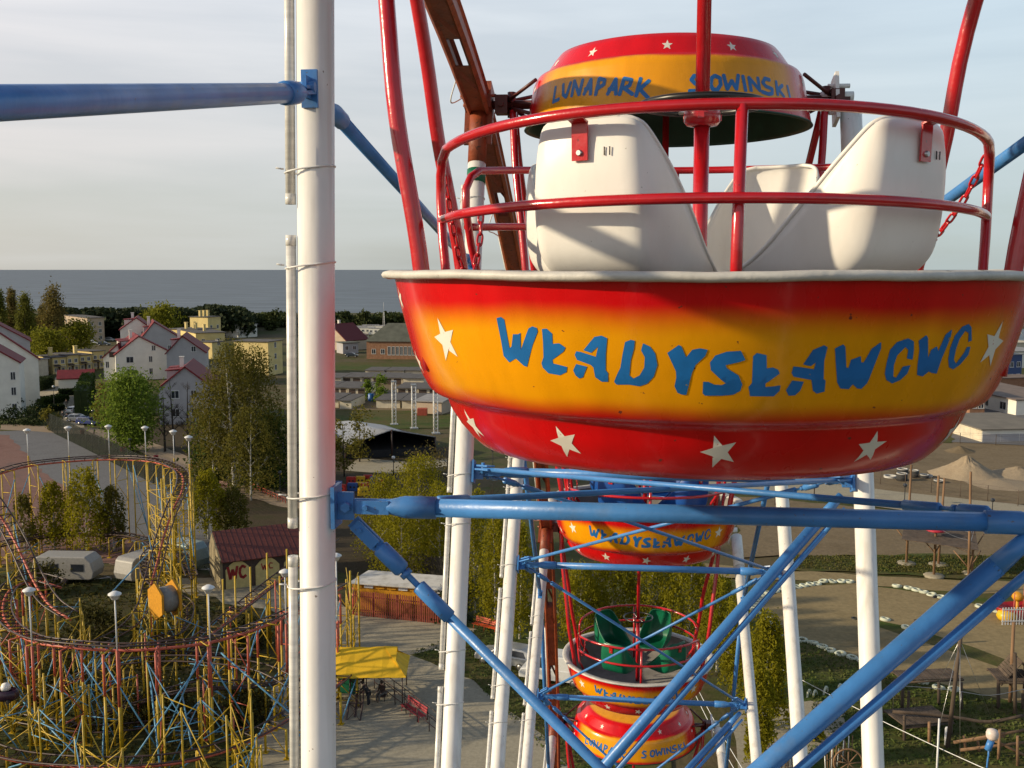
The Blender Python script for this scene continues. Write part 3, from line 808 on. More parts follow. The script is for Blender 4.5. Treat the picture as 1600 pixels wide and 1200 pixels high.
def patch(prof, poly, out):
    """a painted shape (angle, height) laid on a shell as thin paint"""
    pts = [Vector((a * 0.0157, z, 0)) for a, z in poly]
    bm = bmesh.new()
    vs = [bm.verts.new(p) for p in pts]
    es = [bm.edges.new((vs[i], vs[(i + 1) % len(vs)])) for i in range(len(vs))]
    bmesh.ops.triangle_fill(bm, use_beauty=True, use_dissolve=False, edges=es)
    for _ in range(4):
        lg = [e for e in bm.edges if e.calc_length() > 0.022]
        if not lg: break
        bmesh.ops.subdivide_edges(bm, edges=lg, cuts=1)
        bmesh.ops.triangulate(bm, faces=[f for f in bm.faces if len(f.verts) > 3])
    bm.verts.index_update()
    V = [onshell(prof, v.co.x / 0.0157, v.co.y, out) for v in bm.verts]
    F = [[v.index for v in f.verts] for f in bm.faces]
    bm.free()
    return V, F
def star_poly(az, z, size, rot, prof, squash=1.0):
    r = onshell(prof, az, z).xy.length
    o = []
    for i in range(10):
        q = size * (1 if i % 2 == 0 else 0.42)
        g = R(90 + 36 * i + rot)
        o.append((az + math.degrees(q * math.cos(g) / r), z + q * math.sin(g)))
    return o
def brush(pts, prof, w):
    """a brush stroke as quads with round ends"""
    z0 = pts[0][1]
    r = onshell(prof, pts[0][0], z0).xy.length
    P2 = [Vector((R(a) * r, z)) for a, z in pts]
    polys = []
    for i in range(len(P2) - 1):
        a, b = P2[i], P2[i + 1]
        d = (b - a).normalized(); n = Vector((-d.y, d.x))
        loop = []
        for j in range(7):
            g = math.pi / 2 + math.pi * j / 6
            loop.append(a + d * (math.cos(g) * w * 0.8) + n * (math.sin(g) * w))
        for j in range(7):
            g = -math.pi / 2 + math.pi * j / 6
            loop.append(b + d * (math.cos(g) * w * 0.8) + n * (math.sin(g) * w))
        polys.append([(math.degrees(p.x / r), p.y) for p in loop])
    return polys
def seat_mesh():
    """bucket seat: x forward, z up, origin on the floor below the seat"""
    prof = [(-0.035, 0.60), (-0.045, 0.56), (-0.05, 0.45), (-0.045, 0.33), (-0.03, 0.20), (-0.005, 0.10), (0.05, 0.035), (0.13, 0.01), (0.24, 0.005), (0.36, 0.015), (0.44, 0.03), (0.47, 0.03)]
    edge = [(-0.03, 0.60), (0.0, 0.565), (0.04, 0.50), (0.085, 0.43), (0.13, 0.36), (0.185, 0.285), (0.24, 0.215), (0.29, 0.155), (0.345, 0.10), (0.40, 0.06), (0.45, 0.035), (0.475, 0.03)]
    wid = [0.135, 0.155, 0.175, 0.19, 0.20, 0.205, 0.205, 0.203, 0.20, 0.195, 0.185, 0.17]
    def dense(seq, n):
        c = catmull([Vector((i_, *(p if isinstance(p, tuple) else (p,)), *(() if isinstance(p, tuple) else (0,)))) for i_, p in enumerate(seq)], 0.02)
        return [c[min(len(c) - 1, int(k * (len(c) - 1) / (n - 1)))] for k in range(n)]
    NV, NU = 44, 41
    pr, ed, wd = dense(prof, NV), dense(edge, NV), dense(wid, NV)
    rows = []
    for i_ in range(NV):
        v = i_ / (NV - 1)
        w = wd[i_].y
        if v < .09: w *= .70 + .30 * math.sqrt(max(0, 1 - (1 - v / .09) ** 2))          # rounded top corners
        if v > .93: w *= .80 + .20 * math.sqrt(max(0, 1 - ((v - .93) / .07) ** 2))
        row = []
        for j_ in range(NU):
            u = -1 + 2 * j_ / (NU - 1); a = abs(u)
            t = max(0, (a - .66) / .34)
            y = math.copysign(w * min(1.0, a / .74) * (1 + .07 * t), u)
            dish = .012 * (1 - (min(a, .66) / .66) ** 2)
            row.append(Vector((pr[i_].y + (ed[i_].y - pr[i_].y) * t - dish, y, pr[i_].z + (ed[i_].z - pr[i_].z) * t)))
        for _ in range(5):                                    # soften the fold between back and wings
            row = [row[0]] + [(row[k - 1] + row[k] * 2 + row[k + 1]) / 4 for k in range(1, NU - 1)] + [row[-1]]
        rows.append(row)
    sc = lambda p: (p.x * .96, p.y * .94, p.z * .73)
    vs = [sc(p) for r_ in rows for p in r_]
    fs = [(i_ * NU + j_, i_ * NU + j_ + 1, (i_ + 1) * NU + j_ + 1, (i_ + 1) * NU + j_) for i_ in range(NV - 1) for j_ in range(NU - 1)]
    global SEAT_RIM
    loop = [sc(p) for p in rows[0]] + [sc(r_[-1]) for r_ in rows[1:]] + [sc(p) for p in reversed(rows[-1][:-1])] + [sc(r_[0]) for r_ in reversed(rows[1:-1])]
    SEAT_RIM = MB().tube(loop, .0075, 7, closed=True).mesh('rim')
    return MB().add(vs, fs, True).mesh('seat')
SEAT_ME = seat_mesh()
def link_mesh():
    m = MB()
    pts = [Vector((0.0085 * math.cos(g), 0, 0.017 * math.sin(g) + (0.007 if math.sin(g) > 0 else -0.007))) for g in np.linspace(0, 2 * math.pi, 14, endpoint=False)]
    m.tube(pts, 0.0042, 6, closed=True)
    return m.mesh('chain_link')
LINK_ME = link_mesh()
def chain(parent, pts, single):
    line = catmull(pts, 0.004)
    L = [0.0]
    for a, b in zip(line, line[1:]): L.append(L[-1] + (b - a).length)
    n = int(L[-1] / 0.039)
    e = None
    big = MB()
    if single:
        e = bpy.data.objects.new('chain', None); e.empty_display_size = 0.05; col.objects.link(e); e.parent = parent
    for i in range(n):
        s = (i + 0.5) / n * L[-1]
        j = max(1, min(len(line) - 1, int(np.searchsorted(L, s))))
        d = (line[j] - line[j - 1]).normalized()
        q = d.to_track_quat('Z', 'Y').to_matrix() @ Matrix.Rotation(R(90) * (i % 2) + 0.3, 3, 'Z')
        if single:
            o = link('chain_link', LINK_ME, e)
            o.matrix_local = Matrix.Translation(line[j]) @ q.to_4x4()
        else:
            pts_ = [line[j] + q @ Vector((0.0085 * math.cos(g), 0, 0.02 * math.sin(g))) for g in np.linspace(0, 2 * math.pi, 8, endpoint=False)]
            big.tube(pts_, 0.004, 4, closed=True)
    if single: LINK_ME.materials.append(M_red) if not LINK_ME.materials else None
    else: big.build('chain', M_red, parent)
def digits(parent, s, at_, M, mtl):
    """small painted numerals"""
    seg = {'1': [((0.5, 1), (0.5, 0)), ((0.42, 0.93), (0.5, 1))], '2': [((0, .8), (.3, 1)), ((.3, 1), (.6, .8)), ((.6, .8), (0, 0)), ((0, 0), (.6, 0))]}
    m = MB()
    x0 = 0
    for ch in s:
        for a, b in seg[ch]:
            m.tube([at_ + M @ Vector((0, -(x0 + a[0] * 0.013), a[1] * 0.022)), at_ + M @ Vector((0, -(x0 + b[0] * 0.013), b[1] * 0.022))], 0.0019, 4)
        x0 += 0.016
    return m.build('number', mtl, parent)
def add_seat(g, az, m, near, rad=0.74):
    o = link('seat', SEAT_ME, g)
    if not SEAT_ME.materials: SEAT_ME.materials.append(M_seat)
    o.material_slots[0].link = 'OBJECT'; o.material_slots[0].material = m
    x, y = rad * math.sin(R(az)), -rad * math.cos(R(az))
    o.location = (x, y, RIMZ - 0.03)
    o.rotation_euler = (0, 0, math.atan2(-y, -x))
    sol = o.modifiers.new('shell', 'SOLIDIFY'); sol.thickness = 0.006; sol.offset = 0
    if not SEAT_RIM.materials: SEAT_RIM.materials.append(M_seat)
    ro = link('rim', SEAT_RIM, o)
    ro.material_slots[0].link = 'OBJECT'; ro.material_slots[0].material = m
    # strap from the rail to the back, and its bolt (local to the seat: x forward)
    st = MB()
    st.slab([(-0.125, -0.024, 0.445), (-0.125, 0.024, 0.445), (-0.070, 0.024, 0.425), (-0.070, -0.024, 0.425)], 0.005)
    st.slab([(-0.0715, -0.024, 0.428), (-0.0715, 0.024, 0.428), (-0.0685, 0.024, 0.325), (-0.0685, -0.024, 0.325)], 0.005)
    st.build('strap', M_red, o)
    b = MB(); b.tube([(-0.067, 0, 0.345), (-0.081, 0, 0.345)], [0.0115, 0.007], 8); b.build('bolt', M_steel, o)
    digits(o, '11', Vector((-0.0625, -0.062, 0.336)), Matrix.Identity(3), M_num)
    return o
def add_text(g, parent, which):
    if which == 'tub':
        for grp in ((0,), (1,), (2, 3), (4,), (5,), (6,), (7,), (8, 9), (10,), (11,), (12,), (13,)):
            m = MB()
            for i in grp:
                V, F = patch(HULLP, [(a, z + RIMZ) for a, z in HULLTXT[i]], 0.0009)
                m.add(V, F)
            m.build('letter', M_text, parent)
        return
    n = 0
    for grp in ((0,), (1,), (2,), (3, 4), (5,), (6, 7), (8,), (9, 10), (11,), (12,), (13,), (14,), (15,), (16,), (17, 18), (19,)):
        m = MB()
        for i in grp:
            for poly in brush(CANTXT[i], CAN, 0.0125):
                V, F = patch(CAN, poly, 0.0009 + 0.00025 * (n % 5)); m.add(V, F); n += 1
        m.build('letter', M_text, parent)
HULLP = [(r, z + RIMZ) for r, z in HULL]
def make_gondola(first):
    g = thing('gondola', 'x', 'gondola', group='gondolas hanging on the ferris wheel')
    # --- tub
    hull = MB().lathe(HULLP + [(0.4, RIMZ - .55), (0.0, RIMZ - .545)], 96).build('tub', M_tub, g)
    lip = [(1.000, -.020), (1.038, -.022), (1.052, -.018), (1.057, -.009), (1.052, .000), (1.036, .004), (0.985, .003), (0.965, -.02)]
    bm_ = MB()
    vs, fs, n = [], [], 128
    for (r, z) in lip:
        for j in range(n):
            q = 2 * math.pi * j / n
            w1 = 0.0018 * math.sin(5 * q + 1) + 0.0012 * math.sin(13 * q) + 0.0006 * math.sin(41 * q + 2)
            vs.append(((r + w1 * 0.8) * math.cos(q), (r + w1 * 0.8) * math.sin(q), RIMZ + z + w1))
    for i in range(len(lip) - 1):
        for j in range(n): fs.append((i * n + j, i * n + (j + 1) % n, (i + 1) * n + (j + 1) % n, (i + 1) * n + j))
    bm_.add(vs, fs, True).build('rim', M_rim, g)
    MB().lathe([(0.97, RIMZ - .02), (0.93, RIMZ - .25), (0.84, RIMZ - .37), (0.0, RIMZ - .39)], 64).build('liner', M_liner, g)
    st = []
    for i in range(12):
        V, F = patch(HULLP, star_poly(0.4 + 30 * i, RIMZ - .468, 0.050, rng.uniform(-22, 22), HULLP), 0.001); st.append((V, F))
    for az in (-50.8, 49.5, 129.0, 229.5):
        V, F = patch(HULLP, star_poly(az, RIMZ - .195, 0.066, rng.uniform(-12, 16), HULLP), 0.001); st.append((V, F))
    for az in (-71, 70, 109, 250):
        for z in (-.085, -.285):
            V, F = patch(HULLP, star_poly(az, RIMZ + z, 0.040, rng.uniform(-15, 15), HULLP), 0.001); st.append((V, F))
    for V, F in st: MB().add(V, F).build('star', M_star, hull)
    add_text(g, hull, 'tub')
    # --- canopy
    can = MB().lathe(CAN, 96).build('canopy', M_can, g)
    lin = [(.999, -.186), (1.006, -.196), (.985, -.202), (.97, -.18), (.93, -.03), (.89, .11), (.80, .16), (.5, .20), (0.05, .21)]
    MB().lathe(lin, 64).build('canopy_lining', M_green_lin, g)
    st = []
    for i in range(12):
        V, F = patch(CAN, star_poly(-2.0 + 29.5 * i, 0.224, 0.036, rng.uniform(-10, 10), CAN), 0.001); st.append((V, F))
    for az in (-74, 70, 106, 254):
        for z in (0.06, -0.11):
            V, F = patch(CAN, star_poly(az, z, 0.032, rng.uniform(-15, 15), CAN), 0.001); st.append((V, F))
    for V, F in st: MB().add(V, F).build('star', M_star, can)
    add_text(g, can, 'canopy')
    # --- axle and its struts
    a = MB()
    a.tube([(-1.26, 0, 0), (1.26, 0, 0)], 0.032, 10)
    for s in (-1, 1):
        for dy in (-0.30, 0.30):
            a.tube([(s * 1.14, 0, 0.02), (s * 0.90, dy, 0.12)], 0.014, 6)
            a.tube([(s * 1.12, 0, -0.02), (s * 0.93, dy * 0.8, -0.10)], 0.014, 6)
        a.box((s * 1.17, 0, 0), (0.09, 0.13, 0.13))
        a.tube([(s * 1.10, 0, -0.09), (s * 1.10, 0, 0.09)], 0.03, 6)
        a.tube([(s * 1.17, -0.1, 0), (s * 1.17, 0.1, 0)], 0.022, 6)
    a.build('axle', M_dark, g)
    # --- four hanger tubes
    for s in (-1, 1):
        for f in (-1, 1):
            kx = 0.93 if (s > 0 and f > 0) else 1.0
            pts = catmull([(s * 1.085, f * 0.045, -0.05), (s * 1.055 * (1 + kx) / 2, f * 0.16, -0.45), (s * 0.985 * kx, f * 0.30, -1.0), (s * 0.945 * kx, f * 0.36, -1.35),
                   (s * 0.875 * kx, f * 0.39, -1.75), (s * 0.835 * kx, f * 0.40, -2.12)], 0.08)
            MB().tube(pts, 0.0262, 12).build('hanger', M_red, g)
    # --- centre pole, its bearing and hand wheel
    p = MB(); p.tube([(0, 0, 0.28), (0, 0, RIMZ + 0.53)], 0.0235, 14); p.tube([(0, 0, RIMZ + 0.48), (0, 0, RIMZ - 0.385)], 0.0255, 14)
    p.lathe([(0.03, .475), (0.05, .478), (0.058, .488), (0.060, .52), (0.055, .528), (0.03, .53)], 24, (0, 0, RIMZ))
    for q in range(3):
        gq = q * 2.094 + 0.4
        p.box((0.052 * math.cos(gq), 0.052 * math.sin(gq), RIMZ + .505), (0.03, 0.02, 0.02), gq)
    p.build('centre_pole', M_red, g)
    hw = MB(); hw.torus((0, 0, RIMZ + .545), 0.20, 0.011, 32, 8)
    hwo = hw.build('hand_wheel', mat('hand_wheel_black', (0.02, 0.018, 0.018), 0.35), g)
    sp = MB()
    for q in range(4):
        gq = q * math.pi / 2 + 0.35
        sp.tube([(0.03 * math.cos(gq), 0.03 * math.sin(gq), RIMZ + .53), (0.195 * math.cos(gq), 0.195 * math.sin(gq), RIMZ + .545)], 0.006, 6)
    sp.build('wheel_spoke', M_steel, hwo)
    # --- guard rails: a front and a rear frame
    for f in (-1, 1):
        m = MB()
        Rr, hi, lo = 0.868, 0.414, 0.185
        am = 66
        def ring(az, z, rr=Rr): return Vector((rr * math.sin(R(az)), f * rr * math.cos(R(az)), RIMZ + z))
        arc = [ring(a, hi - 0.042 * (abs(a) / am) ** 2.4) for a in np.linspace(-am, am, 33)]
        end = lambda s: [ring(s * (am + 4), 0.345), ring(s * (am + 6.5), 0.30), ring(s * (am + 6.5), 0.22), ring(s * (am + 4), 0.10), ring(s * (am + 1), 0.0), ring(s * (am - 4), -0.16, 0.80)]
        m.tube(list(reversed(end(-1))) + arc + end(1), 0.0150, 10)
        m.tube([ring(a, lo - 0.02 * (abs(a) / am) ** 2) for a in np.linspace(-am - 6, am + 6, 33)], 0.0145, 10)
        m.tube([ring(2.5 if f < 0 else -3, hi), ring(2.5 if f < 0 else -3, -0.36, 0.80)], 0.0155, 10)
        m.build('guard_rail', M_red, g)
    # --- seats
    for az in (-27, 43, 153, -143 + 4): add_seat(g, az, M_seat, True)
    # --- chains across the two entrances
    for s in (-1, 1):
        c0 = Vector((s * 0.862 * math.sin(R(75)), -0.862 * math.cos(R(75)), RIMZ + 0.35))
        c1 = Vector((s * 0.855 * math.sin(R(72)), 0.855 * math.cos(R(72)), RIMZ + 0.20))
        if s < 0:
            d = [c0, c0 + Vector((0.015, 0.03, -0.10)), c0 + Vector((0.03, 0.06, -0.22)), c0 + Vector((0.05, 0.10, -0.335)), c0 + Vector((0.075, 0.17, -0.36)), c0 + Vector((0.09, 0.23, -0.25)), c0 + Vector((0.09, 0.27, -0.15))]
        else:
            d = [c0, c0.lerp(c1, .25) + Vector((-0.02, 0, -0.09)), c0.lerp(c1, .5) + Vector((-0.05, 0, -0.15)), c0.lerp(c1, .8) + Vector((-0.03, 0, -0.12)), c1 + Vector((-0.01, 0, 0))]
        chain(g, d, first)
    return g
def hang(k): 
    a = (k - 1) * STEP
    return Vector((WX, WY + RT * math.sin(a), HUBZ + RT * math.cos(a)))
g1 = make_gondola(True)
g1.location = hang(1) + Vector((0.012, 0, 0.0))
g1['label'] = 'nearest red and orange gondola with white seats, its tub lettered large'
g_far = make_gondola(False)
G_INFO = {2: (M_seat, 'white seated gondola behind the nearest one, its canopy reading LUNAPARK', 0.035),
          3: (M_seatblue, 'gondola with blue seats just below the nearest tub', 0.0),
          4: (M_seatgreen, 'gondola with green seats low in the wheel', -0.01),
          5: (M_seatblue, 'lowest gondola, only its starred canopy showing under the green seats', -0.02)}
for k, (ms, lab, dx) in G_INFO.items():
    g = g_far if k == 2 else copy_tree(g_far)
    g.location = hang(k) + Vector((dx, 0, 0))
    g['label'] = lab
    for ch in g.children:
        if ch.name.startswith('seat'):
            ch.material_slots[0].link = 'OBJECT'; ch.material_slots[0].material = ms
            for sub in ch.children:
                if sub.name.startswith('rim'): sub.material_slots[0].link = 'OBJECT'; sub.material_slots[0].material = ms
    g.rotation_euler.x = R({2: 0.0, 3: -1.5, 4: 1.0, 5: 2.0}[k])
# ------------------------------------------------------------------ trees and shrubs
def leaf_quads(C, size, droop=0.0, flat=0.5):
    """leaf clumps: one small quad per point of C"""
    n = len(C)
    u = nrng.normal(size=(n, 3)); u /= np.linalg.norm(u, axis=1)[:, None]
    w = nrng.normal(size=(n, 3)); w[:, 2] += droop
    w -= (w * u).sum(1)[:, None] * u
    w /= np.linalg.norm(w, axis=1)[:, None]
    s = size * nrng.uniform(0.6, 1.4, size=(n, 1))
    a, b = u * s * flat, w * s
    V = np.stack([C - a - b * .6, C + a * .6 - b, C + a + b * .6, C - a * .6 + b], 1).reshape(-1, 3)
    F = np.arange(4 * n).reshape(-1, 4)
    return V, F
def cloud_points(n, h0, h1, r, kind='round', clumps=40):
    """points of a crown between heights h0 and h1, gathered in clumps so the sky shows between"""
    out = []
    cs = []
    while len(cs) < clumps:
        t = nrng.uniform(0, 1)
        if kind == 'round': prof = math.sqrt(max(0.02, 1 - (2 * t - 1) ** 2))
        elif kind == 'poplar': prof = min(1, 4 * t) * (1 - t) ** 0.55 * 1.15
        elif kind == 'birch': prof = (min(1, 2.2 * t + .15)) * max(0.06, (1 - t)) ** 0.7 * 1.3
        elif kind == 'cone': prof = (1 - t) * 1.0
        elif kind == 'bush': prof = math.sqrt(max(0.02, 1 - t * t))
        else: prof = 1
        a = nrng.uniform(0, 2 * math.pi)
        q = r * prof * math.sqrt(nrng.uniform(0.12, 1)) * nrng.uniform(0.75, 1.08)
        cs.append((q * math.cos(a), q * math.sin(a), h0 + (h1 - h0) * t))
    per = max(1, n // clumps)
    for c in cs:
        s = r * nrng.uniform(0.12, 0.24) * (1.6 if kind in ('round', 'bush') else 1.1)
        p = nrng.normal(size=(per, 3)) * s
        p[:, 2] *= (0.7 if kind in ('round', 'bush') else 1.5)
        out.append(p + np.array(c))
    return np.concatenate(out)
def weeping_points(n, h0, h1, r, strands=120):
    out = []
    per = max(3, n // strands)
    H = h1 - h0
    for _ in range(strands):
        t = nrng.uniform(0.12, 1.0)
        prof = math.sqrt(max(0.03, 1 - ((t - 0.42) / 0.62) ** 2))
        a = nrng.uniform(0, 2 * math.pi)
        q = r * prof * math.sqrt(nrng.uniform(0.05, 1))
        L = H * nrng.uniform(0.08, 0.26)
        k = np.linspace(0, 1, per) ** 0.8
        rad_ = q * (0.72 + 0.36 * k)
        z = np.maximum(h0 * 0.3, h0 + H * t + L * 0.25 - L * 1.2 * k ** 1.6)
        p = np.stack([rad_ * math.cos(a), rad_ * math.sin(a), z], 1) + nrng.normal(size=(per, 3)) * (0.035 * r + 0.06)
        out.append(p)
    return np.concatenate(out)
def limbs(m, h, r0, spread, n=7, start=0.3, seed=0, lean=0.0, twigs=0, n_side=6):
    rr = random.Random(seed)
    a0 = rr.uniform(0, 6.28)
    mid = Vector((lean * h * 0.4 * math.cos(a0), lean * h * 0.4 * math.sin(a0), h * 0.5))
    top = Vector((lean * h * math.cos(a0), lean * h * math.sin(a0), h * 0.95))
    tr = catmull([(0, 0, -0.1), mid, top], h / 8)
    k = len(tr)
    m.tube(tr, [r0 * (1 - 0.88 * i / (k - 1)) for i in range(k)], n_side + 1)
    for i in range(n):
        t = start + (0.95 - start) * (i + rr.random()) / n
        p = tr[min(k - 1, int(t * (k - 1)))]
        a = i * 2.4 + rr.uniform(-.5, .5)
        L = spread * (1.15 - t * 0.7) * rr.uniform(0.7, 1.1)
        q1 = p + Vector((math.cos(a) * L * .5, math.sin(a) * L * .5, L * .45))
        q2 = p + Vector((math.cos(a) * L, math.sin(a) * L, L * rr.uniform(.6, 1.0)))
        br = r0 * (1 - t) * 0.5 + 0.012
        m.tube([p, q1, q2], [br, br * .6, br * .2], 4, caps=False)
        for j in range(twigs):
            u = rr.uniform(.25, 1)
            s = p.lerp(q1, u * 2) if u < .5 else q1.lerp(q2, u * 2 - 1)
            e = s + Vector((rr.uniform(-1, 1), rr.uniform(-1, 1), rr.uniform(.1, 1.2))) * L * 0.42
            md = s.lerp(e, .5) + Vector((rr.uniform(-1, 1), rr.uniform(-1, 1), rr.uniform(-.5, 1))) * L * 0.05
            m.tube([s, md, e], [br * .35, br * .22, 0.006], 3, caps=False)
            for _ in range(2):
                e2 = md + Vector((rr.uniform(-1, 1), rr.uniform(-1, 1), rr.uniform(.0, 1.1))) * L * 0.28
                m.tube([md, e2], [br * .18, 0.005], 3, caps=False)
L_birch = leafmat('birch_spring_leaf', (0.30, 0.265, 0.014), (0.19, 0.18, 0.010), 0.55)
L_birchdark = leafmat('birch_olive_leaf', (0.17, 0.14, 0.024), (0.095, 0.098, 0.015), 0.45)
L_willow = leafmat('fresh_green_leaf', (0.203, 0.270, 0.034), (0.101, 0.162, 0.020), 0.45)
L_maple = leafmat('yellow_green_leaf', (0.243, 0.236, 0.019), (0.128, 0.142, 0.016), 0.45)
L_poplar = leafmat('brownish_catkin_leaf', (0.203, 0.149, 0.047), (0.121, 0.108, 0.027), 0.4)
L_poplarg = leafmat('olive_poplar_leaf', (0.176, 0.176, 0.027), (0.101, 0.108, 0.020), 0.4)
L_pine = leafmat('pine_needles', (0.016, 0.026, 0.010), (0.030, 0.040, 0.014), 0.1)
L_shrub = leafmat('dark_evergreen_leaf', (0.018, 0.032, 0.010), (0.035, 0.05, 0.014), 0.15)
L_hedge = leafmat('hedge_leaf', (0.065, 0.095, 0.014), (0.035, 0.06, 0.012), 0.3)
L_bushbelt = leafmat('shore_shrub_leaf', (0.06, 0.075, 0.018), (0.03, 0.04, 0.014), 0.2)
B_birch = mat('birch_bark', (0.50, 0.48, 0.43), 0.8, c2=(0.10, 0.09, 0.08), scale=2.5, stretch=(1, 1, .5), thr=(0.5, 0.62))
B_dark = mat('dark_bark', (0.040, 0.030, 0.022), 0.9, var=0.4, scale=4)
B_grey = mat('grey_bark', (0.10, 0.085, 0.07), 0.9, var=0.4, scale=4)
_seed = [0]
def tree(name, label, loc, h, r, style, leafm, barkm, n=3500, leaf=0.22, cat='tree', group=None, trunk=0.16, lean=0.03, base=None, twigs=1, rz=None):
    _seed[0] += 1
    t = thing(name, label, cat, loc, rng.uniform(0, 6.28), group)
    m = MB()
    limbs(m, h, trunk, r * 0.9, 9, 0.28, _seed[0], lean, twigs)
    m.build('trunk', barkm, t, normals=False)
    if leafm:
        h0 = h * (0.22 if base is None else base)
        if style == 'weeping':
            C = weeping_points(n, h0, h, r, n // 22)
        else: C = cloud_points(n, h0, h, r, style, max(14, n // 70))
        V, F = leaf_quads(C, leaf, 1.0 if style == 'weeping' else 0.0, 0.45)
        me = npmesh('crown', V, F); me.materials.append(leafm)
        link('crown', me, t)
    return t
def wtree(name, label, px, pyb, pyt, wpx, *a, **k):
    """a tree standing at (px, pyb) as seen, top at pyt, crown wpx wide"""
    p = P(px, pyb); h = up(px, pyb, pyt)
    return tree(name, label, p, h, wpx / px_per_m(pyb) / 2, *a, **k)
def bush(name, label, px, pyb, pyt, wpx, leafm, n=900, leaf=0.2, cat='shrub', group=None):
    p = P(px, pyb); h = up(px, pyb, pyt); r = wpx / px_per_m(pyb) / 2
    t = thing(name, label, cat, p, rng.uniform(0, 6), group)
    m = MB()
    for i in range(5):
        a = i * 1.26
        m.tube([(0, 0, -0.05), (math.cos(a) * r * .25, math.sin(a) * r * .25, h * .4), (math.cos(a) * r * .5, math.sin(a) * r * .5, h * .75)], [0.04, 0.03, 0.01], 4, caps=False)
    m.build('stem', B_dark, t, normals=False)
    V, F = leaf_quads(cloud_points(n, 0.05, h, r, 'bush', max(10, n // 50)), leaf)
    me = npmesh('foliage', V, F); me.materials.append(leafm)
    link('foliage', me, t)
    return t

# the left of the estate: poplars, maples
for i, (px, b, t, w, lf, lab) in enumerate([
    (2, 560, 459, 24, L_poplarg, 'olive poplar at the left edge, first of the row before the sea'),
    (23, 556, 455, 17, L_poplar, 'tall thin brownish poplar, second in the row before the sea'),
    (43, 562, 465, 26, L_poplarg, 'bushy olive poplar in the middle of the row before the sea'),
    (87, 566, 454, 34, L_poplar, 'tallest brownish poplar beside the beige block of flats'),
    (70, 558, 482, 20, L_poplar, 'shorter bronze poplar leaning on the tallest one')]):
    wtree('poplar_tree', lab, px, b, t, w * 1.35, 'poplar', lf, B_grey, n=6500, leaf=0.30, group='poplars in front of the sea', trunk=0.3, base=0.1)
wtree('maple_tree', 'round yellow green maple above the terrace of yellow houses', 74, 572, 519, 50, 'round', L_maple, B_dark, n=5200, leaf=0.32, trunk=0.25, base=0.28)
wtree('maple_tree', 'round yellow green maple in front of the beige block', 121, 566, 507, 47, 'round', L_maple, B_dark, n=5200, leaf=0.32, trunk=0.25, base=0.3)
wtree('linden_tree', 'broad yellow green tree behind the red roofed houses', 252, 532, 481, 50, 'round', L_maple, B_dark, n=3600, leaf=0.5, trunk=0.3, base=0.05)
wtree('willow_tree', 'fresh bright green willow beside the white houses', 206, 705, 588, 82, 'round', L_willow, B_dark, n=12000, leaf=0.2, trunk=0.28, base=0.14, twigs=2)
for px, b, t, w, lab in [(258, 706, 612, 44, 'small bare tree at the edge of the green willow'), (310, 712, 600, 54, 'bare dark tree close to the big birch crown'), (272, 702, 585, 50, 'bare dark tree between the green willow and the big birch'), (294, 706, 590, 60, 'bare spreading tree against the red roofs')]:
    tr_ = wtree('bare_tree', lab, px, b, t, w, 'round', None, B_dark, trunk=0.2, twigs=26)
wtree('birch_tree', 'big weeping birch, olive brown, beside the white pole', 368, 772, 540, 112, 'weeping', L_birchdark, B_birch, n=10500, leaf=0.135, trunk=0.34, base=0.10, twigs=8, lean=0.05)
wtree('birch_tree', 'lower left stem of the big birch group, leaning left', 336, 770, 588, 92, 'weeping', L_birchdark, B_birch, n=5500, leaf=0.135, trunk=0.16, base=0.1, twigs=3, lean=0.10)
wtree('birch_tree', 'young birch in front of the big birch group, greener', 392, 782, 640, 100, 'weeping', L_birchdark, B_birch, n=4500, leaf=0.13, trunk=0.13, base=0.06, twigs=2)
wtree('birch_tree', 'second trunk of olive birch just right of the biggest one', 404, 765, 548, 100, 'weeping', L_birchdark, B_birch, n=7500, leaf=0.135, trunk=0.2, base=0.12, twigs=3)
bush('shrub', 'dark green thicket under the big birch, left part', 338, 752, 650, 70, L_hedge, 3500, 0.25)
bush('shrub', 'dark green thicket at the foot of the big birch, near the pole', 415, 758, 655, 95, L_hedge, 4200, 0.25)
bush('shrub', 'brownish leafless looking shrub left of the green willow', 164, 662, 598, 30, L_poplar, 1200, 0.25)
bush('shrub', 'yellow green shrub low beside the parked cars', 155, 660, 632, 26, L_maple, 800, 0.22)
bush('shrub', 'small dark cone shrub against the left white house', 30, 652, 624, 14, L_shrub, 500, 0.18)
bush('shrub', 'low dark shrubs under the left white house wall', 15, 662, 640, 34, L_shrub, 700, 0.2)
bush('shrub', 'wide dark evergreen shrub on the estate lawn', 52, 664, 636, 40, L_shrub, 900, 0.2)
bush('shrub', 'sparse grey green shrub at the corner of the court', 78, 672, 640, 28, L_birchdark, 600, 0.2)
bush('shrub', 'shrub behind the chalet roofs of the white estate', 288, 552, 532, 32, L_hedge, 900, 0.35)
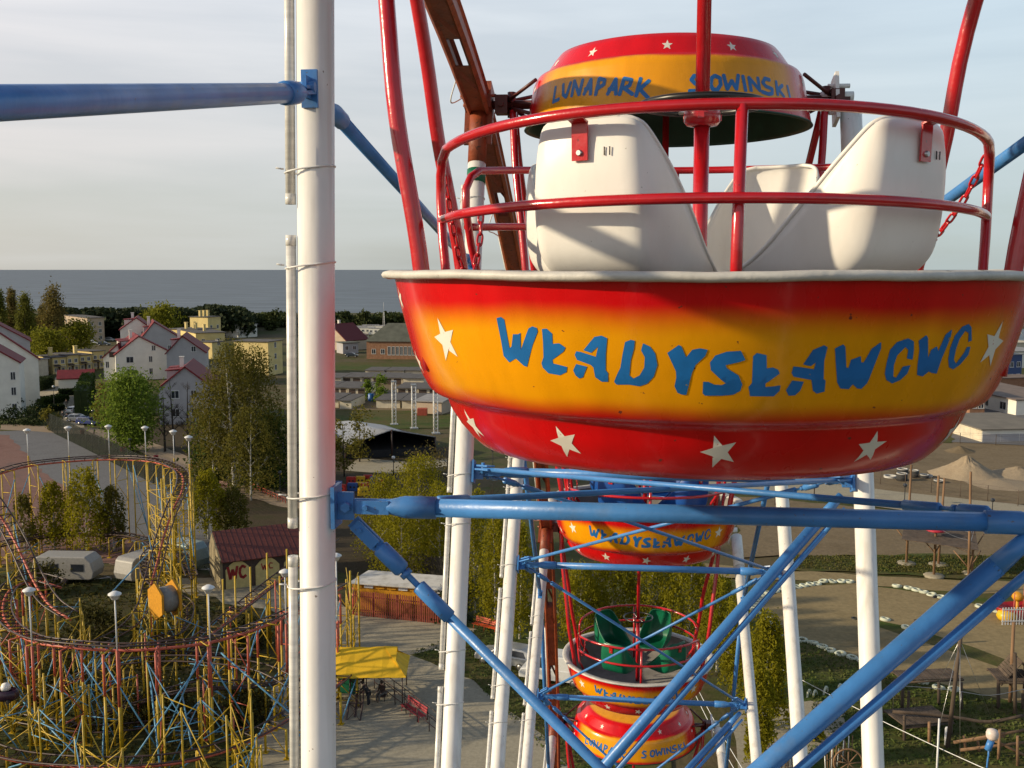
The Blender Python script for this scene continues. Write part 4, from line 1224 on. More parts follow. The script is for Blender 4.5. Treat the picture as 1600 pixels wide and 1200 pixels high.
def hedge(label, a, b, hpx, w, leafm=L_hedge, n=1600):
    A, B = P(*a), P(*b)
    d = B - A; L = d.length; h = hpx / px_per_m((a[1] + b[1]) / 2)
    t = thing('hedge', label, 'hedge', A, math.atan2(d.y, d.x), 'clipped hedges of the housing estate')
    pts = np.stack([nrng.uniform(0, L, n), nrng.uniform(-w / 2, w / 2, n), nrng.uniform(0, h, n)], 1)
    side = nrng.integers(0, 3, n)
    pts[side == 0, 2] = h; pts[side == 1, 1] = -w / 2
    pts += nrng.normal(size=pts.shape) * 0.06
    V, F = leaf_quads(pts, 0.2)
    me = npmesh('foliage', V, F); me.materials.append(leafm); link('foliage', me, t)
    m = MB()
    for i in range(int(L / 1.2) + 1):
        m.tube([(i * 1.2, 0, 0), (i * 1.2, 0, h * .9)], 0.05, 5)
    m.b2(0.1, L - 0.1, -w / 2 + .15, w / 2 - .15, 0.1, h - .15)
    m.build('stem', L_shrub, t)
hedge('tall clipped green hedge along the parked white car', (127, 652), (140, 618), 40, 2.5)
hedge('low clipped hedge round the parked silver cars', (92, 618), (136, 616), 9, 2.0, L_shrub)
hedge('low dark hedge at the foot of the left house', (52, 612), (74, 604), 16, 3.0, L_shrub)
hedge('middle hedge left of the estate road', (56, 634), (98, 626), 10, 3.0, L_hedge)
hedge('second low hedge left of the estate road', (60, 644), (96, 640), 8, 2.5, L_shrub)
# yellow green birches behind the coaster
for px, b, t, w, n in [(86, 862, 756, 56, 3200), (136, 868, 733, 74, 4200), (178, 862, 762, 44, 2600), (326, 842, 736, 60, 3600), (364, 838, 764, 56, 2800), (40, 866, 772, 40, 1500)]:
    lab = {86: 'pale spring birch behind the left loop of the coaster', 136: 'tallest yellow green birch behind the coaster, over the caravan', 178: 'thin brownish birch behind the coaster lattice', 326: 'yellow green birch behind the toilet house roof', 364: 'low birch between the toilet house and the big birch', 40: 'small birch behind the leftmost coaster columns'}[px]
    wtree('young_birch', lab, px, b, t, w, 'weeping', L_birch if px in (136, 326, 86) else L_birchdark, B_birch, n=n, leaf=0.13, trunk=0.11, base=0.1, twigs=2, group='young birches behind the coaster')
# trees just right of the big pole and round the stage
for px, b, t, w, lf, n, lab in [(538, 745, 655, 42, L_birchdark, 800, 'thin leafy tree in front of the stage roof'), (562, 722, 640, 44, L_birchdark, 800, 'thin tree before the stage opening'), (700, 745, 690, 36, None, 0, 'bare tree right of the stage behind the white spoke')]:
    wtree('park_tree', lab, px, b, t, w, 'round', lf, B_dark, n=n, leaf=0.2, trunk=0.12, twigs=6 if lf is None else 3, base=.15)
wtree('bare_tree', 'small bare tree on the path under the red tub', 770, 800, 752, 44, 'round', None, B_dark, trunk=0.12, twigs=9)
bush('shrub', 'dark brown bare thicket under the stage', 668, 742, 706, 90, L_poplar, 900, 0.14)
bush('shrub', 'green bush beside the blue barrel at the garages', 596, 628, 588, 22, L_willow, 1200, 0.22)
bush('shrub', 'narrow green bush next to the garage doors', 576, 626, 594, 16, L_willow, 800, 0.22)
# the belt of weeping birches down the middle
mid = [(598, 868, 742, 96, 5200), (655, 880, 716, 116, 7000), (628, 912, 776, 110, 5200), (688, 902, 760, 80, 4200), (742, 968, 770, 72, 4800), (775, 985, 800, 60, 3600), (812, 1000, 822, 60, 3600),
       (905, 1015, 884, 84, 4200), (958, 1005, 868, 96, 4800), (1018, 1010, 862, 100, 4800), (1075, 1020, 870, 100, 4800), (1120, 1050, 900, 76, 4200), (1150, 1090, 930, 60, 3400), (1196, 1140, 962, 74, 5200), (1185, 1200, 1040, 50, 2600)]
mlab = ['yellow weeping birch left of the turnbuckle, behind the red fence', 'largest yellow green weeping birch, behind the first blue cross bar', 'weeping birch rising over the white booth roof', 'weeping birch right of the booth, behind the second spoke', 'drooping birch between the second and third white spokes', 'narrow birch behind the third white spoke', 'birch behind the red oxide girder',
        'birch left of the green seats', 'birch behind the central pole of the green seated gondola', 'birch above the green seats, on their right', 'birch right of the green seated gondola', 'birch behind the fourth right spoke', 'small birch at the bend of the tyre track', 'bright weeping birch beside the tyre bend, between two white spokes', 'low drooping birch at the bottom between the right spokes']
for (px, b, t, w, n), lab in zip(mid, mlab):
    wtree('weeping_birch', lab, px, b, t, w, 'weeping', L_birch, B_birch, n=int(n * 1.3), leaf=0.10, trunk=0.10, base=0.06, twigs=2, group='weeping birches behind the wheel', lean=0.03)
bush('shrub', 'yellow green tuft beside the playground sand', 1272, 1160, 1118, 26, L_birch, 500, 0.12)
bush('shrub', 'dark creeper on the lower fence behind the second spoke', 712, 968, 900, 60, L_shrub, 1500, 0.16)
# far woods
def woods(name, label, x0, x1, base0, base1, top_fn, leafm, n, leaf, cat, kind='stuff'):
    V, F = [], []; k = 0
    pts = []
    for i in range(n):
        px = rng.uniform(x0, x1); pb = rng.uniform(base0, base1)
        p = P(px, pb); h = max(2.0, up(px, pb, top_fn(px)) * rng.uniform(0.72, 1.02))
        m = 26
        q = nrng.normal(size=(m, 3)) * np.array([1.5, 1.5, h * .2]) + np.array([p.x, p.y, h * .62])
        q[:, 2] = np.clip(q[:, 2], 0.2, h)
        pts.append(q)
    v, f = leaf_quads(np.concatenate(pts), leaf, 0, 0.8)
    me = npmesh(name, v, f); me.materials.append(leafm)
    return tag(link(name, me), label, cat, kind=kind)
woods('pine_forest', 'dark pine wood along the shore behind the town', 92, 390, 500, 528, lambda x: 483 - 5 * math.exp(-((x - 345) / 40) ** 2) + 1.5 * math.sin(x * .11) + (0 if x < 372 else (x - 372) * .6), L_pine, 3600, 0.8, 'forest')
woods('shore_scrub', 'olive scrub between the houses and the shore', 385, 720, 502, 512, lambda x: 491 + 3 * math.sin(x * .07), L_bushbelt, 900, 0.8, 'scrub')
woods('shore_scrub', 'olive green scrub behind the poplars at the far left', -150, 100, 508, 516, lambda x: 492, L_bushbelt, 500, 0.8, 'scrub')
for px, b, t, w in [(540, 514, 488, 20), (570, 512, 489, 22), (428, 516, 487, 26)]:
    bush('far_bush', {540: 'rounded olive bush on the shore, right of the white pole', 570: 'rounded olive bush on the shore before the red tub', 428: 'olive bush on the shore, left of the white pole'}[px], px, b, t, w, L_bushbelt, 700, 0.7)
# tufts on the near lawns
def tufts(name, label, poly, n, leafm, s):
    q = [P(x, y) for x, y in poly]
    lo = (min(p.x for p in q), min(p.y for p in q)); hi = (max(p.x for p in q), max(p.y for p in q))
    pts = []
    while len(pts) < n:
        x, y = rng.uniform(lo[0], hi[0]), rng.uniform(lo[1], hi[1])
        c = False; j = len(q) - 1
        for i in range(len(q)):
            if (q[i].y > y) != (q[j].y > y) and x < (q[j].x - q[i].x) * (y - q[i].y) / (q[j].y - q[i].y) + q[i].x: c = not c
            j = i
        if c: pts.append((x, y, rng.uniform(0.02, 0.12) + 0.2))
    v, f = leaf_quads(np.array(pts) - np.array([0, 0, 0.1]), s, 1.5, 0.5)
    me = npmesh(name, v, f); me.materials.append(leafm)
    tag(link(name, me), label, 'grass', kind='stuff')
L_grass = leafmat('grass_blades', (0.06, 0.10, 0.018), (0.10, 0.105, 0.035), 0.2)
L_drygrass = leafmat('dry_grass_blades', (0.12, 0.10, 0.03), (0.06, 0.085, 0.015), 0.2)
tufts('grass', 'rough grass beside the parked cars on the fairground', [(640, 1022), (760, 980), (1040, 1130), (930, 1260), (735, 1062)], 3500, L_grass, 0.09)
tufts('grass', 'rough grass outside the tyre edged track', [(1200, 1000), (1260, 1002), (1400, 1055), (1600, 1110), (1640, 1200), (1260, 1200), (1270, 1090)], 5000, L_grass, 0.10)
tufts('grass', 'tall rough grass under the raised ropes course', [(1230, 870), (1600, 870), (1620, 905), (1240, 890)], 6000, L_drygrass, 0.085)

L_weed = leafmat('weed_leaf', (0.05, 0.055, 0.010), (0.08, 0.065, 0.018), 0.3)
tufts('undergrowth', 'weeds and rough undergrowth below the roller coaster', [(-60, 900), (200, 912), (400, 960), (400, 1150), (300, 1320), (-150, 1320)], 4500, L_weed, 0.16)
for px, b, t, w, n, lab in [(60, 930, 885, 70, 1500, 'green bush under the left loop of the coaster'), (150, 1000, 955, 90, 1500, 'low bush in the middle of the coaster'), (390, 1010, 960, 60, 1200, 'olive bush under the lift of the coaster'), (90, 1090, 1040, 90, 1500, 'dark bush low down among the left coaster columns'), (250, 1120, 1070, 110, 1800, 'wide dark bush among the near coaster columns'), (380, 1130, 1085, 80, 1500, 'olive bush among the near columns beside the white pole')]:
    bush('shrub', lab, px, b, t, w, L_weed, n, 0.13)
# ------------------------------------------------------------------ buildings
W_white = mat('white_render', (0.70, 0.68, 0.61), 0.85, var=0.07, scale=0.5)
W_grey = mat('grey_render', (0.36, 0.35, 0.36), 0.85, var=0.07, scale=0.5)
W_yellow = mat('yellow_render', (0.62, 0.49, 0.21), 0.85, var=0.10, scale=0.5)
W_beige = mat('beige_render', (0.42, 0.33, 0.24), 0.85, var=0.10, scale=0.5)
W_cream = mat('cream_render', (0.55, 0.49, 0.37), 0.85, var=0.12, scale=0.8)
W_brick = mat('brown_brick', (0.22, 0.105, 0.055), 0.9, c2=(0.30, 0.16, 0.09), scale=1.5)
Rf_red = mat('red_roof_tiles', (0.165, 0.012, 0.016), 0.7, var=0.18, scale=1.2)
Rf_dark = mat('dark_felt_roof', (0.085, 0.078, 0.075), 0.9, var=0.2, scale=0.6)
Rf_grey = mat('grey_sheet_roof', (0.27, 0.26, 0.25), 0.7, var=0.15, scale=0.6)
Rf_green = mat('mossy_roof', (0.085, 0.09, 0.07), 0.9, var=0.2, scale=0.5)
Rf_brown = mat('brown_sheet_roof', (0.17, 0.125, 0.10), 0.8, var=0.2, scale=0.6)
Dr_brown = mat('brown_garage_door', (0.060, 0.038, 0.028), 0.7, var=0.25)
Fr_white = mat('white_frame', (0.62, 0.62, 0.60), 0.5)
W_blue = mat('pale_blue_sheet', (0.19, 0.36, 0.52), 0.6, var=0.1)
W_dkblue = mat('dark_blue_sheet', (0.03, 0.06, 0.16), 0.6, var=0.2)

def window(parent, x, z, w, h, y=0.0, axis='y', frame=Fr_white, glass=M_glass, name='window'):
    """frame with mullion and pane on a wall in the plane y (facing -y) or x (facing -x / +x)"""
    t = 0.09
    m = MB(); g = MB()
    def put(mb, x0, x1, z0, z1, d0, d1):
        if axis == 'y': mb.b2(x0, x1, y - d1, y - d0, z0, z1)
        elif axis == '-x': mb.b2(y - d1, y - d0, x0, x1, z0, z1)
        else: mb.b2(y + d0, y + d1, x0, x1, z0, z1)
    put(m, x - w / 2, x + w / 2, z + h - t, z + h, 0.0, 0.05); put(m, x - w / 2 - .05, x + w / 2 + .05, z - .06, z + t * .6, 0.0, 0.10)
    put(m, x - w / 2, x - w / 2 + t, z + t * .6, z + h - t, 0.0, 0.05); put(m, x + w / 2 - t, x + w / 2, z + t * .6, z + h - t, 0.0, 0.05)
    put(m, x - t * .4, x + t * .4, z + t * .6, z + h - t, 0.0, 0.045)
    o = m.build(name, frame, parent)
    put(g, x - w / 2 + t, x + w / 2 - t, z + t * .6, z + h - t, 0.004, 0.02)
    g.build('pane', glass, o)
    return o
def frame_of(a, b):
    A, B = P(*a), P(*b); d = B - A
    return A, d.length, math.atan2(d.y, d.x)
def gable_house(label, a, b, eave, ridge, depth, wallm, roofm=Rf_red, apex=0.5, wins=(), dormers=(), left_low=None, cat='house', group=None, chim=True, over=0.45, name='house', rot=0.0):
    if group == G_H: rot += R(38 if a[0] < 40 else 31)
    """gable end seen from a to b (directions to its base corners), ridge running away from the eye"""
    A, L, rz = frame_of(a, b)
    t = thing(name, label, cat, A, rz + rot, group)
    xa = L * apex
    m = MB()
    pr = [(0, 0), (L, 0), (L, eave), (xa, ridge), (0, eave if left_low is None else left_low)]
    vs = [(x, 0, z) for x, z in pr] + [(x, depth, z) for x, z in pr]
    n = 5
    m.add(vs, [tuple(range(n))[::-1], tuple(range(n, 2 * n))] + [(i, (i + 1) % n, n + (i + 1) % n, n + i) for i in range(n)])
    m.build('wall', wallm, t)
    e0 = eave if left_low is None else left_low
    sl = (ridge - e0) / xa; sr = (ridge - eave) / (L - xa)
    th = 0.28
    for side in (0, 1):
        r = MB()
        if side == 0: q = [(-over, -0.35, e0 - sl * over + th), (xa, -0.35, ridge + th), (xa, depth + .35, ridge + th), (-over, depth + .35, e0 - sl * over + th)]
        else: q = [(xa, -0.35, ridge + th + .003), (L + over, -0.35, eave - sr * over + th), (L + over, depth + .35, eave - sr * over + th), (xa, depth + .35, ridge + th + .003)]
        r.slab(q, th - 0.02)
        ro = r.build('roof', roofm, t)
        if side == 0 and chim:
            c = MB(); c.b2(xa - 1.6, xa - 0.9, depth * .45, depth * .45 + .7, ridge - 1.2, ridge + 1.2); c.b2(xa - 1.7, xa - 0.8, depth * .45 - .1, depth * .45 + .8, ridge + 1.2, ridge + 1.35); c.build('chimney', W_white, ro)
    for x, z, w, h in wins: window(t, x * L, z, w, h)
    for y, w in dormers:                                    # box dormers on the left slope
        x1 = xa * 0.42; z1 = e0 + sl * x1 * 0.55
        d = MB(); d.b2(x1 * .55, xa * .92, y, y + w, z1, z1 + 1.9)
        do = d.build('dormer', wallm, t)
        d = MB(); d.slab([(x1 * .40, y - .25, z1 + 2.05), (xa * .98, y - .25, z1 + 2.35), (xa * .98, y + w + .25, z1 + 2.35), (x1 * .40, y + w + .25, z1 + 2.05)], .16); d.build('dormer_roof', roofm, do)
    return t
G_H = 'white houses with red roofs in the housing estate'
fw = [(0.25, 1.3, 1.7, 1.5), (0.25, 4.3, 1.7, 1.5), (0.62, 1.3, .9, 1.5), (0.62, 4.3, .9, 1.5), (.68, 7.1, 1.0, 1.3)]
gable_house('white house with a tall gable, red roof and two columns of windows', (182, 595), (262, 596), 6.4, 10.6, 16, W_white, apex=.42, wins=fw, dormers=[(4, 3.2), (9.5, 3.2)], group=G_H)
# its lower left wing
gable_house('narrow white wing left of the tall gabled house, with a dark loggia', (163, 594), (183, 595), 7.0, 8.9, 14, W_white, apex=.94, left_low=5.6, wins=[(.22, 3.0, .9, 1.6)], group=G_H, chim=False)
o_ = [o for o in col.objects if o.get('label', '').startswith('narrow white wing')][0]
MB().b2(1.4, 3.0, -0.02, 0.05, 5.6, 6.9).build('loggia', Dr_brown, o_)
gable_house('grey gabled house stepping up behind the tall white one', (222, 576), (276, 577), 8.2, 12.6, 16, W_grey, apex=.35, wins=[(.72, 5.0, .9, 1.3)], dormers=[(4, 3)], group=G_H)
gable_house('white gable furthest back in the red roofed row', (190, 572), (232, 573), 10.2, 13.4, 14, W_white, apex=.52, wins=[(.7, 9.0, .8, .7)], dormers=[(3, 3)], group=G_H)
gable_house('grey white house with small roof windows right of the tall gable', (262, 604), (312, 606), 7.8, 11.6, 14, W_grey, apex=.42, wins=[(.7, 8.0, 1.1, 1.3)], dormers=[(3.5, 3)], group=G_H)
gable_house('white house half hidden behind the bare trees, its red roof sloping left', (250, 664), (318, 668), 6.4, 10.0, 16, W_grey, apex=.5, wins=[(.3, 1.4, 1.4, 1.4), (.3, 4.6, 1.4, 1.4), (.65, 1.4, 1.0, 1.4), (.65, 4.6, 1.0, 1.4)], dormers=[(3.5, 3), (8.5, 3)], group=G_H)
gable_house('white house at the left edge with a long red roof slope', (-46, 640), (46, 642), 9.4, 15.4, 16, W_white, apex=.38, wins=[(.3, 2.2, 1.2, 1.4), (.3, 5.2, 1.2, 1.4)], dormers=[(2, 4)], group=G_H)
gable_house('grey gabled house behind the one at the left edge', (-50, 596), (30, 598), 9.4, 15.0, 16, W_grey, apex=.35, wins=[(.8, 6.5, 1.4, 1.5)], group=G_H)
gable_house('low white wing with a hipped red roof at the far left', (-40, 656), (14, 659), 10.2, 13.0, 9, W_white, apex=.45, wins=[(.86, 1.2, .9, 1.5), (.86, 4.2, .9, 1.5), (.86, 7.0, .9, 1.5)], group=G_H, chim=False)
gable_house('small white porch house with red lean roof before the parked cars', (146, 613), (166, 609), 3.2, 4.6, 7, W_white, apex=.7, wins=[(.5, 1.0, .8, 1.0)], group=G_H, chim=False)

def block(label, a, b, h, depth, wallm, roofm=Rf_dark, rows=2, cols=3, name='apartment_block', cat='building', group=None, chims=0, over=0.4, side='r', win=(1.1, 1.3), z0=1.2, dz=2.9, sidecols=2, slope=0.0, rot=0.0):
    A, L, rz = frame_of(a, b)
    t = thing(name, label, cat, A, rz + rot, group)
    m = MB(); m.b2(0, L, 0, depth, 0, h); m.build('wall', wallm, t)
    r = MB()
    r.slab([(-over, -over, h + .2), (L + over, -over, h + .2), (L + over, depth + over, h + .2 + slope), (-over, depth + over, h + .2 + slope)], .18)
    ro = r.build('roof', roofm, t)
    for i in range(chims):
        c = MB(); x = L * (i + .6) / (chims + .4); c.b2(x - .45, x + .45, depth * .5, depth * .5 + .7, h + .2, h + 2.2); c.b2(x - .55, x + .55, depth * .5 - .1, depth * .5 + .8, h + 2.2, h + 2.35); c.build('chimney', W_yellow, ro)
    for i in range(rows):
        for j in range(cols): window(t, L * (j + .5) / cols, z0 + dz * i, win[0], win[1])
        for j in range(sidecols):
            if side == 'r': window(t, depth * (j + .5) / sidecols, z0 + dz * i, win[0], win[1], L, 'x')
            elif side == 'l': window(t, depth * (j + .5) / sidecols, z0 + dz * i, win[0], win[1], 0, '-x')
    return t
block('beige four storey block of flats before the pine wood', (102, 528), (138, 535), 9.0, 6, W_beige, Rf_dark, rows=3, cols=5, side='r', sidecols=2, dz=2.6, z0=1.0)
block('long yellow house with dark flat roof and chimneys', (309, 551), (337, 548), 7.4, 12, W_yellow, rows=2, cols=3, side='l', chims=2, sidecols=2)
block('yellow lower wing in front of the long yellow house', (277, 548), (307, 557), 7.2, 9, W_yellow, rows=2, cols=3, chims=2)
block('yellow tower house with chimneys and aerials behind the yellow block', (326, 541), (346, 539), 10.2, 8, W_yellow, rows=2, cols=2, chims=3, dz=3.6, z0=2.5)
block('pale yellow block just left of the white pole', (420, 587), (442, 583), 8.6, 10, W_yellow, rows=3, cols=1, win=(1.0, 1.4), sidecols=1)
block('small yellow house in front of the birch crown', (332, 561), (352, 559), 5.0, 7, W_yellow, rows=2, cols=1, sidecols=1)
block('white boathouse with pale roof far behind the birch', (372, 528), (402, 526), 5, 8, W_white, Rf_grey, rows=1, cols=3)
# terrace of yellow houses, each its own
TG = 'row of small yellow terraced houses'
tl = ['leftmost low yellow terraced house by the white shed', 'second yellow terraced house from the white shed, with two windows', 'third yellow terraced house, with a balcony', 'fourth yellow terraced house under the maple', 'last yellow terraced house before the white estate']
for i, (x0, x1, yb) in enumerate([(56, 82, 585), (83, 104, 585), (105, 124, 583), (125, 144, 580), (145, 163, 577)]):
    t = block(tl[i], (x0, yb), (x1, yb - 1.5), (4.0, 4.3, 4.6, 4.2, 4.8)[i] if i else 3.6, 9, W_yellow, Rf_dark, rows=2, cols=2, name='terraced_house', cat='house', group=TG, dz=2.1, z0=.6, win=(.9, 1.0), sidecols=1, chims=1 if i in (1, 3) else 0)
    m = MB(); L_ = (P(x1, yb - 1.5) - P(x0, yb)).length
    m.b2(L_ * .1, L_ * .9, -1.2, -0.01, 2.0, 2.12)
    for q in (.1, .5, .9): m.b2(L_ * q - .06, L_ * q + .06, -1.2, -1.1, 0, 2.0)
    m.build('porch', W_cream, t)
    m = MB(); m.b2(L_ * .4, L_ * .55, -.03, .04, .05, 1.9); m.build('door', Dr_brown, t)
    m = MB(); m.slab([(L_ * .05, -1.3, 2.14), (L_ * .5, -1.3, 2.14), (L_ * .5, -.02, 2.5), (L_ * .05, -.02, 2.5)], .06); m.build('awning', Dr_brown, t)
t = block('white shed with a red door beside the yellow terrace', (50, 590), (76, 586), 4.2, 8, W_cream, Rf_grey, rows=0, cols=0, name='shed', cat='shed', sidecols=0)
MB().b2(0.5, 1.6, -0.03, 0.05, 0.1, 3.0).build('door', mat('red_door', (0.5, 0.03, 0.04), 0.5), t)
# ---- garages: each double garage a thing
GG = 'rows of low cream garages with dark roofs'
def garage(label, a, b, h, depth, doors=2, roofm=Rf_dark, wallm=W_cream, blank=False):
    A, L, rz = frame_of(a, b)
    t = thing('garage', label, 'garage', A, rz, GG)
    m = MB()
    m.b2(0, L, 0, depth, 0, h); m.build('wall', wallm, t)
    r = MB(); r.slab([(-.25, -.45, h + .10), (L + .1, -.45, h + .10), (L + .1, depth + .2, h + .28), (-.25, depth + .2, h + .28)], .14); r.build('roof', roofm, t)
    m = MB(); m.add([(0.004, 0, h), (0.004, depth, h), (0.004, depth, h + .14), (L - .004, 0, h), (L - .004, depth, h), (L - .004, depth, h + .14)], [(0, 1, 2), (3, 4, 5)]); m.build('roof_side', wallm, t)
    if not blank:
        for i in range(doors):
            c = L * (i + .5) / doors
            d = MB(); d.b2(c - L / doors * .36, c + L / doors * .36, -.03, .05, 0.05, h * .86)
            for k in range(1, 4): d.b2(c - L / doors * .36, c + L / doors * .36, -.045, -.03, h * .86 * k / 4, h * .86 * k / 4 + .04)
            d.build('garage_door', Dr_brown, t)
g_i = 0
rows_ = [  # (x0, x1, base y, h, depth, blank, where)
    (571, 600, 588, 1.5, 7, True, 'back row, first'), (604, 631, 588, 1.5, 7, True, 'back row, second'), (633, 668, 588, 1.5, 7, True, 'back row, third'),
    (505, 533, 601, 1.65, 9, True, 'second row, beside the pole'), (534, 565, 600, 1.65, 9, False, 'second row, left'), (566, 597, 600, 1.65, 9, False, 'second row, middle'), (598, 629, 601, 1.65, 9, False, 'second row, right'), (630, 662, 602, 1.65, 9, True, 'second row, at the red tub'),
    (490, 519, 617, 1.75, 10, False, 'third row, at the pole'), (520, 542, 618, 1.75, 10, False, 'third row, left'), (543, 572, 619, 1.75, 10, False, 'third row, with two dark doors by the green bush'), (620, 651, 619, 1.75, 9, False, 'third row, behind the middle truss tower'), (652, 686, 620, 1.75, 9, False, 'third row, by the red tub'),
    (505, 529, 637, 1.65, 9, True, 'front row, left by the pole'), (531, 549, 639, 1.65, 9, True, 'front row, with a blank wall left of the barrel'), (588, 625, 638, 1.65, 10, True, 'front row, wide and blank, behind the first truss tower'), (628, 663, 639, 1.65, 10, True, 'front row, blank, behind the second truss tower'), (665, 705, 640, 1.65, 10, True, 'front row, behind the third truss tower')]
for x0, x1, yb, h, dep, bl, wh in rows_:
    garage('cream garage with dark roof, ' + wh, (x0, yb), (x1, yb + .4), h, dep, 2, Rf_dark, W_cream, bl)
block('grey roofed shed standing before the front garages', (650, 646), (690, 648), 2.3, 6, W_beige, Rf_grey, rows=0, cols=0, name='shed', cat='shed', sidecols=0, slope=.5)
b = MB(); A, L, rz = frame_of((652, 650), (667, 650))
for k in range(int(L / .25)): b.b2(k * .25, k * .25 + .2, -.04, 0, .1, 1.3)
b.b2(0, L, 0, 1.6, .05, 1.35)
tag(b.build('skip_container', mat('orange_red_sheet', (0.40, 0.075, 0.04), 0.6), loc=A, rz=rz), 'orange red metal skip before the grey shed', 'skip')
b = MB(); b.lathe([(0, 0), (.62, 0), (.66, .3), (.64, .34), (.66, .9), (.64, .94), (.66, 1.5), (.5, 1.62), (0, 1.62)], 20, P(580, 627)); tag(b.build('barrel', mat('blue_plastic', (0.01, 0.09, 0.30), 0.4)), 'blue barrel beside the bush at the garages', 'barrel')
# ---- brick hall and neighbours
t = block('long brown brick hall with a mossy hipped roof and a row of windows', (573, 561), (672, 562), 5.4, 14, W_brick, Rf_green, rows=0, cols=0, name='brick_hall', sidecols=0)
for c in list(t.children):
    if c.name.startswith('roof'): bpy.data.objects.remove(c)
A, L, rz = frame_of((573, 561), (672, 562))
m = MB(); h = 5.4
q = [(-.5, -.5, h), (L + .5, -.5, h), (L + .5, 14.5, h), (-.5, 14.5, h), (5, 7, h + 5.2), (L - 5, 7, h + 5.2)]
m.add(q, [(0, 1, 5, 4), (1, 2, 5), (2, 3, 4, 5), (3, 0, 4), (0, 3, 2, 1)]); m.build('roof', Rf_green, t)
for i in range(18): window(t, 7 + i * 1.25, 1.3, .95, 2.6)
for x in (2.2, 5.0): window(t, x, 1.6, 1.3, 1.5)
gable_house('small house with a dark red roof right of the white pole', (512, 546), (541, 548), 3.4, 8.5, 10, W_beige, mat('dark_red_roof', (0.13, 0.02, 0.022), 0.8, var=.2), apex=.2, chim=True, wins=[(.6, 1.2, 1, 1.2)])
block('long cream store house behind the brick hall', (540, 540), (577, 539), 3.6, 8, W_cream, Rf_brown, rows=1, cols=5, name='store_house', sidecols=0)
block('low dark shed left of the brick hall', (536, 553), (560, 552), 3.4, 6, W_grey, Rf_green, rows=1, cols=2, name='shed', cat='shed', sidecols=0)
bl = ['first', 'second', 'third', 'fourth', 'fifth', 'sixth', 'seventh']
def caravan_far(px, py, L, label, m_):
    t = thing('mobile_home', label, 'mobile home', P(px, py), rng.uniform(-.1, .1), 'white mobile homes near the shore')
    b = MB(); b.b2(0, L, 0, 2.6, .5, 2.9); b.b2(.3, .9, .4, .9, 0, .5); b.b2(L - .9, L - .3, .4, .9, 0, .5); b.build('body', m_, t)
    for i in range(int(L / 2)): window(t, 1 + i * 2, 1.3, 1.1, .9)
    b = MB(); b.slab([(-.2, -.2, 3.0), (L + .2, -.2, 3.0), (L + .2, 2.8, 3.15), (-.2, 2.8, 3.15)], .1); b.build('roof', Rf_grey, t)
for i, (px, py) in enumerate([(529, 524), (543, 521), (556, 523), (566, 519), (576, 524), (588, 520), (612, 521)]):
    caravan_far(px, py, rng.uniform(6, 9), f'{bl[i]} white mobile home from the pole, in the row before the shore', W_white)
for i, (px, py, L) in enumerate([(585, 503, 14), (604, 501, 12), (622, 504, 14)]):
    block(['low harbour shed far off, nearest the pole', 'low harbour shed far off, middle', 'low harbour shed far off, nearest the red tub'][i], (px, py), (px + 16, py), 4, 8, W_grey, Rf_grey, rows=1, cols=3, name='harbour_shed', cat='shed', sidecols=0)
m = MB(); p = P(600, 520)
for s_ in (-.5, .5): m.tube([p + Vector((s_, 0, 0)), p + Vector((s_ * .3, 0, 9))], .09, 5)
m.tube([p + Vector((0, 0, 9)), p + Vector((0, 0, 13))], .06, 5)
for k in range(1, 8): m.tube([p + Vector((-.5 + .03 * k, 0, k * 1.1)), p + Vector((.5 - .03 * k, 0, k * 1.1 + .6))], .04, 4)
tag(m.build('lattice_mast', Fr_white), 'thin white lattice mast among the mobile homes', 'mast')
# ---- toilet house (front facing the yard)
A, L, rz = frame_of((349, 923), (478, 906))
wc = thing('toilet_house', 'toilet house with dark red roof and cream pointed panels lettered WC', 'toilet building', A, rz)
M_wcwood = mat('dark_timber_wall', (0.055, 0.038, 0.03), 0.85, var=.25); M_wccream = mat('cream_panel', (0.56, 0.46, 0.19), 0.7, var=.12, scale=2)
M_wcstone = mat('rough_stone_end', (0.30, 0.25, 0.15), 0.95, c2=(0.18, 0.15, 0.09), scale=1.5, bump=.8, bscale=4)
DP, EH, RH = 5.2, 2.65, 4.2
m = MB(); m.b2(0, L, 0, DP, 0, EH); m.build('wall', M_wcwood, wc)
m = MB(); pr = [(-.02, 0), (DP + .02, 0), (DP + .02, EH), (DP * .75, RH - .1), (-.02, EH)]
vs = [(-.22, y, z) for y, z in pr] + [(-.004, y, z) for y, z in pr]
m.add(vs, [(0, 1, 2, 3, 4), (9, 8, 7, 6, 5)] + [(i, (i + 1) % 5, 5 + (i + 1) % 5, 5 + i) for i in range(5)]); m.build('end_wall', M_wcstone, wc)
M_wcroof = mat('dark_red_sheet_roof', (0.10, 0.021, 0.014), 0.6, var=.15, stretch=(.3, 3, 1), scale=2)
m = MB(); m.slab([(-.1, -.35, EH - .12), (L + .2, -.35, EH - .12), (L + .2, DP * .78, RH), (-.1, DP * .78, RH)], .09)
for i in range(int(L / .45)): m.slab([(i * .45, -.36, EH - .09), (i * .45 + .05, -.36, EH - .09), (i * .45 + .05, DP * .78, RH + .03), (i * .45, DP * .78, RH + .03)], .03)
m.slab([(-.1, DP * .78, RH - .003), (L + .2, DP * .78, RH - .003), (L + .2, DP + .3, EH - .1), (-.1, DP + .3, EH - .1)], .09)
m.build('roof', M_wcroof, wc)
M_wcred = mat('dark_red_lettering', (0.28, 0.015, 0.015), 0.6)
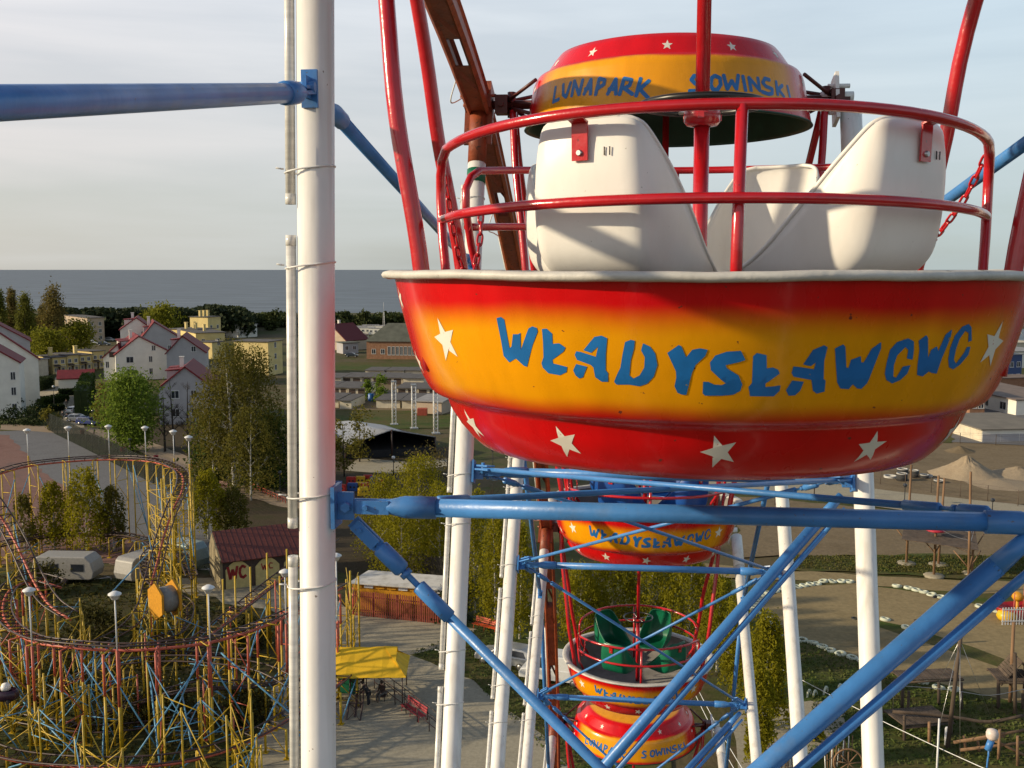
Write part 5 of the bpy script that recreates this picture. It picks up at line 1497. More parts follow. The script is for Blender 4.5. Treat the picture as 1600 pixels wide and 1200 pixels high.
def wc_panel(x, w):
    m = MB(); pr = [(x - w / 2, .05), (x + w / 2, .05), (x + w / 2, 1.75), (x + w * .32, 2.15), (x + w * .08, 2.5), (x - w * .08, 2.5), (x - w * .32, 2.15), (x - w / 2, 1.75)]
    n = len(pr); m.add([(a, -.05, z) for a, z in pr] + [(a, -.004, z) for a, z in pr], [tuple(range(n)), tuple(range(n, 2 * n))[::-1]] + [(i, (i + 1) % n, n + (i + 1) % n, n + i) for i in range(n)])
    return m.build('panel', M_wccream, wc)
def wc_text(x, z, s, thin=False):
    W_ = [(0, 1), (.18, .0), (.38, .75), (.58, .0), (.76, 1)]
    C_ = [(1.42, .86), (1.2, 1.0), (1.0, .8), (.95, .45), (1.05, .1), (1.25, .0), (1.45, .16)]
    if thin: W_ = [(0, .95), (.2, .1), (.38, .7), (.55, .1), (.72, .95)]; C_ = [(1.5, .85), (1.2, .95), (1.02, .6), (1.15, .2), (1.5, .2)]
    for st in (W_, C_):
        m = MB()
        for p_, q_ in zip(st, st[1:]):
            a, b_ = Vector((x + p_[0] * s, -.058, z + p_[1] * s)), Vector((x + q_[0] * s, -.058, z + q_[1] * s))
            d = (b_ - a).normalized(); nn = Vector((-d.z, 0, d.x)) * s * (.085 if thin else .115)
            a -= d * s * .05; b_ += d * s * .05
            m.add([a - nn, b_ - nn, b_ + nn, a + nn, a - nn + Vector((0, .006, 0)), b_ - nn + Vector((0, .006, 0)), b_ + nn + Vector((0, .006, 0)), a + nn + Vector((0, .006, 0))], [(0, 1, 2, 3), (0, 4, 5, 1), (1, 5, 6, 2), (2, 6, 7, 3), (3, 7, 4, 0)])
        m.build('letter', M_wcred, wc)
for x in (1.25, 3.75, 6.2): wc_panel(x, 2.05)
wc_text(.42, .95, 1.02); wc_text(3.25, 1.35, .62, True)
m = MB(); m.b2(2.34, 2.70, -.04, 0, .05, 1.95); m.b2(2.64, 2.67, -.07, -.04, .9, 1.05); m.build('door', Dr_brown, wc)
# ------------------------------------------------------------------ roller coaster
coaster = thing('roller_coaster', 'small steel roller coaster on yellow columns with blue braces, lower left', 'roller coaster', P(200, 1050))
CO = Vector(coaster.location)
def loc_(v): return Vector(v) - CO
def cbuild(m, name, mt, parent=None):
    return m.build(name, mt, parent or coaster)
def track(pts, gauge=0.5, step=2.6, spine=M_salmon, cols=True, lift=0.0, colw=0.062, hi=M_yellow, xties=False, roll=0.0, col_from=0, col_to=10 ** 6, braces=0.6):
    ctrl = [D(*p) for p in pts]
    line = catmull(ctrl, 0.45)
    n = len(line)
    lat = []
    for i in range(n):
        d = (line[min(n - 1, i + 1)] - line[max(0, i - 1)]); d.z = 0
        d.normalize(); lat.append(Vector((d.y, -d.x, 0)))
    for s in (-1, 1):
        MBs = MB(); MBs.tube([loc_(p + l * s * gauge + Vector((0, 0, .05 + roll * s))) for p, l in zip(line, lat)], 0.055, 6)
        cbuild(MBs, 'rail', M_rail)
    if spine:
        MBs = MB(); MBs.tube([loc_(p - Vector((0, 0, .28))) for p in line], 0.085, 7); cbuild(MBs, 'spine', spine)
    t = MB()
    for i in range(0, n, 2):
        p, l = line[i], lat[i]
        a, b, c = p - l * gauge + Vector((0, 0, .05 - roll)), p + l * gauge + Vector((0, 0, .05 + roll)), p - Vector((0, 0, .28))
        t.tube([loc_(a), loc_(b)], .034, 4, caps=False)
        if spine: t.tube([loc_(a), loc_(c), loc_(b)], .03, 4, caps=False)
        if xties and i + 2 < n:
            q, k = line[i + 2], lat[i + 2]
            t.tube([loc_(a), loc_(q + k * gauge)], .02, 4, caps=False); t.tube([loc_(b), loc_(q - k * gauge)], .02, 4, caps=False)
    tag(cbuild(t, 'cross_tie', M_rail), kind='stuff')
    if not cols: return line, lat
    acc = 0; prev = None; k = 0
    for i in range(1, n):
        acc += (line[i] - line[i - 1]).length
        if acc >= step:
            acc = 0; k += 1
            if k < col_from or k > col_to: continue
            p, l = line[i], lat[i]
            feet = []
            for s in (-1, 1):
                top = p + l * s * (gauge + .28) - Vector((0, 0, .20))
                foot = Vector((top.x, top.y, 0.0))
                m = MB(); 
                split = top.z * (0.62 if hi is not M_yellow else 1.0)
                m.tube([loc_(foot), loc_(Vector((top.x, top.y, split)))], colw, 7)
                m.box(loc_(foot + Vector((0, 0, .06))), (.34, .34, .12))
                cbuild(m, 'column', M_yellow)
                if hi is not M_yellow:
                    m = MB(); m.tube([loc_(Vector((top.x, top.y, split))), loc_(top)], colw * 1.03, 7); cbuild(m, 'column', hi)
                feet.append(top)
            m = MB()
            a, b = feet
            m.tube([loc_(a), loc_(b)], .045, 5)
            z = a.z
            while z > 1.6:
                z2 = max(.4, z - 2.1)
                m.tube([loc_(Vector((a.x, a.y, z))), loc_(Vector((b.x, b.y, z2)))], .030, 5)
                m.tube([loc_(Vector((a.x, a.y, z2))), loc_(Vector((b.x, b.y, z2)))], .030, 5)
                a, b = b, a; z = z2
            cbuild(m, 'column_bracing', hi if k % 2 else M_yellow)
            if prev and rng.random() < braces:
                m = MB()
                a, b = prev[k % 2], feet[k % 2]
                z0, z1 = a.z * rng.uniform(.75, .98), b.z * rng.uniform(.05, .35)
                if rng.random() < .5: a, b = b, a
                m.tube([loc_(Vector((a.x, a.y, z0))), loc_(Vector((b.x, b.y, z1)))], .042, 5)
                if rng.random() < .55: m.tube([loc_(Vector((a.x, a.y, z1))), loc_(Vector((b.x, b.y, z1)))], .03, 5)
                cbuild(m, 'brace', M_cyan)
            prev = feet
    return line, lat
track([(-90, 775, 80), (-40, 752, 84), (0, 736, 88), (45, 724, 91), (108, 717, 94), (172, 714, 95), (228, 716, 93), (262, 724, 89), (284, 738, 84), (284, 762, 79), (270, 792, 76), (256, 832, 74), (246, 872, 72), (236, 908, 70)], col_to=18)
track([(236, 908, 70), (224, 950, 67), (192, 985, 64), (130, 1010, 61), (60, 1008, 60), (0, 990, 61), (-60, 970, 63)], spine=None, braces=.8)
track([(-60, 872, 82), (0, 850, 87), (55, 838, 90), (108, 833, 92), (172, 834, 91), (215, 839, 88), (242, 852, 84), (250, 876, 79)], braces=.5, spine=M_rail)
track([(30, 900, 80), (70, 886, 85), (120, 880, 88), (170, 879, 89), (215, 886, 86)], spine=None, xties=True, step=5)
track([(-40, 742, 70), (0, 800, 68), (28, 850, 66), (54, 905, 64), (78, 940, 62), (110, 962, 61)], gauge=.62, step=4)
track([(95, 912, 66), (52, 902, 67), (16, 916, 65), (4, 945, 61), (16, 975, 57), (50, 995, 54), (100, 1003, 52.5), (185, 1009, 52), (260, 1005, 52.5), (330, 996, 54), (400, 976, 57), (450, 955, 60), (500, 930, 64), (535, 912, 68)], hi=M_salmon, colw=.072, braces=.95, step=2.3, roll=.1)
track([(310, 1000, 60), (350, 970, 63), (400, 930, 67), (455, 888, 71), (520, 842, 76)], gauge=.55, step=2.3, xties=True, braces=.7)
track([(-60, 1150, 50), (0, 1175, 49), (60, 1186, 48.5), (140, 1191, 48), (220, 1190, 48), (300, 1180, 49), (380, 1155, 51), (450, 1118, 54), (520, 1070, 58), (552, 1040, 62)], colw=.07, braces=.95, step=2.3)
track([(60, 1085, 57.5), (110, 1062, 58), (150, 1045, 58.5), (200, 1034, 59), (290, 1030, 59), (400, 1042, 58), (470, 1075, 56)], spine=None, braces=.9, step=2.6)
track([(95, 1140, 55), (160, 1112, 55.5), (240, 1086, 56), (300, 1072, 56), (380, 1068, 57), (450, 1060, 60)], spine=M_rail, braces=.9, step=2.8)
track([(20, 1050, 62), (60, 1030, 63), (130, 1020, 64), (220, 1012, 65), (300, 1015, 66), (400, 1020, 65)], spine=M_rail, braces=.7, step=2.8)
track([(10, 1120, 56), (70, 1130, 55), (150, 1140, 54.5), (250, 1130, 55), (350, 1110, 56)], spine=None, braces=.8, step=2.6)
track([(140, 1105, 63), (200, 1082, 64), (280, 1072, 65), (360, 1072, 66), (440, 1068, 67)], spine=None, braces=.6, step=3.8)
track([(548, 1020, 63), (557, 1055, 61), (556, 1100, 59), (549, 1140, 57.5), (536, 1180, 56), (512, 1215, 55), (470, 1240, 54)], gauge=.42, spine=M_rail, step=40, xties=True)
# bare tall columns round the lift and the tower right of the white pole
def tall_column(px, pyt, d, mt=M_yellow, r=.065, top_red=0.0, z0=0.0):
    top = D(px, pyt, d); m = MB()
    m.tube([loc_(Vector((top.x, top.y, z0))), loc_(Vector((top.x, top.y, top.z - top_red)))], r, 7); m.box(loc_(Vector((top.x, top.y, .06))), (.34, .34, .12))
    cbuild(m, 'column', mt)
    if top_red: m = MB(); m.tube([loc_(Vector((top.x, top.y, top.z - top_red))), loc_(top)], r * 1.05, 7); cbuild(m, 'column', M_salmon)
    return top
tops = {}
for px, pyt, d in [(324, 922, 62), (348, 905, 64), (367, 900, 65), (391, 886, 68), (417, 864, 70), (437, 900, 66), (448, 858, 71)]: tall_column(px, pyt, d)
tw = [tall_column(528, 970, 61, top_red=1.6), tall_column(547, 892, 64), tall_column(560, 900, 67), tall_column(541, 905, 68)]
m = MB()
for k in range(9):
    for a, b in ((tw[1], tw[2]), (tw[0], tw[1]), (tw[1], tw[3])):
        z = .8 + k * .95
        if z < min(a.z, b.z): m.tube([loc_(Vector((a.x, a.y, z))), loc_(Vector((b.x, b.y, z + (.9 if k % 2 else 0))))], .028, 5)
cbuild(m, 'column_bracing', M_yellow)
for px0, py0, d0, px1, py1, d1 in [(250, 845, 78, 175, 925, 66), (195, 1205, 48, 330, 1010, 54), (345, 1020, 54, 460, 1120, 52), (35, 1095, 54, 130, 1190, 50), (180, 1010, 55, 90, 1120, 56), (455, 1050, 57, 380, 1200, 50), (235, 1065, 55, 250, 1200, 50), (290, 755, 82, 303, 870, 76), (280, 1060, 58, 300, 1170, 52), (165, 1060, 58, 160, 1190, 51), (395, 1100, 58, 460, 1020, 60)]:
    m = MB(); m.tube([loc_(D(px0, py0, d0)), loc_(D(px1, py1, d1))], .05, 5); cbuild(m, 'brace', M_cyan)
# the forest of short inner columns, tied to their neighbours
inner = []
for i in range(64):
    px, pyb = rng.uniform(-30, 450), rng.uniform(1010, 1290)
    b = P(px, pyb)
    h = rng.uniform(2.2, 6.0); t_ = Vector((b.x, b.y, h))
    m = MB(); m.tube([loc_(b), loc_(t_)], .055, 6); m.box(loc_(b + Vector((0, 0, .06))), (.3, .3, .12)); cbuild(m, 'column', M_yellow if i % 5 else M_salmon)
    near = sorted(inner, key=lambda q: (q - t_).length)[:2]
    for q in near:
        d_ = math.hypot(q.x - t_.x, q.y - t_.y)
        if .8 < d_ < 5.5:
            m = MB(); m.tube([loc_(t_ - Vector((0, 0, .1))), loc_(Vector((q.x, q.y, q.z * rng.uniform(.1, .95))))], .03, 5)
            if rng.random() < .5: m.tube([loc_(Vector((t_.x, t_.y, .5))), loc_(q - Vector((0, 0, .1)))], .03, 5)
            cbuild(m, 'brace', M_cyan if rng.random() < .4 else M_yellow)
    inner.append(t_)
# lamps: white cone shades on white poles standing on the outer columns
def coaster_lamp(px, py_top, py_foot, d):
    f, t_ = D(px, py_foot, d), D(px, py_top, d)
    m = MB(); h = t_.z - f.z
    b = loc_(f)
    m.tube([b, b + Vector((0, 0, h - .30))], .042, 8)
    o = cbuild(m, 'lamp_pole', M_lampwhite)
    s = MB(); s.lathe([(.0, .36), (.12, .36), (.34, .24), (.36, .19), (.30, .155), (.17, -.08), (.09, -.12), (0, -.12)], 20, b + Vector((0, 0, h - .22)))
    s.build('lamp_shade', M_lampwhite, o)
for a in [(44, 672, 712, 92.5), (108, 668, 712, 95.5), (171, 666, 710, 96.5), (228, 668, 711, 94.5), (272, 674, 716, 90.5), (296, 683, 725, 84.5), (50, 922, 1010, 52.8), (183, 928, 1016, 51.3), (328, 918, 1002, 53.4), (447, 893, 975, 59.4), (527, 868, 972, 61)]:
    coaster_lamp(*a)
    if a[2] < 800: tall_column(a[0], a[2], a[3])
    else: tall_column(a[0], a[2], a[3], r=.075, top_red=3.2)
# octagonal yellow drum at the head of the descent
C_grey = mat('grey_drum_sheet', (.20, .20, .19), .5)
m = MB(); c = D(258, 937, 66); M_drum = mat('orange_yellow_sheet', (0.55, 0.25, 0.012), 0.5, var=.15)
def octo(r, y): return [loc_(c + Vector((r * math.cos(R(22.5 + 45 * i)), y, r * math.sin(R(22.5 + 45 * i)) * 1.05))) for i in range(8)]
Q_ = Matrix.Rotation(R(-38), 3, 'Z')
def octo(r, y): return [loc_(c + Q_ @ Vector((r * math.cos(R(30 + 60 * i)), y, r * math.sin(R(30 + 60 * i)) * 1.15))) for i in range(6)]
for y0 in (-.75, .55):                                   # two hexagonal end plates with a grey barrel between them
    m = MB(); a, b = octo(1.15, y0), octo(1.15, y0 + .16)
    m.add(a + b, [tuple(range(6)), tuple(range(6, 12))[::-1]] + [(i, (i + 1) % 6, 6 + (i + 1) % 6, 6 + i) for i in range(6)])
    cbuild(m, 'end_plate', M_drum)
m = MB(); m.tube([loc_(c + Q_ @ Vector((0, -.6, 0))), loc_(c + Q_ @ Vector((0, .56, 0)))], .92, 16); cbuild(m, 'barrel', C_grey)
m = MB()
for dx in (-.9, .9):
    for dy in (-.5, .5): m.tube([loc_(c + Q_ @ Vector((dx, dy, -.5))), loc_(Vector(((c + Q_ @ Vector((dx, dy, 0))).x, (c + Q_ @ Vector((dx, dy, 0))).y, 0)))], .06, 6)
cbuild(m, 'drum_stand', M_yellow)
# lattice tower inside the right hand bend, and a second stacked spiral
tt = [tall_column(px, py, d) for px, py, d in [(231, 752, 82), (252, 748, 79), (268, 772, 75), (243, 790, 78), (297, 735, 80), (282, 900, 68), (215, 905, 72), (303, 905, 71), (233, 935, 66)]]
for p_, q_ in ((0, 1), (1, 2), (2, 3), (3, 0), (1, 4), (2, 5), (3, 6), (5, 7), (6, 8)):
    m = MB(); a, b = tt[p_], tt[q_]; top = min(a.z, b.z)
    for k in range(int(top / 1.1)):
        z = .7 + k * 1.1
        m.tube([loc_(Vector((a.x, a.y, z))), loc_(Vector((b.x, b.y, z)))], .03, 5)
        if k % 2: m.tube([loc_(Vector((a.x, a.y, z))), loc_(Vector((b.x, b.y, min(top, z + 1.1))))], .026, 5)
    cbuild(m, 'column_bracing', M_yellow)
track([(300, 900, 76), (285, 868, 80), (255, 852, 82), (230, 868, 79), (232, 900, 74), (262, 925, 71), (292, 945, 70), (280, 985, 66), (240, 1000, 64)], spine=M_rail, gauge=.45, step=3.4, xties=True)
# a coaster car waiting at the left edge
car = thing('coaster_car', 'dark purple coaster car with a pale headrest at the left edge', 'coaster car', D(6, 1092, 53) )
m = MB(); m.lathe([(0, 0), (.5, 0), (.62, .2), (.58, .55), (.5, .58)], 24, M=Matrix.Diagonal((1.5, .85, 1))); m.build('body', mat('dark_purple_paint', (0.03, 0.012, 0.03), .35), car)
m = MB(); m.lathe([(0, 0), (.25, 0), (.28, .15), (.2, .35), (0, .4)], 16, (.15, 0, .55)); m.build('headrest', M_white, car)
for x in (-.5, .5):
    m = MB(); m.tube([(x, -.5, 0), (x, .5, 0)], .1, 10); m.build('wheel', M_black, car)

# ------------------------------------------------------------------ fairground things
M_red_fence = mat('red_brown_slat', (0.225, 0.045, 0.025), 0.75, var=.25, scale=2)
A, L, rz = frame_of((546, 962), (692, 977))
fence = thing('slat_fence', 'red brown vertical slat fence in front of the white booth', 'fence', A, rz)
slat = MB(); slat.b2(-.055, .055, -.015, .015, .08, 2.05); slat.add([(-.055, -.015, 2.05), (.055, -.015, 2.05), (0, -.015, 2.10), (-.055, .015, 2.05), (.055, .015, 2.05), (0, .015, 2.10)], [(0, 1, 2), (3, 5, 4), (0, 2, 5, 3), (1, 4, 5, 2)])
sme = slat.mesh('slat'); sme.materials.append(M_red_fence)
for i in range(int(L / .18)):
    o = link('slat', sme, fence, (i * .18 + rng.uniform(-.008, .008), rng.uniform(-.006, .006), rng.uniform(-.04, .03)), rng.uniform(-.03, .03))
m = MB()
for z in (.5, 1.6): m.b2(0, L, .02, .06, z, z + .08)
for i in range(int(L / 2) + 1): m.b2(i * 2 - .04, i * 2 + .04, .062, .14, 0, 2.0)
m.build('fence_frame', M_red_fence, fence)
A2, L2, rz2 = frame_of((548, 958), (692, 970))
booth = thing('booth', 'long booth with a white sheet roof and orange sign band behind the red fence', 'booth', A2 + Vector((0, .5, 0)), rz2)
m = MB(); m.b2(0, L2, .1, 2.2, 0, 2.35); m.build('wall', M_drum, booth)
m = MB(); m.slab([(-.15, -.35, 2.42), (L2 + .15, -.35, 2.42), (L2 + .15, 2.6, 2.62), (.4, 2.6, 2.62)], .08); m.build('roof', mat('white_sheet_roof', (0.60, 0.58, 0.54), .6, c2=(.42, .40, .36), scale=1.5, thr=(.45, .7)), booth)
for i in range(8):
    m = MB(); m.b2(i * L2 / 8 + .1, (i + 1) * L2 / 8 - .12, -.05, .1, 2.0, 2.34)
    m.build('sign_panel', M_lampwhite if i in (1, 4, 7) else M_drum, booth)
# board fence behind
A, L, rz = frame_of((606, 905), (690, 925))
bf = thing('board_fence', 'dark weathered board fence behind the white booth', 'fence', A + Vector((0, 1.2, 0)), rz)
bd = MB(); bd.b2(-.075, .075, -.012, .012, .05, 2.6); bme = bd.mesh('board'); bme.materials.append(mat('weathered_board', (0.07, 0.06, 0.045), .9, var=.3, scale=2))
for i in range(int(L / .17)): link('board', bme, bf, (i * .17, rng.uniform(-.01, .01), rng.uniform(-.15, .12)))
m = MB(); m.b2(0, L, .015, .06, 1.9, 2.0); m.b2(0, L, .015, .06, .5, .6); m.build('fence_frame', MATS['weathered_board'], bf)
# yellow tent
tz = P(629, 1107)
M_tent = mat('yellow_tarpaulin', (0.74, 0.44, 0.008), .6, var=.12, scale=1.2, stretch=(.4, 1.6, 1), bump=.5, bscale=3)
tent = thing('tent', 'yellow tarpaulin tent roof on posts over the ride queue', 'tent', tz, R(8))
TL, TW = 5.2, 3.4
m = MB()
def tp(x, y, z): return Vector((x, y, z))
N = 12
vs, fs = [], []
for i in range(N + 1):
    u = i / N
    x = -TL + TL * u
    sag = .06 * math.sin(u * math.pi * 3) ** 2
    for j, (y, z) in enumerate([(-.15, 2.05), (TW * .25, 2.72 - sag), (TW * .5, 3.35 - sag * .5), (TW * .75, 2.75 - sag), (TW + .15, 2.05)]):
        xx = x if u < 1 else x + (.25, -.45, -1.25, -.45, .25)[j]
        vs.append((xx, y, z + .02 * math.sin(i * 2.1 + j)))
for i in range(N):
    for j in range(4): fs.append((i * 5 + j, (i + 1) * 5 + j, (i + 1) * 5 + j + 1, i * 5 + j + 1))
k_ = N * 5
fs.append((k_, k_ + 1, k_ + 2)); fs.append((k_ + 2, k_ + 3, k_ + 4)); fs.append((k_, k_ + 2, k_ + 4))
o = MB().add(vs, fs, False).build('roof', M_tent, tent)
so = o.modifiers.new('cloth', 'SOLIDIFY'); so.thickness = .02
for x in (-TL + .1, -TL * .5, 0):
    for y in (0, TW):
        m = MB(); m.tube([(x, y, 0), (x, y, 2.08)], .035, 8); m.build('post', M_rail, tent)
m = MB()
for x in (-TL + .1, -TL * .5, -1.35): m.tube([(x, 0, 2.0), (x, TW * .5, 3.28), (x, TW, 2.0)], .025, 6)
m.tube([(-TL, TW * .5, 3.27), (-1.3, TW * .5, 3.27)], .025, 6); m.tube([(-TL, 0, 2.0), (.1, 0, 2.0)], .025, 6)
m.build('frame', M_rail, tent)
tag(MB().box(P(545, 1085) + Vector((0, 0, .6)), (1.3, .12, 1.2)).box(P(545, 1085) + Vector((0, 0, 1.22)), (1.36, .16, .05)).build('barrier_board', mat('green_board', (0.0, 0.13, 0.06), .6)), 'green board barrier under the left end of the yellow tent', 'barrier')
# queue rails
a0, b0 = P(585, 1078), P(690, 1160)
qr = thing('queue_railing', 'dark double handrail of the queue beside the red bench', 'railing', a0)
d = (b0 - a0); m = MB()
for off in (Vector((0, 0, 0)), Vector((.55, .35, 0))):
    for z in (.55, 1.0): m.tube([off + Vector((0, 0, z)), off + d + Vector((0, 0, z))], .028, 6)
m.build('handrail', M_rail, qr)
for i in range(7):
    for off in (Vector((0, 0, 0)), Vector((.55, .35, 0))):
        m = MB(); p = d * (i / 6) + off; m.tube([p, p + Vector((0, 0, 1.0))], .03, 6); m.build('post', M_rail, qr)
# benches
M_bench = mat('red_bench_paint', (0.33, 0.035, 0.045), .5, var=.2); M_benchor = mat('orange_bench_paint', (0.55, 0.075, 0.015), .5, var=.15)
def bench(label, p, rz, mt, L=2.0):
    t = thing('bench', label, 'bench', p, rz)
    for i in range(4):
        m = MB(); m.b2(-L / 2, L / 2, .0 + i * .125, .10 + i * .125, .43, .46); m.build('seat_slat', mt, t)
    for i in range(3):
        m = MB(); M_ = Matrix.Rotation(R(-14), 3, 'X'); m.box((0, .52 + i * .03, .58 + i * .14), (L, .03, .11), M=M_); m.build('back_slat', mt, t)
    for x in (-L / 2 + .15, 0, L / 2 - .15):
        m = MB(); m.tube([(x, .02, 0), (x, .05, .42), (x, .5, .42)], .026, 6); m.tube([(x, .62, 0), (x, .5, .42), (x, .6, .92)], .026, 6); m.build('leg', mt, t)
bench('red bench with red legs beside the queue railing', P(640, 1122), R(-48), M_bench, 2.3)
bench('bright orange bench near the silver car, behind the second spoke', P(756, 988), R(-30), M_benchor, 2.3)

# ------------------------------------------------------------------ cars
def car_mesh(kind):
    """side profile lofted across the width; x forward"""
    if kind == 'hatch': low = [(-1.95, .55), (-1.98, .8), (-1.88, .98), (.95, .92), (1.75, .78), (1.95, .6), (1.92, .38), (-1.9, .36)]; top = [(-1.85, .96), (-1.55, 1.36), (-1.0, 1.45), (.05, 1.44), (.55, 1.26), (1.0, .92)]
    elif kind == 'estate': low = [(-2.2, .55), (-2.22, .85), (-2.12, .98), (1.0, .93), (1.95, .78), (2.15, .6), (2.1, .36), (-2.15, .36)]; top = [(-2.12, .96), (-1.95, 1.38), (-1.4, 1.47), (.0, 1.45), (.5, 1.28), (1.05, .93)]
    else: low = [(-2.3, .5), (-2.32, 1.0), (-2.3, 1.1), (1.45, 1.1), (2.15, .95), (2.3, .7), (2.28, .38), (-2.3, .36)]; top = [(-2.3, 1.08), (-2.25, 1.85), (-2.0, 1.95), (.6, 1.93), (1.0, 1.75), (1.55, 1.09)]
    return low, top
def make_car(label, p, rz, kind, paint, group=None, cat='car'):
    low, top = car_mesh(kind)
    t = thing('parked_car' if kind != 'van' else 'van', label, cat, p, rz, group)
    w = .84 if kind != 'van' else .92
    m = MB()
    def loft(prof, ws):
        n = len(prof); vs = []
        for (y, sc, dz) in ws: vs += [(x * sc, y, z + dz) for x, z in prof]
        k = len(ws)
        fs = [tuple(range(n)), tuple(range((k - 1) * n, k * n))[::-1]]
        for r in range(k - 1): fs += [(r * n + i, (r + 1) * n + i, (r + 1) * n + (i + 1) % n, r * n + (i + 1) % n) for i in range(n)]
        m.add(vs, fs)
    loft(low, [(-w, .975, -.02), (-w * .93, 1, 0), (w * .93, 1, 0), (w, .975, -.02)])
    n = len(top)
    inn = w * (.74 if kind != 'van' else .86)
    vs = []
    for y0, y1 in ((-w * .94, -inn), (w * .94, inn)):
        zb, zt = min(z for _, z in top), max(z for _, z in top)
        vs += [(x, y0 + (y1 - y0) * (z - zb) / (zt - zb), z) for x, z in top]
    m.add(vs, [tuple(range(n)), tuple(range(n, 2 * n))[::-1]] + [(i, n + i, n + (i + 1) % n, (i + 1) % n) for i in range(n)])
    b = m.build('body', paint, t)
    bv = b.modifiers.new('edge', 'BEVEL'); bv.width = .05; bv.segments = 2
    # glass set into the cabin
    def glass(quad, name='window'):
        g = MB(); g.slab(quad, .012); o = g.build(name, M_glass, t)
    zb, zt = min(z for _, z in top), max(z for _, z in top)
    def side_y(z, s): return s * (w * .94 + (inn - w * .94) * (z - zb) / (zt - zb) + .008)
    xr0, xf0, xr1, xf1 = top[0][0] + .22, top[-1][0] - .25, top[1][0] + .28, top[-2][0] - .12
    z0, z1 = zb + .05, zt - .13
    for s in (-1, 1):
        cuts = [0, .48, 1] if kind != 'van' else [.62, 1.0]
        for a, c in zip(cuts, cuts[1:]):
            e = .02
            g = MB(); q = [(xr0 + (xf0 - xr0) * (a + e), side_y(z0, s), z0), (xr0 + (xf0 - xr0) * (c - e), side_y(z0, s), z0), (xr1 + (xf1 - xr1) * (c - e), side_y(z1, s), z1), (xr1 + (xf1 - xr1) * (a + e), side_y(z1, s), z1)]
            q2 = [(x, y - s * .02, z) for x, y, z in q]
            g.add(q + q2, [(0, 1, 2, 3), (7, 6, 5, 4), (0, 4, 5, 1), (1, 5, 6, 2), (2, 6, 7, 3), (3, 7, 4, 0)]); g.build('window', M_glass, t)
    def endglass(i, j, name, o_):
        (x0, za), (x1, zb_) = top[i], top[j]
        pts = []
        for f, wd in ((.12, .88), (.88, .80)):
            x, z = x0 + (x1 - x0) * f, za + (zb_ - za) * f
            for s in (-1, 1): pts.append((x + o_, s * (abs(side_y(z, 1)) - .1), z + .012))
        q = [pts[0], pts[1], pts[3], pts[2]]; q2 = [(x - o_ * 2, y, z - .03) for x, y, z in q]
        g = MB(); g.add(q + q2, [(0, 1, 2, 3), (7, 6, 5, 4), (0, 4, 5, 1), (1, 5, 6, 2), (2, 6, 7, 3), (3, 7, 4, 0)]); g.build(name, M_glass, t)
    endglass(-1, -2, 'windscreen', .012); endglass(0, 1, 'rear_window', -.012)
    fx, rx = max(x for x, _ in low), min(x for x, _ in low)
    for s in (-1, 1):
        for x in (rx * .64, fx * .66):
            wl = MB(); wl.lathe([(.0, -.09), (.2, -.09), (.29, -.07), (.31, 0), (.29, .07), (.2, .09), (0, .09)], 18, (x, s * (w - .07), .31), M=Matrix.Rotation(R(90), 3, 'X')); o = wl.build('wheel', M_black, t)
            wl = MB(); wl.lathe([(0, .1), (.17, .1), (.19, .085)], 14, (x, s * (w - .07), .31), M=Matrix.Rotation(R(90) * s * -1 , 3, 'X')); wl.build('rim', M_steel, o)
        l = MB(); l.box((fx * .955, s * w * .68, .66), (.12, .32, .13)); l.build('headlight', mat('lamp_glass', (.6, .6, .58), .15), t)
        l = MB(); l.box((rx * .985, s * w * .78, .82), (.08, .2, .16)); l.build('tail_light', mat('tail_lamp_red', (.3, .01, .01), .3), t)
    l = MB(); l.b2(fx - .1, fx + .04, -w * .8, w * .8, .36, .50); l.b2(rx - .04, rx + .1, -w * .8, w * .8, .36, .50); l.build('bumper', mat('grey_bumper', (.12, .12, .12), .6), t)
    return t
C_silver = mat('silver_car_paint', (.42, .43, .44), .28, metal=.4, var=.05); C_white = mat('white_car_paint', (.66, .66, .64), .3, var=.04, coat=.4)
C_dark = mat('dark_car_paint', (.03, .04, .05), .25, coat=.5); C_blue = mat('blue_car_paint', (.02, .04, .16), .25, coat=.5); C_teal = mat('pale_green_car_paint', (.25, .32, .31), .3, metal=.3)
make_car('silver estate car parked on the grass behind the second and third white spokes', P(792, 1038), R(158), 'estate', C_silver)
make_car('white van parked on the grass beside the red oxide girder', P(868, 1064), R(168), 'van', C_white, cat='van')
CG = 'cars parked in the housing estate'
for px, py, rz, k, c, lab in [(112, 602, 20, 'van', C_blue, 'dark blue van behind the silver car in the estate'), (112, 609, 15, 'hatch', C_teal, 'pale green car on the estate road in front of the blue van'), (119, 646, 80, 'hatch', C_white, 'white car seen from behind beside the tall hedge'), (123, 659, 10, 'hatch', C_silver, 'left silver car parked below the hedge end'), (139, 664, -12, 'estate', C_blue, 'dark blue estate car parked below the hedge end'),
    (127, 586, 10, 'hatch', C_dark, 'dark car before the yellow terrace'), (50, 556, 8, 'hatch', C_dark, 'dark car beyond the terrace, left'), (60, 558, 5, 'hatch', C_white, 'white car beyond the terrace beside the dark one'), (146, 538, 5, 'hatch', C_white, 'white car at the foot of the beige block'), (163, 540, 5, 'estate', C_dark, 'dark car right of the beige block'), (172, 533, 5, 'hatch', C_silver, 'silver car behind the first red roof'), (138, 553, 0, 'hatch', C_teal, 'pale car behind the round maple'),
    (550, 558, 5, 'hatch', C_dark, 'dark car beside the brick hall')]:
    make_car(lab, P(px, py), R(rz), k, c, CG)
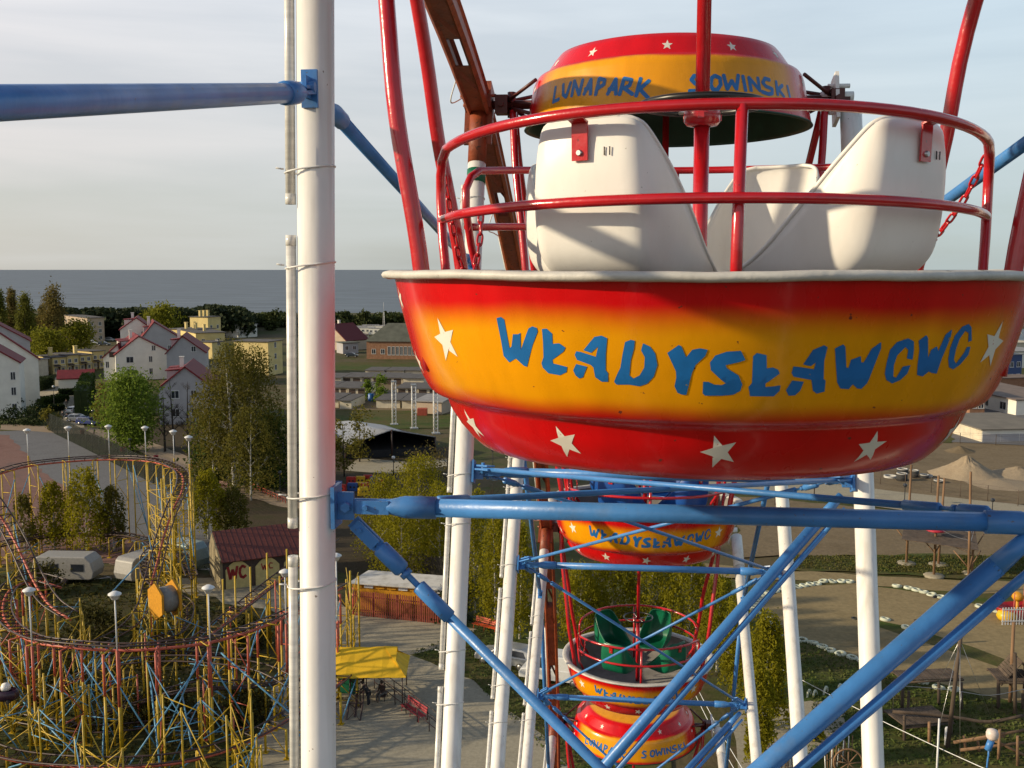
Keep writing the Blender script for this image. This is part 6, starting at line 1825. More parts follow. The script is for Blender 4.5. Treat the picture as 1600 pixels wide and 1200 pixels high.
# caravans behind the coaster
C_shaded_cream = mat('shaded_cream_paint', (.30, .29, .27), .5, var=.1)  # pale caravan paint, darkened in its colour to stand for the trees' shade
def caravan(label, p, rz, L, h, wins, mt=C_shaded_cream):
    t = thing('caravan', label, 'caravan', p, rz, 'caravans behind the coaster')
    pr = [(-L / 2, .55), (-L / 2 - .12, 1.1), (-L / 2 + .15, h - .25), (-L / 2 + .5, h), (L / 2 - .7, h), (L / 2 - .2, h - .5), (L / 2 + .05, 1.2), (L / 2 - .1, .6), (L / 2 - .4, .5), (-L / 2 + .3, .45)]
    n = len(pr); m = MB(); m.add([(x, -1.05, z) for x, z in pr] + [(x, 1.05, z) for x, z in pr], [tuple(range(n)), tuple(range(n, 2 * n))[::-1]] + [(i, n + i, n + (i + 1) % n, (i + 1) % n) for i in range(n)])
    b = m.build('body', mt, t); bv = b.modifiers.new('edge', 'BEVEL'); bv.width = .1; bv.segments = 3
    for x, w in wins:
        g = MB(); g.b2(x - w / 2, x + w / 2, -1.075, -1.04, 1.25, 1.85); o = g.build('window', M_glass, t)
        g = MB(); g.b2(x - w / 2 - .05, x + w / 2 + .05, -1.066, -1.045, 1.20, 1.25); g.b2(x - w / 2 - .05, x + w / 2 + .05, -1.066, -1.045, 1.85, 1.9); g.build('frame', mat('grey_bumper', (.12, .12, .12), .6), o)
    for s in (-1, 1):
        w_ = MB(); w_.lathe([(0, -.1), (.2, -.1), (.32, -.07), (.32, .07), (.2, .1), (0, .1)], 16, (.1, s * .95, .32), M=Matrix.Rotation(R(90), 3, 'X')); w_.build('wheel', M_black, t)
    d = MB(); d.tube([(L / 2 - .2, .5, .45), (L / 2 + 1.1, 0, .45)], .04, 6); d.tube([(L / 2 - .2, -.5, .45), (L / 2 + 1.1, 0, .45)], .04, 6); d.tube([(L / 2 + 1.05, 0, 0), (L / 2 + 1.05, 0, .5)], .04, 6); d.build('drawbar', M_steel, t)
    m = MB(); m.b2(-L * .2, -L * .2 + .02, -1.07, -1.05, .55, 1.95); m.b2(-L * .2 + .6, -L * .2 + .62, -1.07, -1.05, .55, 1.95); m.build('door', C_silver, t)
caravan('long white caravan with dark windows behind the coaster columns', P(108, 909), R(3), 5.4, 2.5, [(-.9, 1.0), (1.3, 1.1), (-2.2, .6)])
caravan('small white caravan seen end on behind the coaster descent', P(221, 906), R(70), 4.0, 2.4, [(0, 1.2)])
caravan('rounded silver caravan next to the toilet house', P(288, 889), R(-25), 4.4, 2.6, [(.6, 1.1)], C_teal)
# ------------------------------------------------------------------ stage, towers, park
M_black_tarp = mat('black_tarpaulin', (0.012, 0.012, 0.014), .8, var=.3)
M_stageroof = mat('grey_stage_membrane', (0.30, 0.31, 0.33), .5, var=.2, scale=2.5, stretch=(.3, 3, 1), bump=.4, bscale=2)
sp = P(612, 712)
stage = thing('stage', 'open air stage with a low pale membrane roof and black opening', 'stage', sp, R(8))
k = FPX / sp.length
def sv(px, py, y): 
    v = D(px, py, sp.y + y) - sp
    return Matrix.Rotation(-R(8), 3, 'Z') @ v
fl, fa, fr = sv(540, 696, -4), sv(612, 671, -2), sv(680, 682, 2)
bl_, ba, br_ = sv(512, 660, 16), sv(549, 657, 18), sv(600, 664, 20)
m = MB(); 
def rib(a, b, c, n=8): return [a.lerp(b, i / n) if i <= n else b.lerp(c, (i - n) / n) for i in range(2 * n + 1)]
F_, B_ = rib(fl, fa, fr), rib(bl_, ba, br_)
vs = F_ + [p.lerp(q, .5) - Vector((0, 0, .35)) for p, q in zip(F_, B_)] + B_
w_ = len(F_); m.add(vs, [(r * w_ + i, r * w_ + i + 1, (r + 1) * w_ + i + 1, (r + 1) * w_ + i) for r in range(2) for i in range(w_ - 1)], True)
o = m.build('roof', M_stageroof, stage); so = o.modifiers.new('cloth', 'SOLIDIFY'); so.thickness = .12
def down(p): return Vector((p.x, p.y, 0.0))
m = MB(); 
for a, b in zip(B_, B_[1:]): m.add([a - Vector((0, 0, .15)), b - Vector((0, 0, .15)), down(b), down(a)], [(0, 1, 2, 3)])
m.add([fl - Vector((0, 0, .15)), bl_ - Vector((0, 0, .15)), down(bl_), down(fl)], [(0, 1, 2, 3)])
m.add([fr - Vector((0, 0, .15)), br_ - Vector((0, 0, .15)), down(br_), down(fr)], [(0, 1, 2, 3)])
o = m.build('back_curtain', M_black_tarp, stage, normals=False); so = o.modifiers.new('cloth', 'SOLIDIFY'); so.thickness = .05
m = MB(); m.slab([down(fl) + Vector((0, 0, 1.1)), down(fr) + Vector((0, 0, 1.1)), down(br_) + Vector((0, 0, 1.1)), down(bl_) + Vector((0, 0, 1.1))], 1.05); m.build('platform', M_black_tarp, stage)
for a in (fa, fl, fr):
    m = MB(); m.tube([down(a), a], .12, 6); m.build('mast', M_rail, stage)
for i, (px, yb, yt) in enumerate([(616, 664, 597), (647, 670, 602), (681, 678, 607)]):
    p = P(px, yb); h = up(px, yb, yt); wd = .33
    t = thing('truss_tower', ['left aluminium truss tower behind the stage', 'middle aluminium truss tower behind the stage', 'right aluminium truss tower by the stage end'][i], 'truss tower', p, R(20), 'truss towers behind the stage')
    for sx in (-wd, wd):
        for sy in (-wd, wd):
            m = MB(); m.tube([(sx, sy, 0), (sx, sy, h)], .055, 6); m.build('chord', M_tubelight, t)
    m = MB(); nb = int(h / .62)
    for j in range(nb):
        z0, z1 = j * h / nb, (j + 1) * h / nb
        for a, b in (((-wd, -wd), (wd, -wd)), ((wd, -wd), (wd, wd)), ((wd, wd), (-wd, wd)), ((-wd, wd), (-wd, -wd))):
            m.tube([(*a, z0), (*b, z1)], .035, 4, caps=False)
    m.build('lacing', M_lampwhite, t)
    m = MB(); m.box((0, 0, .1), (1.3, 1.3, .2)); m.build('base_plate', M_steel, t)
    m = MB(); m.box((0, 0, h + .1), (.9, .9, .2)); m.build('top_plate', M_steel, t)
# coloured play blocks
PB = [('red_play', (.45, .03, .02)), ('yellow_play', (.62, .36, .01)), ('blue_play', (.02, .08, .28))]
PBm = [mat(n + '_plastic', c, .45) for n, c in PB]
pb_l = ['first red', 'second yellow', 'third red', 'fourth blue', 'fifth red', 'sixth yellow', 'low front red', 'low front yellow', 'left blue', 'left red']
for i, (px, py, c, a) in enumerate([(549, 757, 0, 5), (563, 756, 1, 8), (575, 754, 0, 10), (586, 756, 2, 20), (593, 761, 0, 60), (551, 767, 2, 0), (563, 766, 1, -5), (533, 769, 0, -10), (567, 774, 1, 50), (527, 764, 2, 5), (571, 767, 0, 60)]):
    t = thing('play_block', ['red play block, leftmost of the back row on the park path', 'yellow play block in the back row on the park path', 'red play block right of the yellow one in the back row', 'blue play block at the right end of the back row', 'red play block turning the right corner', 'blue play block in the middle row', 'yellow play block in the middle row', 'red play block lying by the pole', 'yellow play block nearest, with a dark hole', 'blue play block by the pole', 'red play block leaning beside the nearest yellow one'][i], 'play block', P(px, py), R(a), 'coloured play blocks on the park path')
    m = MB(); m.b2(-.6, .6, -.22, .22, .12, .95); m.b2(-.62, .62, -.27, .27, 0, .14); m.b2(-.55, .55, -.16, .16, .95, 1.0); m.build('body', PBm[c], t)
    m = MB(); m.tube([(-.2, -.225, .5), (-.2, .225, .5)], .13, 12); m.tube([(.25, -.225, .5), (.25, .225, .5)], .13, 12); m.build('hole', M_black, t)
# park lamps and litter bins
for i, (px, yb, yt, lab) in enumerate([(85, 640, 602, 'park lamp with a white globe between the low hedges'), (147, 678, 640, 'dark lamp post at the court corner'), (183, 707, 680, 'dark lamp post on the sandy path'), (204, 712, 684, 'dark lamp post at the path bend'), (438, 780, 735, 'black lamp post left of the white pole'), (615, 742, 712, 'black park lamp under the stage'), (770, 745, 700, 'black lamp post behind the blue cross bar'), (1413, 790, 755, 'short black lamp on the concrete road'), (1550, 804, 778, 'black lamp on the concrete road, far right')]):
    p = P(px, yb); h = up(px, yb, yt)
    t = thing('park_lamp', lab, 'lamp post', p, 0, 'park lamps')
    m = MB(); m.tube([(0, 0, 0), (0, 0, .6), (0, 0, .62), (0, 0, h - .4)], [.10, .10, .05, .045], 8); m.build('post', M_black, t)
    m = MB(); m.lathe([(0, 0), (.12, 0), (.22, .12), (.24, .25), (.18, .38), (0, .44)], 14, (0, 0, h - .45)); m.build('globe', M_lampwhite if i in (0, 5) else M_glass, t)
M_bin = mat('red_bin_plastic', (.22, .02, .025), .5)
for i, (px, py) in enumerate([(129, 681), (174, 702), (192, 709), (244, 722), (302, 735), (1228, 742)]):
    t = thing('litter_bin', ['red litter bin at the court corner', 'red litter bin on the sandy path by the fence', 'red litter bin right of the path lamp', 'red litter bin under the bare trees', 'red litter bin beside the big birch', 'red bin on the concrete road'][i], 'litter bin', P(px, py), 0, 'red litter bins')
    m = MB(); m.lathe([(.22, .25), (.30, .3), (.34, .9), (.36, .95), (.3, .97), (.27, .5)], 14); m.build('body', M_bin, t)
    m = MB(); m.tube([(0, .32, 0), (0, .32, 1.1)], .04, 6); m.build('post', M_black, t)
# court fence: posts and mesh
A, B = P(74, 671), P(336, 806)
cf = thing('mesh_fence', 'dark green mesh fence along the ball court', 'fence', A)
d = B - A; n = 22
M_mesh = mat('dark_green_wire', (.012, .02, .014), .7)
for i in range(n + 1):
    m = MB(); p = d * (i / n); m.tube([p, p + Vector((0, 0, 3.0))], .05, 6); m.build('post', M_mesh, cf)
m = MB(); 
for z in np.arange(.1, 3.01, .22): m.tube([Vector((0, 0, z)), d + Vector((0, 0, z))], .022, 3, caps=False)
L = d.length
for i in range(int(L / .22)): p = d * (i * .22 / L); m.tube([p, p + Vector((0, 0, 3))], .022, 3, caps=False)
tag(m.build('wire', M_mesh, cf, normals=False), kind='stuff')
# low red rail along the path by the pole
A, B = P(392, 763), P(446, 787)
rf = thing('low_rail', 'low red rail beside the path left of the white pole', 'railing', A); d = B - A
for i in range(15):
    m = MB(); p = d * (i / 14); m.tube([p, p + Vector((0, 0, .7))], .05, 6); m.build('post', M_salmon, rf)
m = MB(); m.tube([Vector((0, 0, .68)), d + Vector((0, 0, .68))], .045, 6); m.tube([Vector((0, 0, .35)), d + Vector((0, 0, .35))], .03, 6); m.build('rail', M_salmon, rf)
# park benches along the alley
for i, (px, py, a) in enumerate([(232, 728, -25), (268, 740, -25), (308, 752, -25), (346, 765, -25)]):
    bench(['dark red park bench under the green willow', 'dark red park bench under the bare trees', 'dark red park bench left of the big birch', 'dark red park bench nearest the big birch'][i], P(px, py), R(a), mat('dark_red_bench', (.12, .02, .02), .6), 1.8)

# ------------------------------------------------------------------ people
def skin(name, pts, edges, radii, m, parent, loc=(0, 0, 0)):
    me = bpy.data.meshes.new(name); me.from_pydata([Vector(p) for p in pts], edges, []); me.update()
    o = link(name, me, parent, loc); me.materials.append(m)
    md = o.modifiers.new('skin', 'SKIN'); md.use_smooth_shade = True
    for v, r in zip(me.skin_vertices[0].data, radii): v.radius = (r, r) if not isinstance(r, tuple) else r
    me.skin_vertices[0].data[0].use_root = True
    sb = o.modifiers.new('smooth', 'SUBSURF'); sb.levels = 1; sb.render_levels = 1
    return o
M_skin = mat('skin', (.42, .25, .18), .55, var=.05)
def person(label, p, rz, pose='stand', top=(.03, .03, .035), legs=(.02, .022, .03), hair=(.03, .02, .015), h=1.72):
    t = thing('person', label, 'person', p, rz)
    s = h / 1.72
    st = {'stand': 0.04, 'walk': .24, 'lean': .05, 'sit': 0}[pose]
    hipz = .50 if pose == 'sit' else .90
    lean = {'lean': .55, 'sit': .12}.get(pose, .03)
    hip = Vector((0, 0, hipz)); chest = hip + Vector((lean * .38, 0, .42 * math.sqrt(1 - lean * lean * .7))); neck = chest + Vector((lean * .16, 0, .15)); head = neck + Vector((lean * .08 + .02, 0, .12)); crown_ = head + Vector((.0, 0, .10))
    P_ = [hip, chest, neck, head, crown_]; E_ = [(0, 1), (1, 2), (2, 3), (3, 4)]; Rr = [.14, (.16, .13), .055, .09, .085]
    J = {}
    for sgn in (-1, 1):
        i = len(P_)
        if pose == 'sit': K = [hip + Vector((.02, sgn * .09, -.01)), hip + Vector((.42, sgn * .11, .0)), hip + Vector((.44, sgn * .11, -.42)), hip + Vector((.56, sgn * .11, -.46))]
        else: K = [hip + Vector((0, sgn * .09, -.04)), hip + Vector((sgn * st * .6 + .02, sgn * .10, -.44)), hip + Vector((sgn * st * 1.2 - .02, sgn * .10, -.83)), hip + Vector((sgn * st * 1.2 + .13, sgn * .11, -.87))]
        P_ += K; E_ += [(0, i), (i, i + 1), (i + 1, i + 2), (i + 2, i + 3)]; Rr += [.085, .062, .042, .04]; J[sgn] = K
        i = len(P_); sh = chest + Vector((lean * .05, sgn * .19, .06))
        if pose == 'lean': A_ = [sh, sh + Vector((.12, sgn * .03, -.26)), sh + Vector((.32, sgn * .0, -.38)), sh + Vector((.40, 0, -.40))]
        elif pose == 'sit': A_ = [sh, sh + Vector((.05, sgn * .04, -.27)), sh + Vector((.28, -sgn * .02, -.36)), sh + Vector((.36, -sgn * .03, -.36))]
        else: A_ = [sh, sh + Vector((-sgn * st * .5, sgn * .05, -.28)), sh + Vector((-sgn * st * .8 + .06, sgn * .05, -.52)), sh + Vector((-sgn * st * .8 + .09, sgn * .05, -.61))]
        P_ += A_; E_ += [(1, i), (i, i + 1), (i + 1, i + 2), (i + 2, i + 3)]; Rr += [.06, .045, .034, .036]; J[sgn * 10] = A_
    P_ = [q * s for q in P_]
    Rr = [tuple(x * s for x in r) if isinstance(r, tuple) else r * s for r in Rr]
    skin('body', P_, E_, Rr, M_skin, t)
    nm = 'cloth_%d_%d_%d' % tuple(int(c * 255) for c in top); nl = 'cloth_%d_%d_%d' % tuple(int(c * 255) for c in legs)
    jp = [hip - Vector((0, 0, .04)), chest, neck - Vector((0, 0, .04))]; je = [(0, 1), (1, 2)]; jr = [.165, (.185, .15), .075]
    for sgn in (-1, 1):
        i = len(jp); jp += J[sgn * 10][:3]; je += [(1, i), (i, i + 1), (i + 1, i + 2)]; jr += [.082, .062, .05]
    skin('jacket', [q * s for q in jp], je, [tuple(x * s for x in r) if isinstance(r, tuple) else r * s for r in jr], mat(nm, top, .85), t)
    tp_ = [hip]; te = []; tr = [.155]
    for sgn in (-1, 1):
        i = len(tp_); tp_ += J[sgn][:3]; te += [(0, i), (i, i + 1), (i + 1, i + 2)]; tr += [.10, .078, .06]
    skin('trousers', [q * s for q in tp_], te, [r * s for r in tr], mat(nl, legs, .85), t)
    for sgn in (-1, 1):
        m = MB(); a = J[sgn][2] * s; m.box(a + Vector((.07, 0, -.03)), (.26, .10, .09)); o = m.build('shoe', M_black, t); o.modifiers.new('edge', 'BEVEL').width = .02
    m = MB(); hd = head * s; m.lathe([(.0, .125), (.07, .11), (.10, .06), (.103, .0), (.09, -.06), (.07, -.08)], 16, hd + Vector((-.018, 0, .02))); m.build('hair', mat('hair_%d' % int(hair[0] * 999), hair, .7), t)
    m = MB(); m.box(hd + Vector((.095, 0, 0)), (.035, .03, .045)); m.build('nose', M_skin, t)
    m = MB()
    for sgn in (-1, 1): m.box(hd + Vector((.088, sgn * .035, .03)), (.012, .022, .012))
    m.build('eyes', M_black, t)
    return t
person('person in dark clothes leaning forward under the yellow tent', P(576, 1103), R(200), 'lean')
person('person in dark jacket sitting behind the leaning one under the tent', P(598, 1094), R(240), 'sit', (.05, .03, .025), (.12, .11, .10))
m = MB(); p = P(598, 1094); m.box(p + Vector((0, .05, .38)), (.5, .9, .06))
for sx in (-.2, .2):
    for sy in (-.35, .4): m.tube([p + Vector((sx, sy, 0)), p + Vector((sx, sy, .36))], .025, 5)
tag(m.build('stool', M_rail), 'low dark bench seat under the yellow tent', 'seat')
person('person in dark clothes walking on the estate road, left of a companion', P(98, 656), R(80), 'walk')
person('person in blue trousers walking on the estate road beside a companion', P(105, 660), R(100), 'walk', (.02, .03, .06), (.02, .035, .08))
person('lone dark figure further up the estate road by the hedge', P(104, 637), R(90), 'walk')
person('person in a white top standing by the dark hedge near the court', P(38, 660), R(30), 'stand', (.6, .58, .55), (.02, .03, .06))
# ------------------------------------------------------------------ right hand side: tyre track, ropes course, wasteland, harbour
M_tyre = mat('whitewashed_tyre', (0.55, 0.58, 0.46), .85, c2=(0.30, 0.32, 0.24), scale=2.2, thr=(.45, .7))
tm = MB(); 
tm.lathe([(.155, .0), (.16, .03), (.17, .15), (.155, .19), (.19, .205), (.265, .20), (.305, .17), (.315, .10), (.305, .03), (.265, .0), (.155, .0)], 18)
TYRE = tm.mesh('tyre'); TYRE.materials.append(M_tyre)
TYREB = TYRE.copy(); TYREB.materials.clear(); TYREB.materials.append(M_black)
def tyres(pts, label, group, gap=.56, me=TYRE, scale=1.32):
    line = catmull([P(x, y, .0) for x, y in pts], .05)
    acc = gap; 
    for a, b in zip(line, line[1:]):
        acc += (b - a).length
        if acc >= gap * scale:
            acc = rng.uniform(-.10, .04)
            o = link('tyre', me, None, b + Vector((rng.uniform(-.08, .08), rng.uniform(-.08, .08), rng.uniform(.0, .03))))
            o.rotation_euler = (rng.uniform(-.16, .16), rng.uniform(-.16, .16), rng.uniform(0, 6)); o.scale = (scale,) * 3
            tag(o, label, 'tyre', group)
tyres([(1600, 974), (1577, 966), (1553, 957), (1530, 950)], 'whitewashed tyre in the far right stretch of the track edge', 'tyres edging the track at far right')
tyres([(1490, 941), (1460, 933), (1442, 928), (1418, 921), (1400, 918), (1388, 916)], 'whitewashed tyre along the far side of the track, right of the thick white spoke', 'tyres on the far side, right')
tyres([(1332, 912), (1316, 911), (1300, 911), (1286, 911), (1276, 915), (1262, 917), (1250, 919), (1238, 921), (1222, 924), (1211, 926), (1200, 930)], 'whitewashed tyre along the far side of the track, left of the thick white spoke', 'tyres on the far side, left')
tyres([(1195, 933), (1188, 938), (1184, 944), (1180, 951), (1180, 958), (1188, 964)], 'whitewashed tyre crowded in the left bend of the track', 'tyres in the left bend', gap=.45)
tyres([(1199, 970), (1206, 979), (1212, 988), (1224, 995), (1244, 1001), (1262, 1005), (1276, 1010), (1292, 1017), (1312, 1024), (1330, 1031), (1350, 1036), (1378, 1046), (1400, 1052)], 'whitewashed tyre along the near side of the track', 'tyres on the near side', gap=.60)
tyres([(1436, 1068), (1452, 1074), (1466, 1078), (1482, 1080), (1500, 1083)], 'whitewashed tyre under the low deck of the ropes course', 'tyres under the low deck', gap=.72)
tyres([(1378, 968), (1390, 974), (1403, 978), (1420, 985), (1440, 992)], 'half sunk pale tyre on the grass island in the track', 'tyres on the track island', gap=1.5)
o = link('tyre', TYREB, None, P(1336, 969)); tag(o, 'black tyre at the tip of the grass island in the track', 'tyre')
o = link('tyre', TYREB, None, P(1461, 936)); tag(o, 'black tyre leaning among the pale ones on the far side', 'tyre'); o.rotation_euler = (1.2, 0, .4)
# ---- ropes course
M_log = mat('peeled_log', (0.20, 0.115, 0.060), .85, var=.3, scale=2, stretch=(1, 1, .2))
M_logd = mat('weathered_log', (0.085, 0.060, 0.042), .9, var=.35, scale=2, stretch=(1, 1, .2))
def pole(parent, a, b, r=.11, m_=None, name='pole'):
    m = MB(); m.tube([a, a.lerp(b, .5), b], [r, r * .93, r * .85], 8); return m.build(name, m_ or M_log, parent)
rc = thing('ropes_course', 'raised log platforms of the ropes course with tall poles beyond the track', 'ropes course', P(1460, 900))
RC = Vector(rc.location)
def rl(v): return v - RC
legs = []
for px, yb, yt in [(1416, 882, 726), (1459, 901, 743), (1466, 884, 747), (1513, 928, 737), (1519, 898, 800)]:
    b = P(px, yb); t_ = D(px + rng.uniform(0, 12), yt, b.y); legs.append((b, t_)); pole(rc, rl(b), rl(t_), .12)
    m = MB(); m.lathe([(0, .0), (.9, 0), (.95, .08), (.8, .2), (0, .22)], 14, rl(b)); m.build('footing', G_conc, rc)
zd = up(1459, 901, 838)
pf = [(P(1410, 880), P(1520, 886), P(1526, 926), P(1406, 906))]
q = [Vector((p.x, p.y, zd)) for p in pf[0]]
nbd = 16
bm_ = MB(); 
for i in range(nbd):
    a, b = q[0].lerp(q[3], i / nbd), q[0].lerp(q[3], (i + .86) / nbd); c, d = q[1].lerp(q[2], (i + .86) / nbd), q[1].lerp(q[2], i / nbd)
    m = MB(); m.slab([rl(a), rl(d), rl(c), rl(b)], .06); m.build('deck_board', M_logd, rc)
for b, t_ in legs:
    for a in (0.6, 2.7, 4.5):
        p = Vector((b.x, b.y, zd - 1.5)); e = p + Vector((math.cos(a) * 1.3, math.sin(a) * 1.3, 1.4)); pole(rc, rl(p), rl(e), .06, M_log, 'strut')
for a, b in ((0, 1), (1, 3), (2, 4), (0, 2)):
    p, e = legs[a][0], legs[b][0]; pole(rc, rl(Vector((p.x, p.y, zd - .15))), rl(Vector((e.x, e.y, zd - .15))), .09, M_logd, 'beam')
m = MB(); p = legs[1][0]; m.lathe([(0, 0), (.8, 0), (.8, .12), (0, .14)], 12, rl(Vector((p.x, p.y, zd + .5)))); m.build('platform_mat', mat('red_mat', (.4, .02, .04), .6), rc)
m = MB()
for dz in (.9, 1.6):
    for a, b in ((0, 1), (1, 3), (3, 4)):
        p, e = legs[a][0], legs[b][0]; m.tube(catmull([rl(Vector((p.x, p.y, zd + dz))), rl(Vector((p.x, p.y, zd + dz)).lerp(Vector((e.x, e.y, zd + dz)), .5) - Vector((0, 0, .2))), rl(Vector((e.x, e.y, zd + dz)))], .6), .018, 4)
m.build('rope', M_steel, rc)
# nearer parts of the course, each structure its own thing
def stand(label, poles_, decks, r=.11, name='climbing_frame'):
    o = P(*poles_[0][:2]); t = thing(name, label, 'climbing frame', o)
    for px, yb, px2, yt in poles_:
        b = P(px, yb); e = D(px2, yt, b.y); pole(t, b - o, e - o, r, M_log if rng.random() < .4 else M_logd)
    for (x0, y0, x1, y1, dep, z, n) in decks:
        a, b = P(x0, y0), P(x1, y1); a.z = b.z = z
        d = (b - a); nn = Vector((-d.y, d.x, 0)).normalized()
        if nn.y < 0: nn = -nn
        for i in range(n):
            f0, f1 = i / n, (i + .85) / n
            m = MB(); m.slab([a.lerp(b, f0) - o, a.lerp(b, f1) - o, a.lerp(b, f1) + nn * dep - o, a.lerp(b, f0) + nn * dep - o], .06); m.build('deck_board', M_logd, t)
        for f in (.0, dep):
            pole(t, a + nn * f - o - Vector((0, 0, .14)), b + nn * f - o - Vector((0, 0, .14)), .07, M_logd, 'beam')
    return t, o
t, o = stand('tall leaning pole with ropes beside the low wooden deck', [(1480, 1172, 1503, 978)], [], .13, 'rope_pole')
m = MB(); top = D(1500, 1000, P(1480, 1172).y)
for px, py in [(1455, 1190), (1560, 1150), (1440, 1120), (1500, 1195)]: m.tube([top - o, P(px, py) - o], .016, 4)
m.build('rope', M_steel, t)
stand('low wooden deck on short posts with pale tyres behind', [(1409, 1120, 1411, 1062), (1502, 1112, 1502, 1066), (1467, 1104, 1467, 1066)], [(1409, 1104, 1504, 1100, 1.6, 1.7, 14)])
stand('paired upright posts at the tip of the track island', [(1421, 1010, 1423, 978), (1429, 1012, 1430, 968)], [], .13, 'upright_posts')
t, o = stand('wooden tower platform at the right edge with a pitched plank roof', [(1560, 1110, 1560, 1062), (1586, 1120, 1586, 1020), (1578, 1100, 1584, 972), (1612, 1112, 1612, 1040), (1600, 1096, 1602, 1040)], [(1558, 1112, 1616, 1114, 2.0, 2.0, 12)], .12)
for i in range(10):
    a = D(1556, 1062, P(1578, 1100).y) - o; b = D(1620, 1062, P(1578, 1100).y) - o; c = (a + b) / 2 + Vector((0, 0, 1.5))
    for s_, q_ in ((a, 0), (b, 1)):
        f0, f1 = i / 10, (i + .85) / 10
        m = MB(); m.slab([s_.lerp(c, f0) + Vector((0, -.9, 0)), s_.lerp(c, f1) + Vector((0, -.9, 0)), s_.lerp(c, f1) + Vector((0, .9, 0)), s_.lerp(c, f0) + Vector((0, .9, 0))], .05); m.build('roof_board', M_logd, t)
stand('brown plank deck low down behind the thin white post', [(1413, 1160, 1413, 1118), (1452, 1165, 1452, 1128), (1486, 1150, 1486, 1120), (1418, 1128, 1420, 1080)], [(1412, 1160, 1490, 1152, 2.2, 1.0, 18)], .1)
t, o = stand('balance beam of long logs on crossed posts, lower right corner', [(1510, 1180, 1506, 1150), (1560, 1190, 1562, 1140), (1530, 1178, 1528, 1158), (1590, 1200, 1590, 1150)], [], .09, 'balance_beam')
for a, b in (((1490, 1160), (1605, 1140)), ((1500, 1172), (1602, 1160)), ((1540, 1150), (1610, 1185)), ((1500, 1158), (1570, 1150))):
    p, q = D(*a, 57), D(*b, 57); pole(t, p - o, q - o, .09, M_log, 'beam')
t, o = stand('long hanging log bridge behind the tall leaning pole', [(1395, 1126, 1395, 1108), (1598, 1110, 1598, 1084)], [], .1, 'log_bridge')
pts = catmull([D(1395, 1112, 60), D(1450, 1116, 60), D(1500, 1122, 60), D(1545, 1128, 60), D(1600, 1118, 60)], .5)
m = MB(); m.tube([p - o for p in pts], .10, 8); m.build('beam', M_logd, t)
m = MB()
for k in range(0, len(pts), 6): m.tube([pts[k] - o, pts[k] + Vector((0, 0, 1.6)) - o], .015, 4)
m.tube([p + Vector((0, 0, 1.6)) - o for p in pts], .02, 5); m.build('rope', M_steel, t)
# hoops, stick fences, white post, lamp
for i, (px, py, w) in enumerate([(1264, 1090, 13), (1273, 1090, 12), (1290, 1086, 14), (1312, 1082, 14)]):
    m = MB(); r = w / px_per_m(py) / 2 * 1.3
    m.tube([P(px, py) + Vector((r * .5 * math.cos(g), r * math.cos(g) * .85, max(-.02, r * 1.5 * math.sin(g)))) for g in np.linspace(0, math.pi, 14)], .07, 7)
    tag(m.build('hoop', M_tyre), ['leftmost pale half buried hoop on the grass by the third spoke', 'second half buried hoop, close to the leftmost', 'third half buried hoop, yellowish with rungs', 'rightmost pale half buried hoop near the thick spoke'][i], 'hoop', 'half buried hoops')
def palings(label, a, b, h, n):
    A, B = P(*a), P(*b); t = thing('paling_fence', label, 'fence', A); d = B - A
    for i in range(n + 1):
        m = MB(); p = d * (i / n); m.tube([p, p + Vector((rng.uniform(-.08, .08), 0, h * rng.uniform(.7, 1.1)))], .03, 5); m.build('paling', M_log if i % 3 else M_tubelight, t)
    m = MB(); m.tube([Vector((0, 0, h * .55)), d + Vector((0, 0, h * .55))], .03, 5); m.build('rail', M_logd, t)
palings('stick fence of thin uneven palings at the bottom between the right spokes', (1182, 1215), (1245, 1200), 1.6, 18)
palings('stick fence of thin palings at the bottom before the thick spoke', (1290, 1212), (1330, 1188), 1.5, 14)
m = MB(); wh = MB(); p = P(1325, 1215)
for g in np.linspace(0, 2 * math.pi, 9)[:-1]: m.tube([p + Vector((0, 0, .8)), p + Vector((.75 * math.cos(g), .2, .8 + .75 * math.sin(g)))], .035, 5)
m.torus(p + Vector((0, .1, .8)), .75, .05, 20, 6, Matrix.Rotation(R(90), 3, 'X')); tag(m.build('wagon_wheel', M_log), 'wooden wagon wheel leaning at the bottom edge', 'wagon wheel')
p = P(1461, 1262); h = up(1461, 1262, 1124)
m = MB(); m.tube([p, p + Vector((0, 0, h))], .05, 10); m.lathe([(0, h), (.055, h), (.045, h + .04), (0, h + .05)], 10, p); tag(m.build('white_post', M_lampwhite), 'thin plain white post at the bottom right', 'post')
p = P(1537, 1290); h = up(1537, 1290, 1165)
lamp = thing('lamp_post', 'lamp with a white globe in a blue socket on a bent blue pipe, lower right', 'lamp post', p)
m = MB(); tp2 = D(1545, 1168, p.y) - p
m.tube(catmull([(0, 0, 0), (0, 0, h * .7), (0.05, 0, h * .88), tp2], .3), .045, 8); m.build('post', M_blue, lamp)
m = MB(); m.tube([tp2 - Vector((.05, 0, .12)), tp2 + Vector((.10, 0, .38))], .16, 12); m.build('socket', M_blue, lamp)
m = MB(); dq = Vector((.13, 0, .40)); m.lathe([(.0, 0), (.20, .02), (.28, .14), (.29, .34), (.24, .48), (.1, .54), (0, .55)], 16, tp2 + dq); m.build('globe', mat('pinkish_globe', (.66, .56, .50), .4), lamp)
p = D(1480, 1150, 55); 
m = MB(); b = P(1479, 1168); m.tube([b, b + Vector((0, 0, 1.1))], .14, 10); m.lathe([(.14, 1.1), (.10, 1.2), (0, 1.22)], 10, b); tag(m.build('white_bollard', M_lampwhite), 'short white bollard at the foot of the leaning pole', 'bollard')
